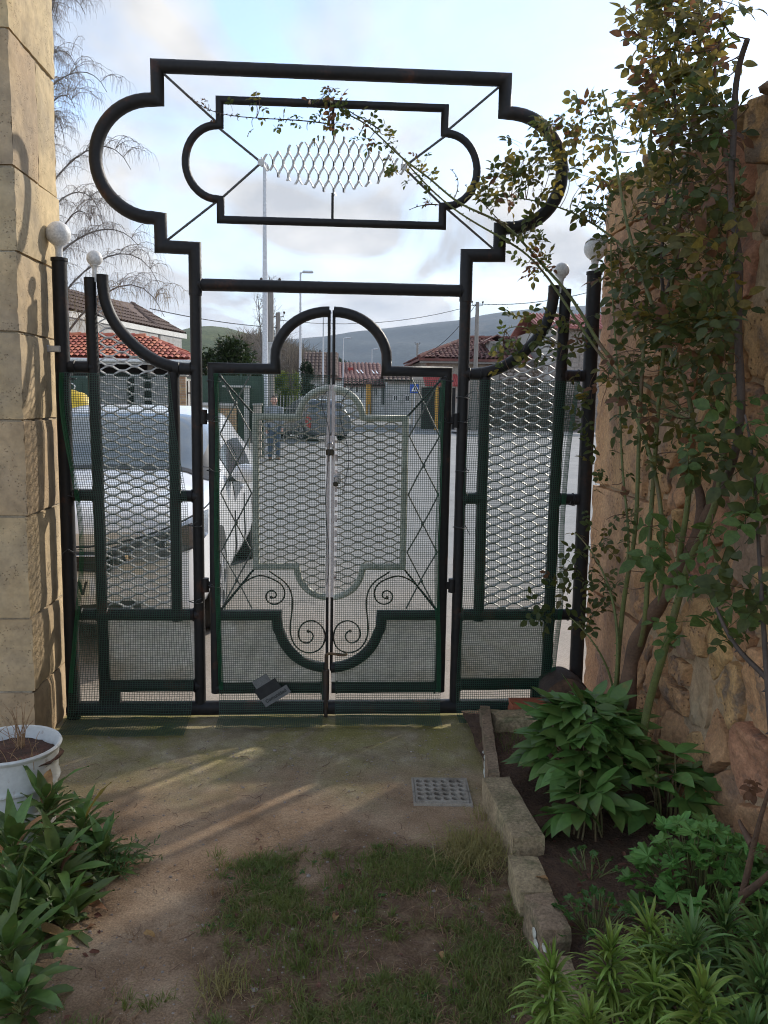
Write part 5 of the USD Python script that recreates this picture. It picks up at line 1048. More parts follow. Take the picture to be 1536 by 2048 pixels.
look('rose_brown', (0.22, 0.13, 0.05), (0.30, 0.17, 0.065), 9, rough=0.6, trans=0.5, isl=0.35)
look('rose_fresh', (0.10, 0.20, 0.045), (0.15, 0.26, 0.065), 9, rough=0.5, trans=0.5, isl=0.25)
look('cane_green', (0.13, 0.145, 0.04), (0.10, 0.11, 0.035), 12, rough=0.6, c3=(0.14, 0.08, 0.045), c3scale=6)
look('cane_dark', (0.085, 0.06, 0.045), (0.055, 0.042, 0.032), 12, rough=0.7)
look('cane_brown', (0.15, 0.085, 0.05), (0.10, 0.058, 0.036), 10, rough=0.85, bump=0.4)
look('peony_leaf', (0.085, 0.165, 0.035), (0.12, 0.215, 0.05), 9, rough=0.42, trans=0.2, rand=0.25, fine=0.15, c3=(0.20, 0.19, 0.05), c3scale=22, c3lo=.60, c3hi=.75)
look('peony_stem', (0.16, 0.10, 0.05), (0.12, 0.13, 0.04), 10, rough=0.6)
look('lily_leaf', (0.22, 0.32, 0.055), (0.28, 0.38, 0.075), 9, rough=0.45, trans=0.25, rand=0.28, fine=0.12, c3=(0.16, 0.26, 0.05), c3scale=14, c3lo=.5, c3hi=.7)
look('lily_leaf_deep', (0.11, 0.20, 0.05), (0.15, 0.25, 0.065), 9, rough=0.42, trans=0.2, rand=0.22, fine=0.08)
look('lobed_leaf', (0.11, 0.24, 0.05), (0.15, 0.29, 0.065), 9, rough=0.55, trans=0.25, rand=0.25, fine=0.1)
look('broad_leaf', (0.085, 0.145, 0.032), (0.12, 0.19, 0.045), 8, rough=0.45, trans=0.2, rand=0.28, fine=0.15, c3=(0.24, 0.20, 0.06), c3scale=20, c3lo=.60, c3hi=.74)
look('feather_leaf', (0.055, 0.17, 0.03), (0.08, 0.21, 0.04), 9, rough=0.55, trans=0.25, isl=0.25)
look('moss_green', (0.05, 0.07, 0.018), (0.03, 0.045, 0.012), 30, rough=1.0)

# ---- left pier of dressed blocks
XJ, PY0, PY1 = -1.325, -.39, .205
lp = thing('stone_pier', 'left gate pier of pale dressed sandstone blocks with gate shadows on it', 'pier', (XJ - .4, -.1, 0))
zs = [-.05, .27, .61, 1.07, 1.49, 1.865, 2.20, 2.545, 3.085, 3.6, 4.1]
obj('core', MB().box((XJ - .95, PY0 + .012, -.05), (XJ - .014, PY1 - .012, 4.08)), 'lime_mortar', lp)
def dressed(lo, hi, seed, ch=.006, amp=.0025):
    """a hand-dressed block: chamfered, its faces and arrises slightly worn"""
    lo, hi = np.array(lo, float), np.array(hi, float); n = np.maximum(((hi - lo) / .07).astype(int), 2)
    t = trimesh.creation.box(extents=hi - lo); t = t.subdivide_to_size(.09); v = np.array(t.vertices) + (lo + hi) / 2
    c, h = (lo + hi) / 2, (hi - lo) / 2; d = h - np.abs(v - c); e = np.sort(d, 1); edge = np.clip(1 - e[:, 1] / .02, 0, 1); ch = min(ch, .1 * float((hi - lo).min()))
    nrm = unit_rows((v - c) / h ** 1.0 * (d < 1e-6)); w = meshkit.fbm(v * 9 + seed * 3.1, 3, seed) - .5; w2 = meshkit.fbm(v * 30 + seed * 1.7, 2, seed + 5)
    v = v + nrm * (amp * 2 * w)[:, None] - unit_rows(v - c) * (edge * (ch * .5 + ch * 1.3 * np.maximum(w2 - .45, 0) * 3))[:, None]
    return v, np.array(t.faces)
def unit_rows(v): return v / np.maximum(np.linalg.norm(v, axis=1, keepdims=True), 1e-9)
for k in range(len(zs) - 1):
    z0, z1 = zs[k] + .004, zs[k + 1] - .004; off = (.0, .006, -.004, .003, 0, -.005, .004, 0, .003, 0)[k]; back = .105 if k in (2, 3, 4) else None
    if k % 2 == 0 or True:
        split = (.10, .11, .095, .10, .10, None, None, -.06, None, .0)[k]
        if split is None: obj('block', dressed((XJ - .93, PY0 + off, z0), (XJ + off * .4, PY1, z1), k), 'ashlar', lp, smooth=25)
        else:
            obj('block', dressed((XJ - .93, PY0 + off, z0), (XJ + off * .4, split - .003, z1), k), 'ashlar', lp, smooth=25)
            obj('block', dressed((XJ - .93, split + .003, z0), (XJ - .006 + off * .4, PY1, z1), k + 20), 'ashlar', lp, smooth=25)
lw_ = thing('yard_wall', 'plain rendered yard wall running left from the left stone pier', 'wall', (-4, 0, 0)); obj('wall_face', MB().box((-9, PY0 + .03, -.05), (XJ - .952, PY1 - .03, 2.9)), 'lime_mortar', lw_)

# ---- right pier and the rubble wall running back from it
XW = 1.39
rp = thing('stone_pier', 'right gate pier of weathered orange sandstone behind the climbing rose', 'pier', (XW + .3, -.2, 0))
zr_ = [-.05, .62, 1.18, 1.72, 2.10, 2.44, 2.66]
for k in range(6):
    y0 = (-.50, -.60, -.46, -.58, -.44, -.5)[k]
    obj('block', dressed((XW + .0, y0, zr_[k] + .005), (XW + .7, .26, zr_[k + 1] - .005), 40 + k, .012, .010), 'orange_stone', rp, smooth=30)
obj('core', MB().box((XW + .03, -.42, -.05), (XW + .68, .22, 2.64)), 'earth_mortar', rp)
rw = thing('rubble_wall', 'tall rubble stone wall along the right side of the yard', 'wall', (XW + .3, -2, 0))
obj('mortar', MB().box((XW + .035, -6.5, -.05), (XW + .66, -.42, 2.58)), 'earth_mortar', rw)
def rubble(parent, y0, y1, z0, z1, seed, size=.23):
    rg = np.random.default_rng(seed); n = int((y1 - y0) * (z1 - z0) / size ** 2 / .8); P = np.stack([rg.uniform(y0, y1, n), rg.uniform(z0, z1, n) * .8], 1)
    R = rect(y0, z0 * .8, y1, z1 * .8)
    def cells(P):
        far = np.vstack([P, [[-50, -50], [50, -50], [-50, 50], [50, 50]]]); V = Voronoi(far); out = []
        for i in range(len(P)):
            reg = V.regions[V.point_region[i]]; out.append(Polygon(V.vertices[reg]).intersection(R) if reg and -1 not in reg else None)
        return out
    for _ in range(2): P = np.array([[c.centroid.x, c.centroid.y] if c is not None and c.area > 0 else p for c, p in zip(cells(P), P)])
    for i, c in enumerate(cells(P)):
        if c is None or c.area < .004: continue
        c = shapely.affinity.scale(c, 1, 1.25, origin=(0, 0)) if False else Polygon([(a, b / .8) for a, b in c.exterior.coords])
        c = c.buffer(-.008).buffer(-.010, join_style=1).buffer(.010, join_style=1)
        if c.is_empty or c.geom_type != 'Polygon': continue
        L = c.exterior.length; n_ = max(22, int(L / .032)); rings = []; cen = np.array([c.centroid.x, c.centroid.y]); depth = rg.uniform(.010, .038); tilt = rg.normal(0, .16, 2)
        o = np.array([c.exterior.interpolate(k / n_, normalized=True).coords[0] for k in range(n_)])
        o = o + (meshkit.noise(np.stack([o[:, 0] * 14, o[:, 1] * 14, o[:, 0] * 0 + i], 1), 3)[:, None] - .5) * .022 * unit_rows(o - cen)
        V, F = [], []
        for s, h in ((1.0, -.03), (.975, depth * .6), (.92, depth * .95), (.78, depth), (.62, depth * 1.02), (.45, depth), (.25, depth * 1.04)):
            q = cen + (o - cen) * s; w = (meshkit.fbm(np.stack([q[:, 0] * 17, q[:, 1] * 17, q[:, 0] * 0 + seed], 1), 5, i) - .5) * .05 * (1 if s < .97 else .5)
            hh = h + w + ((q - cen) @ tilt) * (h > 0); rings.append(np.stack([XW + .035 - hh, q[:, 0], q[:, 1]], 1))
        V = np.vstack(rings + [rings[-1].mean(0)[None]])
        for a in range(6):
            for b in range(n_): F.append((a * n_ + b, a * n_ + (b + 1) % n_, (a + 1) * n_ + (b + 1) % n_)); F.append((a * n_ + b, (a + 1) * n_ + (b + 1) % n_, (a + 1) * n_ + b))
        for b in range(n_): F.append((6 * n_ + b, 6 * n_ + (b + 1) % n_, len(V) - 1))
        F = np.array(F)[:, ::-1]
        obj('stone', (V, F), rg.choice(['rubble_ochre', 'rubble_ochre', 'rubble_ochre', 'rubble_red', 'orange_stone', 'rubble_ochre', 'rubble_grey']), parent, smooth=38)
rubble(rw, -2.75, -.50, -.05, 2.60, 5)
rg = np.random.default_rng(31)
y = .2
while y > -2.8:
    w = rg.uniform(.24, .42); obj('coping_stone', blob((XW + .30, y - w / 2, (2.575 if y < -.4 else 2.65) + rg.uniform(0, .02)), (.35, w * .54, rg.uniform(.045, .075)), int(rg.integers(999)), 2, .28, 1.6), rg.choice(['rubble_grey', 'rubble_ochre', 'rubble_grey']), rw, smooth=50); y -= w
# pale roof slope beyond the right wall
look('pale_roof', (0.50, 0.46, 0.38), (0.44, 0.40, 0.33), 2, rough=0.9, c3=(0.36, 0.33, 0.27), c3scale=1.0)
nb = thing('neighbour_shed', 'pale rendered outbuilding showing just above the top of the right wall', 'shed', (3.2, .3, 0))
tz = atx(1500, 163, 2.25)[2]
obj('wall', MB().box((2.25, -7, -.05), (5.5, -.05, tz - .09)), 'pale_roof', nb); obj('roof_edge', MB().box((2.20, -7.05, tz - .09), (5.55, 0, tz), .02), 'render_beige', nb)

# ---- the ground of the yard
def yard_height(X, Y):
    p = np.stack([X, Y, X * 0], -1); g = np.clip((-Y - .9) / .8, 0, 1)
    h = .012 * (meshkit.fbm(p * 2.2 + 9, 3, 2) - .5) + g * (.030 * (meshkit.fbm(p * 5 + 3, 4, 4) - .5) + .012 * (meshkit.fbm(p * 26, 3, 6) - .5)) + .004 * (meshkit.fbm(p * 40, 2, 1) - .5)
    return h - .012 * np.exp(-((X + .45) ** 2 / .03 + (Y + 1.7) ** 2 / .3)) * g
def yard_look():
    n = {'g': ('geometry', {}), 's': ('separate_xyz', {}), 'nw': ('noise_texture', {'scale': 2.2, 'detail': 6.0, 'roughness': 0.6}), 'nws': ('math', {'math_type': 'multiply_add', 'value2': 1.5, 'value3': -.75}), 'yy': ('math', {'math_type': 'add'}),
         'dirt': ('map_range', {'from_min': -1.05, 'from_max': -.55, 'to_min': 1.0, 'to_max': 0.0, 'clamp': True}),
         'n1': ('noise_texture', {'scale': 7.0, 'detail': 8.0, 'roughness': 0.65}), 'conc': ('rgb_ramp', {'ramp': [(.3, (.23, .18, .105)), (.5, (.36, .29, .18)), (.7, (.52, .44, .30))]}),
         'n2': ('noise_texture', {'scale': 4.0, 'detail': 8.0, 'roughness': 0.62}), 'dr': ('rgb_ramp', {'ramp': [(.3, (.26, .165, .095)), (.5, (.40, .27, .165)), (.72, (.54, .39, .25))]}),
         'mx': ('mix', {}), 'sx': ('map_range', {'from_min': -.47, 'from_max': -.30, 'to_min': 0.0, 'to_max': 1.0, 'clamp': True}), 'xn': ('math', {'math_type': 'multiply_add', 'value2': .55, 'value3': -.275}), 'xa': ('math', {'math_type': 'add'}), 'sy': ('map_range', {'from_min': -1.15, 'from_max': -1.5, 'to_min': 0.0, 'to_max': 1.0, 'clamp': True}), 'sb': ('map_range', {'from_min': -2.0, 'from_max': -2.3, 'to_min': 0.0, 'to_max': 1.0, 'clamp': True}), 'sm': ('math', {'math_type': 'multiply'}), 'smx': ('math', {'math_type': 'maximum'}), 'sol': ('rgb_ramp', {'ramp': [(.3, (.11, .066, .038)), (.5, (.185, .118, .068)), (.72, (.31, .215, .135))]}), 'sn': ('noise_texture', {'scale': 11.0, 'detail': 8.0, 'roughness': .7}), 'smix': ('mix', {}),
         'n3': ('noise_texture', {'scale': 3.0, 'detail': 7.0, 'roughness': 0.65, 'distortion': .6}), 'mo': ('rgb_ramp', {'ramp': [(.40, (0, 0, 0)), (.58, (.9, .9, .9))]}),
         'mg': ('map_range', {'from_min': -1.0, 'from_max': -.25, 'to_min': 0.0, 'to_max': 1.0, 'clamp': True}), 'mm': ('math', {'math_type': 'multiply'}), 'mosc': ('mix', {'color2': (.30, .265, .085)}),
         'v': ('voronoi_texture', {'scale': 95.0, 'feature': 'f1'}), 'vr': ('rgb_ramp', {'ramp': [(.12, (1, 1, 1)), (.20, (0, 0, 0))]}), 'nv': ('noise_texture', {'scale': 30.0, 'detail': 2.0}), 'nvr': ('rgb_ramp', {'ramp': [(.56, (0, 0, 0)), (.64, (.8, .8, .8))]}), 'sp': ('math', {'math_type': 'multiply'}), 'spc': ('mix', {'color2': (.62, .56, .44)}),
         'nf': ('noise_texture', {'scale': 160.0, 'detail': 3.0, 'roughness': .7}), 'fr': ('rgb_ramp', {'ramp': [(.3, (.62, .62, .62)), (.7, (1.34, 1.34, 1.34))]}), 'mf': ('mix', {'mix_type': 'multiply', 'fac': 1.0}),
         'nb': ('noise_texture', {'scale': 75.0, 'detail': 7.0, 'roughness': .7}), 'b': ('bump', {'strength': .7, 'distance': .012}), 'p': ('principled_bsdf', {'roughness': .95, 'specular_ior_level': .25})}
    l = [('g.position', 's.vector')] + [('g.position', f'{k}.vector') for k in ('nw', 'n1', 'n2', 'n3', 'v', 'nv', 'nf', 'nb')] + [('nw.fac', 'nws.value1'), ('s.y', 'yy.value1'), ('nws.value', 'yy.value2'), ('yy.value', 'dirt.value'), ('n1.fac', 'conc.fac'), ('n2.fac', 'dr.fac'), ('dirt.result', 'mx.fac'), ('conc.color', 'mx.color1'), ('s.x', 'xa.value1'), ('nw.fac', 'xn.value1'), ('xn.value', 'xa.value2'), ('xa.value', 'sx.value'), ('yy.value', 'sy.value'), ('s.y', 'sb.value'), ('sx.result', 'sm.value1'), ('sy.result', 'sm.value2'), ('sm.value', 'smx.value1'), ('sb.result', 'smx.value2'), ('g.position', 'sn.vector'), ('sn.fac', 'sol.fac'), ('smx.value', 'smix.fac'), ('dr.color', 'smix.color1'), ('sol.color', 'smix.color2'), ('smix.color', 'mx.color2'),
         ('n3.fac', 'mo.fac'), ('yy.value', 'mg.value'), ('mo.color', 'mm.value1'), ('mg.result', 'mm.value2'), ('mm.value', 'mosc.fac'), ('mx.color', 'mosc.color1'), ('v.distance', 'vr.fac'), ('nv.fac', 'nvr.fac'), ('vr.color', 'sp.value1'), ('nvr.color', 'sp.value2'), ('sp.value', 'spc.fac'), ('mosc.color', 'spc.color1'),
         ('nf.fac', 'fr.fac'), ('spc.color', 'mf.color1'), ('fr.color', 'mf.color2'), ('mf.color', 'p.base_color'), ('nb.fac', 'b.height'), ('b.normal', 'p.normal')]
    M['yard_earth'] = usdkit.material(stage, '/World/Looks/yard_earth', n, l, surface='p.BSDF')
yard_look()
obj('yard', sheet(-2.4, 1.46, -4.6, .05, .0, 200, 240, yard_height), 'yard_earth', smooth=True, kind='structure')
obj('yard', sheet(-9, 1.46, -9, -4.6, .0), 'yard_earth', kind='structure')
obj('yard', sheet(-9, -2.4, -4.6, -.3, .0), 'yard_earth', kind='structure')
def bed_height(X, Y):
    p = np.stack([X, Y, X * 0], -1); return .05 * (meshkit.fbm(p * 6 + 2, 4, 3) - .5) + .02 * (meshkit.fbm(p * 30, 3, 8) - .5)
obj('flower_bed', sheet(.67, 1.44, -3.2, -.06, .055, 40, 130, bed_height), 'bed_soil', smooth=True, kind='structure')

# ---- stones edging the bed
def edging(label, lo, hi, seed, rz=0.0, name='edging_stone', mat='kerb_stone', lichen=0):
    c = (np.array(lo) + hi) / 2; t = thing(name, label, 'edging stone', (c[0], c[1], lo[2]), rz=rz); v, f = dressed(np.array(lo) - c + [0, 0, (hi[2] - lo[2]) / 2], np.array(hi) - c + [0, 0, (hi[2] - lo[2]) / 2], seed, .010, .007)
    obj('stone', (v, f), mat, t, smooth=22, local=True)
    rg = np.random.default_rng(seed)
    for k in range(lichen):
        y = rg.uniform(-.28, -.02); z = rg.uniform(.05, .13); h = (np.array(hi) - lo) / 2
        obj('lichen', blob((-h[0] - .001, y * 1.0, z), (.004, rg.uniform(.010, .02), rg.uniform(.010, .018)), k, 1, .4), 'lichen', t, local=True)
edging('thin upright edging slab with white lichen spots nearest the gate', (.690, -.97, -.04), (.738, -.20, .125), 71, -.13, lichen=9)
edging('long flat topped edging block under the big peony leaves', (.62, -1.475, -.04), (.735, -.99, .125), 72, .05)
edging('rough brown edging block, second from the bottom of the row, with a broken top', (.60, -1.755, -.04), (.705, -1.525, .095), 73, -.04)
edging('small square edging stone with a pale lichened corner above the lilies', (.60, -1.985, -.04), (.69, -1.80, .125), 74, .06, lichen=5)
edging('low edging stone half hidden by the lily leaves at the bottom', (.575, -2.29, -.04), (.67, -2.035, .085), 75, -.03)
lg = thing('log', 'sawn log end lying at the foot of the right gate post', 'log', (1.175, -.12, .06))
m = MB(); a = np.linspace(0, 2 * PI, 29)[:-1]; rr = .104 * (1 + .05 * np.sin(a * 2 + 1) + .03 * np.sin(a * 5))
ringp = lambda y, s: np.stack([1.175 + rr * s * np.cos(a), np.full(28, y), .158 + rr * s * np.sin(a)], 1)
V = np.vstack([ringp(.0, .97), ringp(-.06, 1.02), ringp(-.17, 1.0), ringp(-.185, .93)]); F = [(r_ * 28 + k, r_ * 28 + (k + 1) % 28, (r_ + 1) * 28 + (k + 1) % 28, (r_ + 1) * 28 + k) for r_ in range(3) for k in range(28)]
obj('bark', (V, np.array(F)), 'log_bark', lg, smooth=50); V = np.vstack([ringp(-.184, .935), ringp(-.188, .6), ringp(-.186, .3), [[1.175, -.189, .158]]]); F = [t_ for r_ in range(2) for k in range(28) for t_ in ((r_ * 28 + k, r_ * 28 + (k + 1) % 28, (r_ + 1) * 28 + (k + 1) % 28), (r_ * 28 + k, (r_ + 1) * 28 + (k + 1) % 28, (r_ + 1) * 28 + k))] + [(56 + k, 56 + (k + 1) % 28, 84) for k in range(28)]
obj('sawn_face', (V, np.array(F)), 'log_end', lg, smooth=60)
bt = thing('clay_brick', 'orange clay brick lying behind the flower bed beside the sawn log', 'brick', (1.0, -.12, .05)); obj('brick_body', dressed((.90, -.20, .06), (1.13, -.09, .125), 80, .01, .004), 'clay_brick', bt, smooth=30)
bs = thing('flat_stone', 'flat brown stone at the gate end of the flower bed, below the clay brick', 'stone', (.98, -.3, .03)); obj('slab', dressed((.78, -.34, .0), (1.20, -.21, .115), 81, .018, .012), 'kerb_stone', bs, smooth=30)

# ---- drain cover
dg = thing('drain_cover', 'square grey drain grate with round holes set in the ground by the edging slab', 'drain cover', (.465, -.87, .0), rz=-.05)
g_ = rect(-.108, -.108, .108, .108).buffer(-.008).buffer(.008)
for i in range(6):
    for j in range(5): g_ = g_.difference(shapely.affinity.scale(Point((i - 2.5) * .0345, (j - 2) * .039).buffer(.0138, 10), 1.0, 1.12))
d = trimesh.creation.extrude_polygon(g_, .014, engine='earcut'); obj('plate', (np.array(d.vertices) + [0, 0, -.001], np.array(d.faces)), 'plastic_grate', dg, local=True)
fr = rect(-.118, -.118, .118, .118).difference(rect(-.110, -.110, .110, .110)); d = trimesh.creation.extrude_polygon(fr, .012, engine='earcut'); obj('frame', (np.array(d.vertices) + [0, 0, -.002], np.array(d.faces)), 'plastic_grate', dg, local=True)
obj('pit', MB().box((-.111, -.111, -.006), (.111, .111, -.0025)), 'dark_void', dg, local=True)

# ---- white enamel bucket with dry stalks
pt = thing('bucket', 'old white metal bucket used as a plant pot at the left edge', 'bucket', (-1.165, -1.13, 0)); c = (-1.165, -1.13, 0.0)
obj('shell', lathe([(.145, .0), (.148, .005), (.155, .09), (.163, .098), (.163, .108), (.157, .116), (.162, .19), (.172, .20), (.172, .212), (.165, .222), (.172, .315), (.180, .322), (.183, .330), (.179, .337), (.170, .334), (.164, .30), (.15, .27)], c, 40), 'enamel', pt, smooth=40)
sv = blob((c[0], c[1], .285), (.162, .162, .022), 4, 3, .35, 3.0); obj('soil', sv, 'pot_soil', pt, smooth=True)
rg = np.random.default_rng(7); sp = thing('dry_stalks', 'dead straw coloured grass stalks standing in the white bucket', 'dry plant', (c[0], c[1], .29)); mb = MB()
for k in range(46):
    cl = (.03, .04) if k < 26 else rg.uniform(-.13, .13, 2); p = np.array([c[0] + cl[0] + rg.normal(0, .012), c[1] + cl[1] + rg.normal(0, .012), .285]); h = rg.uniform(.06, .20) * (1 if k < 26 else .7); e = rg.normal(0, .4, 2) if k > 20 else rg.normal(0, .16, 2)
    mb.tube(spline([p, p + [e[0] * h * .4, e[1] * h * .4, h * .6], p + [e[0] * h * 1.2, e[1] * h * 1.2, h]], 6), np.linspace(.0017, .0008, 6), 4, False)
tag(obj('stalk', mb, 'straw', sp), kind='stuff')

# ================================================================ plants
def plant(name, label, loc, cat='plant', group=None): return thing(name, label, cat, loc, group)
def rosette(name, label, x, y, n, L, W, seed, mat='broad_leaf', up=(.35, 1.25), shape='lance', zbase=.0, curl=(.3, 1.3), stem_h=0.0):
    rg = np.random.default_rng(seed); t = plant(name, label, (x, y, zbase)); st = MB()
    for k in range(n):
        a = k * 2.39996 + rg.normal(0, .25); s = k / n; el = up[0] + (up[1] - up[0]) * s + rg.normal(0, .12); h = zbase + stem_h * s
        d = np.array([math.cos(a) * math.cos(el), math.sin(a) * math.cos(el), math.sin(el)]); l = L * rg.uniform(.5, 1.25) * (1 - .3 * s); b = np.array([x, y, h]) + d * .012
        st.tube([b - d * .01 - [0, 0, .004], b + d * l * .12], .0035, 5)
        obj('leaf', leaf(b + d * l * .05, d, [0, 0, 1], l, W * rg.uniform(.8, 1.2), rg.uniform(*curl) * (1 + (1 - s)), .30, 7, shape, rg.normal(0, .35), .07), mat if rg.random() > .05 + .12 * (s < .15) else ('rose_yellow' if rg.random() < .5 else 'dry_leaf'), t, smooth=True)
    if stem_h: st.tube([[x, y, zbase - .01], [x, y, zbase + stem_h]], .007, 6)
    obj('stem', st, 'cane_green', t); return t
LP = [(92, 1600, .19, 30, .19, .046, 'topmost broad leaved plant, right against the white bucket'), (165, 1650, .13, 26, .17, .042, 'broad leaved plant leaning to the path, right of the white bucket'), (25, 1690, .15, 28, .21, .050, 'broad leaved plant just below the white bucket, cut by the left edge'),
      (115, 1735, .12, 30, .20, .050, 'broad leaved plant in the middle of the left bed'), (205, 1700, .08, 22, .15, .040, 'smaller broad leaved plant beside the feathery herb'), (35, 1800, .10, 26, .20, .050, 'broad leaved plant below the middle one, cut by the left edge'), (125, 1830, .05, 20, .20, .052, 'broad leaved plant with long leaves hanging down to the path'), (15, 1900, .08, 22, .19, .048, 'lower broad leaved plant at the left edge'), (40, 1990, .07, 20, .16, .046, 'lowest broad leaved plant in the bottom left corner')]
for k, (px, py, h, n, L, W, lab) in enumerate(LP):
    q = atz(px, py, h); rosette('leafy_plant', lab, q[0], q[1], int(n * 1.5), L * 1.08, W * .82, 100 + k, stem_h=h, curl=(.1, 1.1), up=(.1, 1.3))
def feather(label, x, y, seed, R=.085, H=.14):
    rg = np.random.default_rng(seed); t = plant('feathery_herb', label, (x, y, 0), 'herb'); mb, st = MB(), MB()
    for k in range(60):
        a = rg.uniform(0, 2 * PI); el = rg.uniform(.3, 1.4); d = np.array([math.cos(a) * math.cos(el), math.sin(a) * math.cos(el), math.sin(el)]); l = rg.uniform(.5, 1.1) * H; tip = np.array([x, y, 0]) + d * l + [math.cos(a) * R * .4, math.sin(a) * R * .4, 0]
        P = spline([[x + rg.normal(0, .012), y + rg.normal(0, .012), -.003], (np.array([x, y, 0]) + tip) / 2 + [0, 0, .02], tip], 6); st.tube(P, .0012, 4, False)
        for q in range(8):
            o = P[2 + q % 4]; e = unit(rg.normal(0, 1, 3) + d * .8); mb.add(*leaf(o, e, [0, 0, 1], rg.uniform(.014, .028), .006, .4, .2, 2, 'lance'))
    tag(obj('frond', mb, 'feather_leaf', t), kind='stuff'); tag(obj('stalk', st, 'cane_green', t), kind='stuff')
feather('bright green feathery herb beside the path', -.715, -1.46, 5); 
# peonies
def peony(label, x, y, R, H, n, seed, zb=.08, squash=1.0, lean=0.0):
    rg = np.random.default_rng(seed); t = plant('peony', label, (x, y, zb)); st = MB()
    for k in range(n):
        a = k * 2.39996 + rg.normal(0, .2); s = (k + .5) / n; rad = R * math.sqrt(s) * rg.uniform(.8, 1.05); hz = H * (1 - .72 * s ** 1.5) * rg.uniform(.78, 1.06); out = np.array([math.cos(a), math.sin(a) * squash, 0])
        hub = np.array([x, y, zb]) + out * rad * .85 + [lean * hz, 0, hz]; P = spline([[x + out[0] * .05, y + out[1] * .05, zb - .01], (np.array([x, y, zb]) + hub) / 2 + out * .02 + [0, 0, .05], hub], 8); st.tube(P, np.linspace(.0045, .0022, 8), 5, False)
        d0 = unit((P[-1] - P[-2]) / np.linalg.norm(P[-1] - P[-2]) * .5 + out * .9 + [0, 0, rg.normal(-.15, .3)]); side = unit(np.cross(d0, [0, 0, 1])); m = rg.integers(5, 8)
        for q in range(m):
            f = (q - (m - 1) / 2) / ((m - 1) / 2); d = unit(d0 * math.cos(f * 1.45) + side * math.sin(f * 1.45) + [0, 0, rg.normal(0, .12)]); L = (.135 - .035 * abs(f)) * rg.uniform(.85, 1.25)
            obj('leaf', leaf(hub, d, [0, 0, 1], L, L * rg.uniform(.36, .47), rg.uniform(.0, .7), .16, 6, 'lance', rg.normal(0, .3)), 'peony_leaf', t, smooth=True)
        if k % 6 == 1: obj('bud', blob(hub + [0, 0, .02], (.011, .011, .013), k, 1, .1), 'cane_green', t, smooth=True)
    obj('stem', st, 'peony_stem', t)
peony('large peony bush with broad dark green leaves in front of the right pier', 1.03, -1.03, .27, .37, 78, 201)
peony('dark shaded peony at the foot of the rubble wall, right of the large peony', 1.24, -1.30, .15, .26, 14, 202)
peony('small low peony shoot in front of the large peony, above the soil', .93, -1.36, .13, .20, 10, 203)
# lilies
def lily(label, x, y, H, n, L, seed, mat, lean=(0, 0), W=.013):
    rg = np.random.default_rng(seed); t = plant('lily', label, (x, y, .08), 'lily'); P = spline([[x, y, .07], [x + lean[0] * .4, y + lean[1] * .4, .08 + H * .55], [x + lean[0], y + lean[1], .08 + H]], 20)
    obj('stem', tube(P, np.linspace(.008, .004, 20), 7), 'cane_green', t, smooth=True)
    for k in range(n):
        s = .18 + .82 * (k / n); i = s * 19; p = P[int(min(i, 18))] + (P[min(int(i) + 1, 19)] - P[int(min(i, 18))]) * (i - int(i)); a = k * 2.39996 + rg.normal(0, .15); el = .25 + 1.0 * max(0, (s - .5) / .5) ** 1.2 + rg.normal(0, .2)
        d = np.array([math.cos(a) * math.cos(el), math.sin(a) * math.cos(el), math.sin(el)]); l = L * rg.uniform(.6, 1.15) * (1 - .35 * max(0, s - .75) / .25)
        obj('leaf', leaf(p, d, [0, 0, 1], l, W * rg.uniform(.85, 1.2), rg.uniform(.6, 2.3) if s < .93 else rg.uniform(-.2, .9), .35, 8, 'strap', rg.normal(0, .2)), mat, t, smooth=True)
for k, (px, py, z, n, L, mat_, W, lab) in enumerate([(1105, 1945, .25, 96, .115, 'lily_leaf', .0105, 'pale green lily with curled leaves, leftmost of the clump at the bottom right'), (1222, 1905, .27, 100, .115, 'lily_leaf', .0105, 'pale green lily with curled leaves, second from the left, beside the low edging stone'),
    (1405, 1995, .29, 90, .145, 'lily_leaf', .0125, 'tall lily with the widest star of leaves at the bottom right'), (1385, 1885, .30, 90, .15, 'lily_leaf_deep', .0125, 'deep green lily behind the widest star of leaves, below the lobed plant'), (1525, 1960, .29, 80, .15, 'lily_leaf_deep', .014, 'deep green lily at the right edge of the view'),
    (1310, 1975, .22, 80, .12, 'lily_leaf', .011, 'pale lily between the second and the widest one, low and dense'), (1180, 2050, .21, 80, .12, 'lily_leaf', .011, 'pale lily cut by the bottom edge, below the two leftmost'), (1500, 2075, .24, 70, .14, 'lily_leaf_deep', .013, 'deep green lily in the bottom right corner, lowest of the clump'), (1300, 1860, .26, 80, .12, 'lily_leaf', .0105, 'pale lily farthest from the bottom edge, in front of the soil'),
    (1450, 1840, .28, 80, .14, 'lily_leaf_deep', .0125, 'deep green lily just left of the brown rose stem'), (1335, 1905, .25, 80, .13, 'lily_leaf', .011, 'light green lily between the farthest one and the widest star'), (1530, 1870, .28, 70, .14, 'lily_leaf_deep', .013, 'deep green lily at the right edge beside the brown rose stem')]):
    q = atz(px, py, z); lily(lab, q[0], q[1], z - .07, int(n * 1.45), L * .95, 300 + k, mat_, W=W * .85)
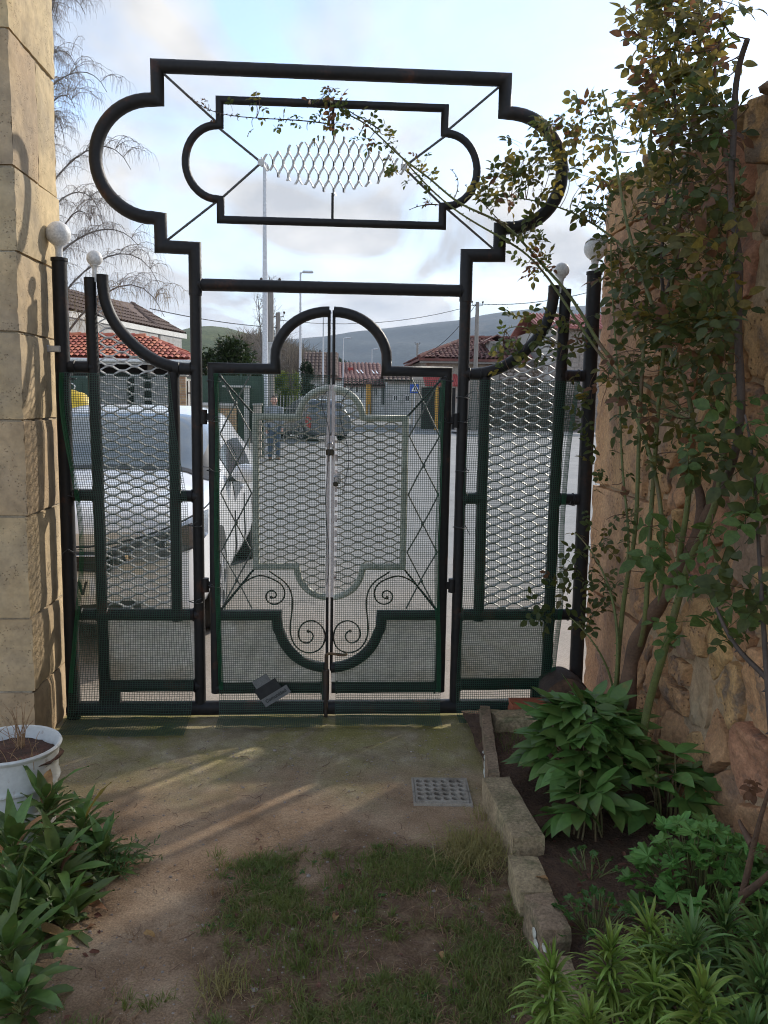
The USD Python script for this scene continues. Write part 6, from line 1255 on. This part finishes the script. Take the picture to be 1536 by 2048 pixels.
# lobed-leaf plant
def lobed(L):
    a = np.linspace(-2.6, 2.6, 41); r = L * (.55 + .30 * np.abs(np.cos(a * 2.6)) + .10 * np.cos(a * 13)) * (1 - .12 * np.abs(a) / 2.6)
    return np.stack([r * np.cos(a) + L * .2, r * np.sin(a)], 1)
def lobed_plant(label, x, y, R, H, n, seed, size=.05, mat='lobed_leaf', name='lobed_leaf_plant', zb=.08):
    rg = np.random.default_rng(seed); t = plant(name, label, (x, y, zb)); st = MB()
    for k in range(n):
        s = (k + .5) / n; a = k * 2.39996 + rg.normal(0, .3); out = np.array([math.cos(a), math.sin(a), 0]); hub = np.array([x, y, zb]) + out * R * math.sqrt(s) + [0, 0, H * (1 - .8 * s ** 1.2) * rg.uniform(.55, 1.12)]
        st.tube(spline([[x + out[0] * .03, y + out[1] * .03, zb - .01], (np.array([x, y, zb]) + hub) / 2 + out * .02, hub], 5), .0018, 4, False)
        d = unit(out + [0, 0, .45] + rg.normal(0, .35, 3)); u = unit(np.array([0, 0, 1.0]) + rg.normal(0, .35, 3)); u = unit(u - d * (u @ d)); sd = np.cross(u, d); Q = lobed(size * rg.uniform(.7, 1.25)); cu = rg.uniform(3, 8)
        v = np.array([hub + d * q[0] + sd * q[1] + u * (.004 * math.sin(q[0] * 160 + k) + abs(q[1]) * .25 - cu * q[0] ** 2) for q in Q]); v = np.vstack([v, hub + d * size * .25]); f = [(i, i + 1, len(Q)) for i in range(len(Q) - 1)]
        obj('leaf', (v, np.array(f)), mat, t)
    obj('stem', st, 'cane_green', t)
lobed_plant('light green plant with deeply lobed leaves behind the lilies', 1.16, -1.80, .22, .22, 130, 401, .05)
lobed_plant('lobed leaf plant cut by the right edge, under the brown rose stem', 1.33, -1.95, .15, .2, 30, 402)
lobed_plant('small dark clover-like weed on the soil beside the square edging stone', .78, -1.92, .13, .10, 46, 403, .018, 'feather_leaf', 'ground_weed')
lobed_plant('patch of small weeds on the soil in front of the shaded peony', .86, -1.62, .10, .07, 22, 404, .015, 'feather_leaf', 'ground_weed')

# ---- roses
def thorny(mb, P, r, seed, step=.022):
    rg = np.random.default_rng(seed); P = np.asarray(P); mb.tube(P, r, 8)
    seg = np.linalg.norm(np.diff(P, axis=0), axis=1); T = np.concatenate([[0], np.cumsum(seg)]); s = step
    R = np.broadcast_to(np.asarray(r, float), (len(P),))
    while s < T[-1]:
        i = min(int(np.searchsorted(T, s)), len(P) - 1); p = P[i - 1] + (P[i] - P[i - 1]) * ((s - T[i - 1]) / max(seg[i - 1], 1e-6)); t = unit(P[i] - P[i - 1]); e = unit(np.cross(t, rg.normal(0, 1, 3))); L = rg.uniform(.6, 1.0) * .013; rr = R[i]
        b = p + e * rr * .8; w = unit(np.cross(t, e)) * .0026; v = np.array([b + t * .005, b - t * .003, b + w, b - w, b + e * L - t * .003]); mb.add(v, np.array([(0, 2, 4), (2, 1, 4), (1, 3, 4), (3, 0, 4)])); s += step * rg.uniform(.5, 1.6)
def compound(base, d, up, L, rg, n=5, droop=.4, w=.62):
    """a rose leaf: petiole and n leaflets, one mesh"""
    mb = MB(); d = unit(d); up = unit(np.asarray(up, float) - d * (np.asarray(up) @ d)); s = np.cross(d, up); P = [np.asarray(base) + d * L * t - up * droop * L * t * t * .5 for t in np.linspace(0, 1, 5)]
    mb.tube(P, .0008 if L < .08 else .0012, 3, False); ll = L * .52
    mb.add(*leaf(P[4], unit(P[4] - P[3]), up, ll * 1.1, ll * w * 1.05, rg.uniform(.1, .9), .22, 4, 'ovate', rg.normal(0, .2)))
    for k in range((n - 1) // 2):
        q = P[3 - k * 2 if 3 - k * 2 > 0 else 1]; sc = 1 - .18 * k
        for sg in (-1, 1): mb.add(*leaf(q, unit(d * .45 + s * sg + rg.normal(0, .12, 3)), up, ll * sc * rg.uniform(.85, 1.1), ll * w * sc, rg.uniform(.1, .9), .22, 4, 'ovate', rg.normal(0, .25)))
    return mb.get()
rose = thing('climbing_rose', 'big climbing rose over the right pier, its long canes arching across the gate top', 'climbing rose', (1.25, -.35, .08))
rgr = np.random.default_rng(77)
def cane(pts, r0, r1, mat, seed, X=None, n=40, step=.022):
    """pts: (px, py, x) the photographed course and the distance of the cane across the yard"""
    P = spline([atx(a, b, c) for a, b, c in pts], n); mb = MB(); thorny(mb, P, np.linspace(r0, r1, n), seed, step); obj('cane', mb, mat, rose, smooth=50); return P
def cane_y(pts, r0, r1, mat, seed, n=60, step=.02):
    P = spline([at(a, b, c) for a, b, c in pts], n); mb = MB(); thorny(mb, P, np.linspace(r0, r1, n), seed, step); obj('cane', mb, mat, rose, smooth=50); return P
C = []
tp = spline([atx(a, b, c) for a, b, c in ((1255, 1420, 1.24), (1279, 1272, 1.25), (1336, 1183, 1.26), (1386, 1091, 1.28), (1425, 1009, 1.30), (1442, 960, 1.31))], 30)
mb = MB(); mb.tube(tp + (meshkit.noise(tp * 18, 3)[:, None] - .5) * .012, np.linspace(.034, .021, 30) * (1 + .12 * np.sin(np.arange(30) * 1.1)), 12); obj('trunk', mb, 'cane_brown', rose, smooth=60)
mb = MB(); mb.tube(spline([atx(1386, 1091, 1.28), atx(1402, 1002, 1.28), atx(1366, 942, 1.29)], 10), np.linspace(.019, .012, 10), 10); obj('trunk', mb, 'cane_brown', rose, smooth=60)
C += [cane([(1232, 1440, 1.22), (1235, 1340, 1.22), (1241, 1262, 1.22), (1253, 1167, 1.22), (1269, 1072, 1.22), (1275, 977, 1.22), (1279, 850, 1.22), (1292, 620, 1.22), (1300, 400, 1.2), (1304, 180, 1.18), (1312, 40, 1.17)], .0115, .004, 'cane_green', 1, n=70),
      cane([(1280, 1290, 1.235), (1288, 1255, 1.225), (1296, 1136, 1.22), (1301, 1040, 1.23), (1308, 945, 1.23), (1318, 800, 1.22), (1345, 560, 1.2), (1372, 330, 1.18), (1398, 120, 1.16), (1400, -60, 1.15)], .0105, .004, 'cane_green', 2, n=70),
      cane([(1318, 1215, 1.25), (1322, 1180, 1.235), (1325, 1072, 1.23), (1313, 961, 1.23), (1285, 866, 1.22), (1235, 750, 1.2)], .0095, .006, 'cane_green', 3),
      cane([(1358, 1145, 1.265), (1361, 1098, 1.245), (1371, 1040, 1.24), (1380, 961, 1.24), (1384, 830, 1.24), (1350, 720, 1.22), (1303, 605, 1.2), (1262, 480, 1.15), (1232, 320, 1.12), (1205, 180, 1.1)], .0105, .004, 'cane_green', 4, n=70),
      cane([(1284, 1490, 1.2), (1300, 1398, 1.21), (1329, 1300, 1.22), (1355, 1205, 1.24), (1385, 1110, 1.26), (1430, 1010, 1.27), (1450, 860, 1.28), (1466, 640, 1.26), (1452, 480, 1.25)], .0165, .008, 'cane_green', 5, n=50),
      cane([(1228, 1400, 1.2), (1234, 1262, 1.2), (1215, 1167, 1.17), (1180, 1100, 1.12), (1150, 1065, 1.08)], .009, .0025, 'cane_green', 6),
      cane([(1253, 1135, 1.21), (1255, 1040, 1.21), (1246, 950, 1.2), (1240, 820, 1.19), (1228, 640, 1.18), (1222, 470, 1.16)], .006, .003, 'cane_green', 7),
      cane([(1446, 985, 1.29), (1470, 905, 1.25), (1482, 820, 1.22), (1476, 640, 1.2), (1478, 520, 1.19), (1462, 400, 1.18), (1466, 300, 1.18), (1470, 190, 1.17), (1495, 78, 1.16)], .014, .008, 'cane_dark', 8, step=.05),
      cane([(1460, 420, 1.18), (1440, 250, 1.17), (1432, 120, 1.16), (1455, 40, 1.15)], .008, .003, 'cane_brown', 9),
      cane([(1340, 640, 1.2), (1325, 480, 1.18), (1350, 200, 1.15), (1330, 60, 1.14), (1338, -60, 1.13)], .007, .003, 'cane_dark', 10),
      cane([(1370, 500, 1.25), (1335, 580, 1.23), (1315, 660, 1.22)], .010, .007, 'cane_dark', 11),
      cane([(1229, 1430, 1.2), (1222, 1360, 1.2), (1190, 1290, 1.12), (1140, 1235, 1.05)], .006, .002, 'cane_green', 12)]
C2 = [cane_y([(1385, 830, -.9), (1300, 775, -.62), (1208, 700, -.30), (1138, 590, -.16), (1068, 510, -.11), (1008, 450, -.09), (918, 405, -.08), (860, 358, -.07), (800, 312, -.07), (748, 262, -.06), (690, 228, -.05)], .0105, .003, 'cane_green', 13, n=90),
      cane_y([(1400, 850, -.95), (1300, 800, -.6), (1198, 705, -.26), (1118, 588, -.14), (1052, 508, -.10), (1000, 474, -.09), (903, 414, -.075), (830, 345, -.06), (784, 292, -.06)], .009, .003, 'cane_green', 14, n=90),
      cane_y([(1300, 560, -.6), (1218, 470, -.3), (1118, 415, -.13), (1030, 395, -.1), (960, 390, -.09)], .007, .002, 'cane_green', 15),
      cane_y([(668, 250, -.03), (600, 241, -.04), (530, 237, -.04), (470, 232, -.03), (425, 222, -.02), (372, 186, -.02)], .0032, .0014, 'cane_dark', 16),
      cane_y([(760, 260, -.05), (720, 235, -.05), (672, 205, -.05), (650, 186, -.05)], .0035, .0015, 'cane_dark', 17),
      cane_y([(1170, 690, -.2), (1100, 680, -.14), (1050, 655, -.12), (1010, 660, -.12)], .0045, .0018, 'cane_green', 18),
      cane_y([(1010, 455, -.1), (960, 400, -.1), (930, 370, -.1)], .003, .0012, 'cane_green', 19), cane_y([(880, 410, -.08), (840, 412, -.08), (818, 420, -.08)], .0028, .0012, 'cane_dark', 20), cane_y([(907, 400, -.07), (908, 345, -.07), (900, 338, -.07)], .0022, .0012, 'cane_brown', 21)]
LEAVES = []
def spray(p, size, mats, probs, out, n=1, big=1.0):
    for _ in range(n):
        d = unit(np.asarray(out) + rgr.normal(0, .7, 3)); up = unit(np.array([-.35, -.5, .8]) + rgr.normal(0, .45, 3)); L = size * rgr.uniform(.7, 1.3)
        LEAVES.append((L * big, compound(p, d, up, L, rgr, 5 if rgr.random() < .6 else 3), mats[rgr.choice(len(mats), p=probs)]))
TW = MB()
def twig(a, b_, r=.0016):
    a, b_ = np.array(a), np.array(b_); m = (a + b_) / 2 + rgr.normal(0, .12, 3) * np.linalg.norm(b_ - a); TW.tube(spline([a, m, b_], 6), np.linspace(r * 1.4, r * .7, 6), 4, False)
ALLC = np.vstack(C + C2)
from scipy.spatial import cKDTree
KD = cKDTree(ALLC)
MIX = ['rose_green', 'rose_olive', 'rose_yellow', 'rose_brown', 'rose_fresh']
def mass(poly, n, xr, size, probs, out=(-.5, -.4, .2), per=3, yr=None):
    P = Polygon(poly); x0, y0, x1, y1 = P.bounds; k = 0
    while k < n:
        a, b_ = rgr.uniform(x0, x1), rgr.uniform(y0, y1)
        if not P.contains(Point(a, b_)): continue
        p = atx(a, b_, rgr.uniform(*xr)) if yr is None else at(a, b_, rgr.uniform(*yr)); d, i = KD.query(p)
        if d < .22 and rgr.random() < .7: twig(ALLC[i], p)
        for _ in range(per): spray(p + rgr.normal(0, .012, 3), size, MIX, probs, out)
        k += 1
# the top against the sky, the middle before the wall, the left wing over the gate, the sparse foot
mass([(1258, 60), (1300, -30), (1470, -30), (1450, 120), (1440, 260), (1300, 260), (1280, 150)], 81, (1.02, 1.22), 0.0766, [.20, .30, .32, .17, .01])
mass([(1225, 250), (1300, 200), (1460, 220), (1490, 420), (1480, 640), (1380, 700), (1240, 640), (1215, 450)], 151, (1.02, 1.30), 0.0739, [.40, .34, .13, .11, .02])
mass([(1225, 620), (1330, 600), (1470, 660), (1470, 900), (1380, 960), (1270, 900), (1225, 780)], 57, (1.05, 1.30), 0.0739, [.54, .30, .06, .08, .02])
mass([(1085, 230), (1150, 215), (1230, 170), (1250, 330), (1215, 470), (1150, 360), (1080, 330)], 38, (1.0, 1.15), 0.0713, [.44, .38, .13, .04, .01], yr=(-.30, -.10))
mass([(950, 400), (1000, 330), (1085, 240), (1130, 330), (1140, 420), (1060, 470), (990, 465)], 33, None, 0.0686, [.44, .38, .12, .05, .01], yr=(-.16, -.06))
mass([(1030, 480), (1100, 470), (1130, 520), (1100, 560), (1050, 540)], 9, None, 0.0607, [.4, .2, .05, .34, .01], yr=(-.16, -.08))
mass([(1000, 640), (1050, 630), (1160, 640), (1200, 680), (1120, 720), (1060, 740), (990, 755)], 23, None, 0.0726, [.55, .38, .05, .01, .01], yr=(-.22, -.08), per=2)
mass([(1140, 700), (1200, 690), (1210, 900), (1190, 980), (1150, 880)], 16, None, 0.0686, [.72, .22, .03, .03, 0], yr=(-.28, -.15), per=1)
mass([(1050, 1170), (1110, 1130), (1200, 1080), (1230, 1200), (1180, 1280), (1100, 1260)], 25, None, 0.0739, [.72, .20, .04, .04, 0], yr=(-.45, -.2), per=2)
mass([(1200, 900), (1260, 880), (1270, 1150), (1215, 1180), (1160, 1080)], 21, (1.08, 1.22), 0.0607, [.74, .18, .04, .04, 0], per=1)
mass([(780, 305), (850, 320), (900, 400), (860, 420), (800, 370)], 13, None, 0.0475, [.5, .22, .08, .2, 0], yr=(-.10, -.05), per=2)
mass([(680, 200), (730, 210), (800, 290), (760, 290), (690, 260)], 16, None, 0.0528, [.5, .27, .08, .15, 0], yr=(-.09, -.03), per=2)
mass([(440, 222), (520, 225), (670, 235), (670, 262), (560, 262), (450, 250)], 15, None, 0.0396, [.6, .25, .05, .1, 0], yr=(-.06, -.02), per=1)
mass([(620, 175), (670, 180), (680, 215), (640, 220)], 6, None, 0.0449, [.4, .2, .05, .35, 0], yr=(-.06, -.03), per=2); mass([(505, 185), (525, 185), (525, 215), (508, 215)], 2, None, 0.0475, [.6, .4, 0, 0, 0], yr=(-.05, -.03), per=2); mass([(665, 195), (690, 200), (685, 255), (665, 250)], 5, None, 0.0528, [.05, .1, .1, .75, 0], yr=(-.05, -.03), per=2)
mass([(365, 175), (390, 190), (440, 222), (425, 235)], 4, None, 0.0290, [.5, .1, 0, .4, 0], yr=(-.04, -.02), per=1)
mass([(1330, 1060), (1420, 1080), (1440, 1290), (1380, 1300), (1330, 1200)], 16, (1.12, 1.22), 0.1254, [.12, 0, 0, 0, .88], out=(-.6, -.4, .1), per=1)
tag(obj('twigs', TW, 'cane_brown', rose), kind='stuff')
LEAVES.sort(key=lambda q: -q[0]); order = sorted(LEAVES, key=lambda q: -q[0] / max(np.linalg.norm(q[1][0].mean(0) - EYE), .5))
for L, m_, mt_ in order[:300]: obj('leaf', m_, mt_, rose, smooth=True)
rest = {}
for L, m_, mt_ in order[300:]: rest.setdefault(mt_, MB()).add(*m_)
for mt_, mb in rest.items(): tag(obj('foliage', mb, mt_, rose, smooth=True), kind='stuff')
# fresh rose shoots at the right edge and the brown rose stem in the lower right
def young_rose(label, canes, leafs, mat_c, seed):
    b0 = atx(*canes[0][0]); t = thing('rose_bush', label, 'rose bush', (b0[0], b0[1], .08)); rg = np.random.default_rng(seed)
    for j, c_ in enumerate(canes):
        P = spline([atx(*q) for q in c_], 30); mb = MB(); thorny(mb, P, np.linspace(.0085, .003, 30) * (1.5 if mat_c == 'cane_brown' else 1), seed + j, .04); obj('cane', mb, mat_c, t, smooth=50)
    for (px, py, X, n, L, mt_) in leafs:
        for _ in range(n):
            p = atx(px + rg.normal(0, 16), py + rg.normal(0, 18), X + rg.normal(0, .03)); obj('leaf', compound(p, unit(np.array([-.5, -.4, .1]) + rg.normal(0, .6, 3)), unit(np.array([-.5, -.5, .6]) + rg.normal(0, .3, 3)), L * rg.uniform(.8, 1.2), rg, 5, w=.7), mt_, t, smooth=True)
young_rose('young rose shoots with large fresh light green leaves at the right edge', [[(1560, 1400, 1.14), (1536, 1360, 1.14), (1478, 1300, 1.12), (1420, 1190, 1.12), (1378, 1150, 1.12)], [(1545, 1500, 1.1), (1525, 1220, 1.1), (1515, 1050, 1.1), (1500, 880, 1.1), (1490, 830, 1.1)]],
    [(1500, 850, 1.1, 4, .085, 'rose_fresh'), (1390, 860, 1.14, 4, .08, 'rose_fresh'), (1510, 1020, 1.08, 6, .10, 'rose_fresh'), (1490, 1080, 1.08, 5, .10, 'rose_green'), (1500, 1180, 1.08, 6, .10, 'rose_green'), (1480, 1290, 1.1, 4, .06, 'rose_green'), (1400, 1170, 1.13, 4, .10, 'rose_fresh'), (1360, 1260, 1.14, 3, .09, 'rose_fresh'), (1520, 920, 1.1, 4, .09, 'rose_green')], 'cane_dark', 501)
young_rose('old brown rose stem standing in the bed at the right edge, above the lilies', [[(1462, 1880, 1.16), (1485, 1790, 1.15), (1505, 1700, 1.14), (1520, 1640, 1.12), (1545, 1560, 1.1)], [(1485, 1790, 1.15), (1530, 1755, 1.15), (1560, 1720, 1.14)], [(1505, 1690, 1.14), (1490, 1665, 1.14), (1478, 1640, 1.14)]],
    [(1510, 1560, 1.14, 3, .045, 'rose_brown'), (1530, 1700, 1.14, 3, .05, 'rose_green')], 'cane_brown', 502)

# ---- grass, litter
def blades(pts, hmin, hmax, w, rg, lean=.5, z=None, ang=None):
    n = len(pts); h = rg.uniform(hmin, hmax, n); a = rg.uniform(0, 2 * PI, n) if ang is None else ang + rg.normal(0, .6, n); ln = rg.uniform(.1, lean, n) * h; dx, dy = np.cos(a), np.sin(a); b = rg.uniform(0, 2 * PI, n); wx, wy = np.cos(b) * w, np.sin(b) * w
    ln = ln
    z0 = yard_height(pts[:, 0], pts[:, 1]) - .003 if z is None else np.full(n, z)
    B = np.stack([pts[:, 0], pts[:, 1], z0], 1); m = B + np.stack([dx * ln * .35, dy * ln * .35, h * .5], 1); t = B + np.stack([dx * ln, dy * ln, h * (1 - .55 * np.minimum(ln / h, 1.5))], 1); W = np.stack([wx, wy, 0 * wx], 1)
    v = np.stack([B - W, B + W, m - W * .8, m + W * .8, t], 1).reshape(-1, 3); k = np.arange(n)[:, None] * 5
    f = np.vstack([k + [0, 1, 3], k + [0, 3, 2], k + [2, 3, 4]]); return v, f
rg = np.random.default_rng(61)
def cover(x, y):
    g = meshkit.fbm(np.stack([x * 3.6, y * 3.6, x * 0 + 4], -1), 4, 12) + .5 * (meshkit.fbm(np.stack([x * 22, y * 22, x * 0 + 2], -1), 2, 15) - .5)
    path = np.exp(-((x + .52 - .10 * np.sin(y * 3)) / .15) ** 2) * (y > -2.02); edge = np.clip((-1.30 - y) / .10, 0, 1) * np.clip((x + .46) / .1, 0, 1) + np.clip((-1.98 - y) / .08, 0, 1)
    return np.clip(edge, 0, 1) * (1 - path) * np.clip((g - .45) * 7, 0.03, 1)
def clumps(n, per, spread, keep):
    C_ = np.stack([rg.uniform(-1.2, .60, n), rg.uniform(-2.5, -1.27, n)], 1); C_ = C_[rg.random(n) < keep(C_[:, 0], C_[:, 1])]
    m = rg.integers(per[0], per[1], len(C_)); c = np.repeat(C_, m, 0); d = rg.normal(0, 1, c.shape) * np.repeat(rg.uniform(.4, 1.3, len(C_)), m)[:, None] * spread
    return c + d, np.arctan2(d[:, 1], d[:, 0])
Q, A_g = clumps(9500, (10, 46), .011, lambda x, y: cover(x, y) * .55)
obj('grass', blades(Q, .014, .050, .0014, rg, 1.5, ang=A_g), 'grass_blade', label='short patchy green grass on the bare earth in the foreground', cat='grass', kind='stuff')
Q, A_g = clumps(5200, (4, 16), .016, lambda x, y: np.clip(cover(x, y) * .45 + .02 * (y < -1.35), 0, 1))
obj('dry_grass', blades(Q, .014, .050, .0012, rg, 2.6, ang=A_g), 'straw', label='dry straw coloured blades among the short grass', cat='grass', kind='stuff')
def tuft(label, x, y, n, R, h, mat, seed, lean=1.0, w=.0014):
    rg = np.random.default_rng(seed); t = thing('grass_tuft', label, 'grass tuft', (x, y, 0)); p = np.array([x, y]) + rg.normal(0, R, (n, 2)); tag(obj('blades', blades(p, h * .5, h, w, rg, lean), mat, t), kind='stuff'); return t
tuft('yellowish grass tuft flopping over beside the long edging block', .52, -1.38, 620, .055, .15, 'pale_grass', 1, 2.0); tuft('thin pale grass strands beside the drain cover and the edging slab', .60, -1.10, 70, .03, .09, 'pale_grass', 2, 1.0)
tuft('dark grass growing inside the bed at the gate end', .86, -.50, 260, .06, .14, 'grass_blade', 3, .8); tuft('small dry tuft at the edge of the sandy path', -.36, -1.56, 40, .015, .07, 'straw', 4, 1.2); tuft('green grass tuft near the bottom edge, right of the sandy path', -.06, -1.86, 420, .09, .075, 'grass_blade', 5, .9); tuft('thick green grass tuft left of the broken edging block', .12, -1.50, 300, .08, .06, 'grass_blade', 6, .9); tuft('pale tuft beside the sandy path near the bottom edge', -.28, -2.02, 180, .04, .08, 'pale_grass', 7, 1.2); tuft('green tuft at the foot of the square edging stone', .44, -2.1, 260, .06, .09, 'grass_blade', 8, .7)
pb_ = MB(); rg = np.random.default_rng(62)
for k in range(1700):
    x, y = rg.uniform(-1.2, .62), rg.uniform(-2.3, -.12); s = rg.uniform(.0014, .0042) * (1.0 if k > 320 else 1.5) * (1.8 if rg.random() < .06 else 1); z = yard_height(np.array([x]), np.array([y]))[0]
    t_ = trimesh.creation.icosphere(0, 1.0); pb_.add(np.array(t_.vertices) * [s, s * rg.uniform(.6, 1), s * .6] + [x, y, z + s * .15], t_.faces)
obj('pebbles', pb_, 'pebble_mix', label='scattered grit and tiny pebbles on the yard ground', cat='pebbles', kind='stuff')
tw = MB()
for k in range(620):
    x, y = (rg.uniform(-1.0, .64), rg.uniform(-2.2, -.4)) if k < 200 else (rg.uniform(.0, .6), rg.uniform(-2.1, -1.3)); a = rg.uniform(0, PI); L = rg.uniform(.015, .06); z = yard_height(np.array([x]), np.array([y]))[0] + .002; tw.tube([[x, y, z], [x + L * .5 * math.cos(a), y + L * .5 * math.sin(a), z + .004], [x + L * math.cos(a + .3), y + L * math.sin(a + .3), z + .001]], .0010, 4, False)
obj('twig_litter', tw, 'litter_straw', label='bits of dry twig and straw lying on the ground', cat='twigs', kind='stuff')
wd = MB()
for k in range(420):
    x, y = rg.uniform(-1.0, .60), rg.uniform(-2.4, -1.3)
    if cover(np.array([x]), np.array([y]))[0] < .08: continue
    z = yard_height(np.array([x]), np.array([y]))[0]
    for q in range(rg.integers(3, 7)):
        a = rg.uniform(0, 2 * PI); wd.add(*leaf(np.array([x, y, z]), [math.cos(a), math.sin(a), rg.uniform(.2, .9)], [0, 0, 1], rg.uniform(.010, .024), rg.uniform(.006, .012), rg.uniform(.3, 1.2), .2, 3, 'ovate'))
obj('ground_weeds', wd, 'feather_leaf', label='tiny broad leaved weeds among the grass', cat='weeds', kind='stuff')
lt = MB()
for k in range(150):
    x, y, z = (rg.uniform(-1.15, -.62), rg.uniform(-2.2, -1.3), .004) if k < 60 else (rg.uniform(.72, 1.3), rg.uniform(-2.1, -1.2), .065) if k < 110 else (rg.uniform(-.3, .6), rg.uniform(-2.2, -1.2), .008)
    a = rg.uniform(0, 2 * PI); lt.add(*leaf(np.array([x, y, z]), [math.cos(a), math.sin(a), rg.uniform(0, .3)], [rg.normal(0, .3), rg.normal(0, .3), 1], rg.uniform(.012, .04), rg.uniform(.008, .018), rg.uniform(.2, 1.6), .5, 4, 'ovate', .3, .12))
obj('leaf_litter', lt, 'litter_brown', smooth=True, label='small dry brown leaf scraps under the plants and on the bare soil', cat='leaf litter', kind='stuff')
DL = [(-.83, -1.90, 'curled brown dead leaf at the foot of the middle broad leaved plant'), (-.70, -1.73, 'pale dead leaf lying flat at the edge of the path'), (.33, -1.90, 'dead leaf near the square edging stone'), (.40, -2.02, 'small orange dead leaf by the low edging stone'), (.80, -1.78, 'yellow fallen leaf on the bed soil'), (.88, -1.86, 'pale fallen leaf on the bed soil right of the yellow one'), (.70, -1.70, 'brown fallen leaf on the soil beside the broken edging block'), (.02, -1.74, 'brown leaf scrap in the grass'), (-.55, -1.78, 'brown leaf scrap on the sandy path'), (.25, -1.62, 'dry leaf lying in the thick grass tuft')]
for k, (x, y, lab) in enumerate(DL):
    a = rg.uniform(0, 2 * PI); z = .10 if x > .66 else .006; obj('fallen_leaf', leaf(np.array([x, y, z]), [math.cos(a), math.sin(a), .15], [0, 0, 1], rg.uniform(.03, .06), rg.uniform(.016, .03), rg.uniform(.3, 1.2), .5, 5, 'ovate', .2, .1), 'dry_leaf' if 'yellow' not in lab else 'rose_yellow', smooth=True, label=lab, cat='leaf')
# ---- the air
def haze():
    look_ = usdkit.material(stage, '/World/Looks/haze', {'v': ('principled_volume', {'color': (.62, .78, 1.0), 'density': HAZE, 'anisotropy': .1})}, volume='v.volume')
    t = trimesh.creation.box(bounds=[(-9500, -70, -3), (9500, 9500, 900)]); obj('haze', t, look_, kind='stuff', label='thin pale air between the gate and the mountain', cat='haze')
HAZE = .00006
haze()
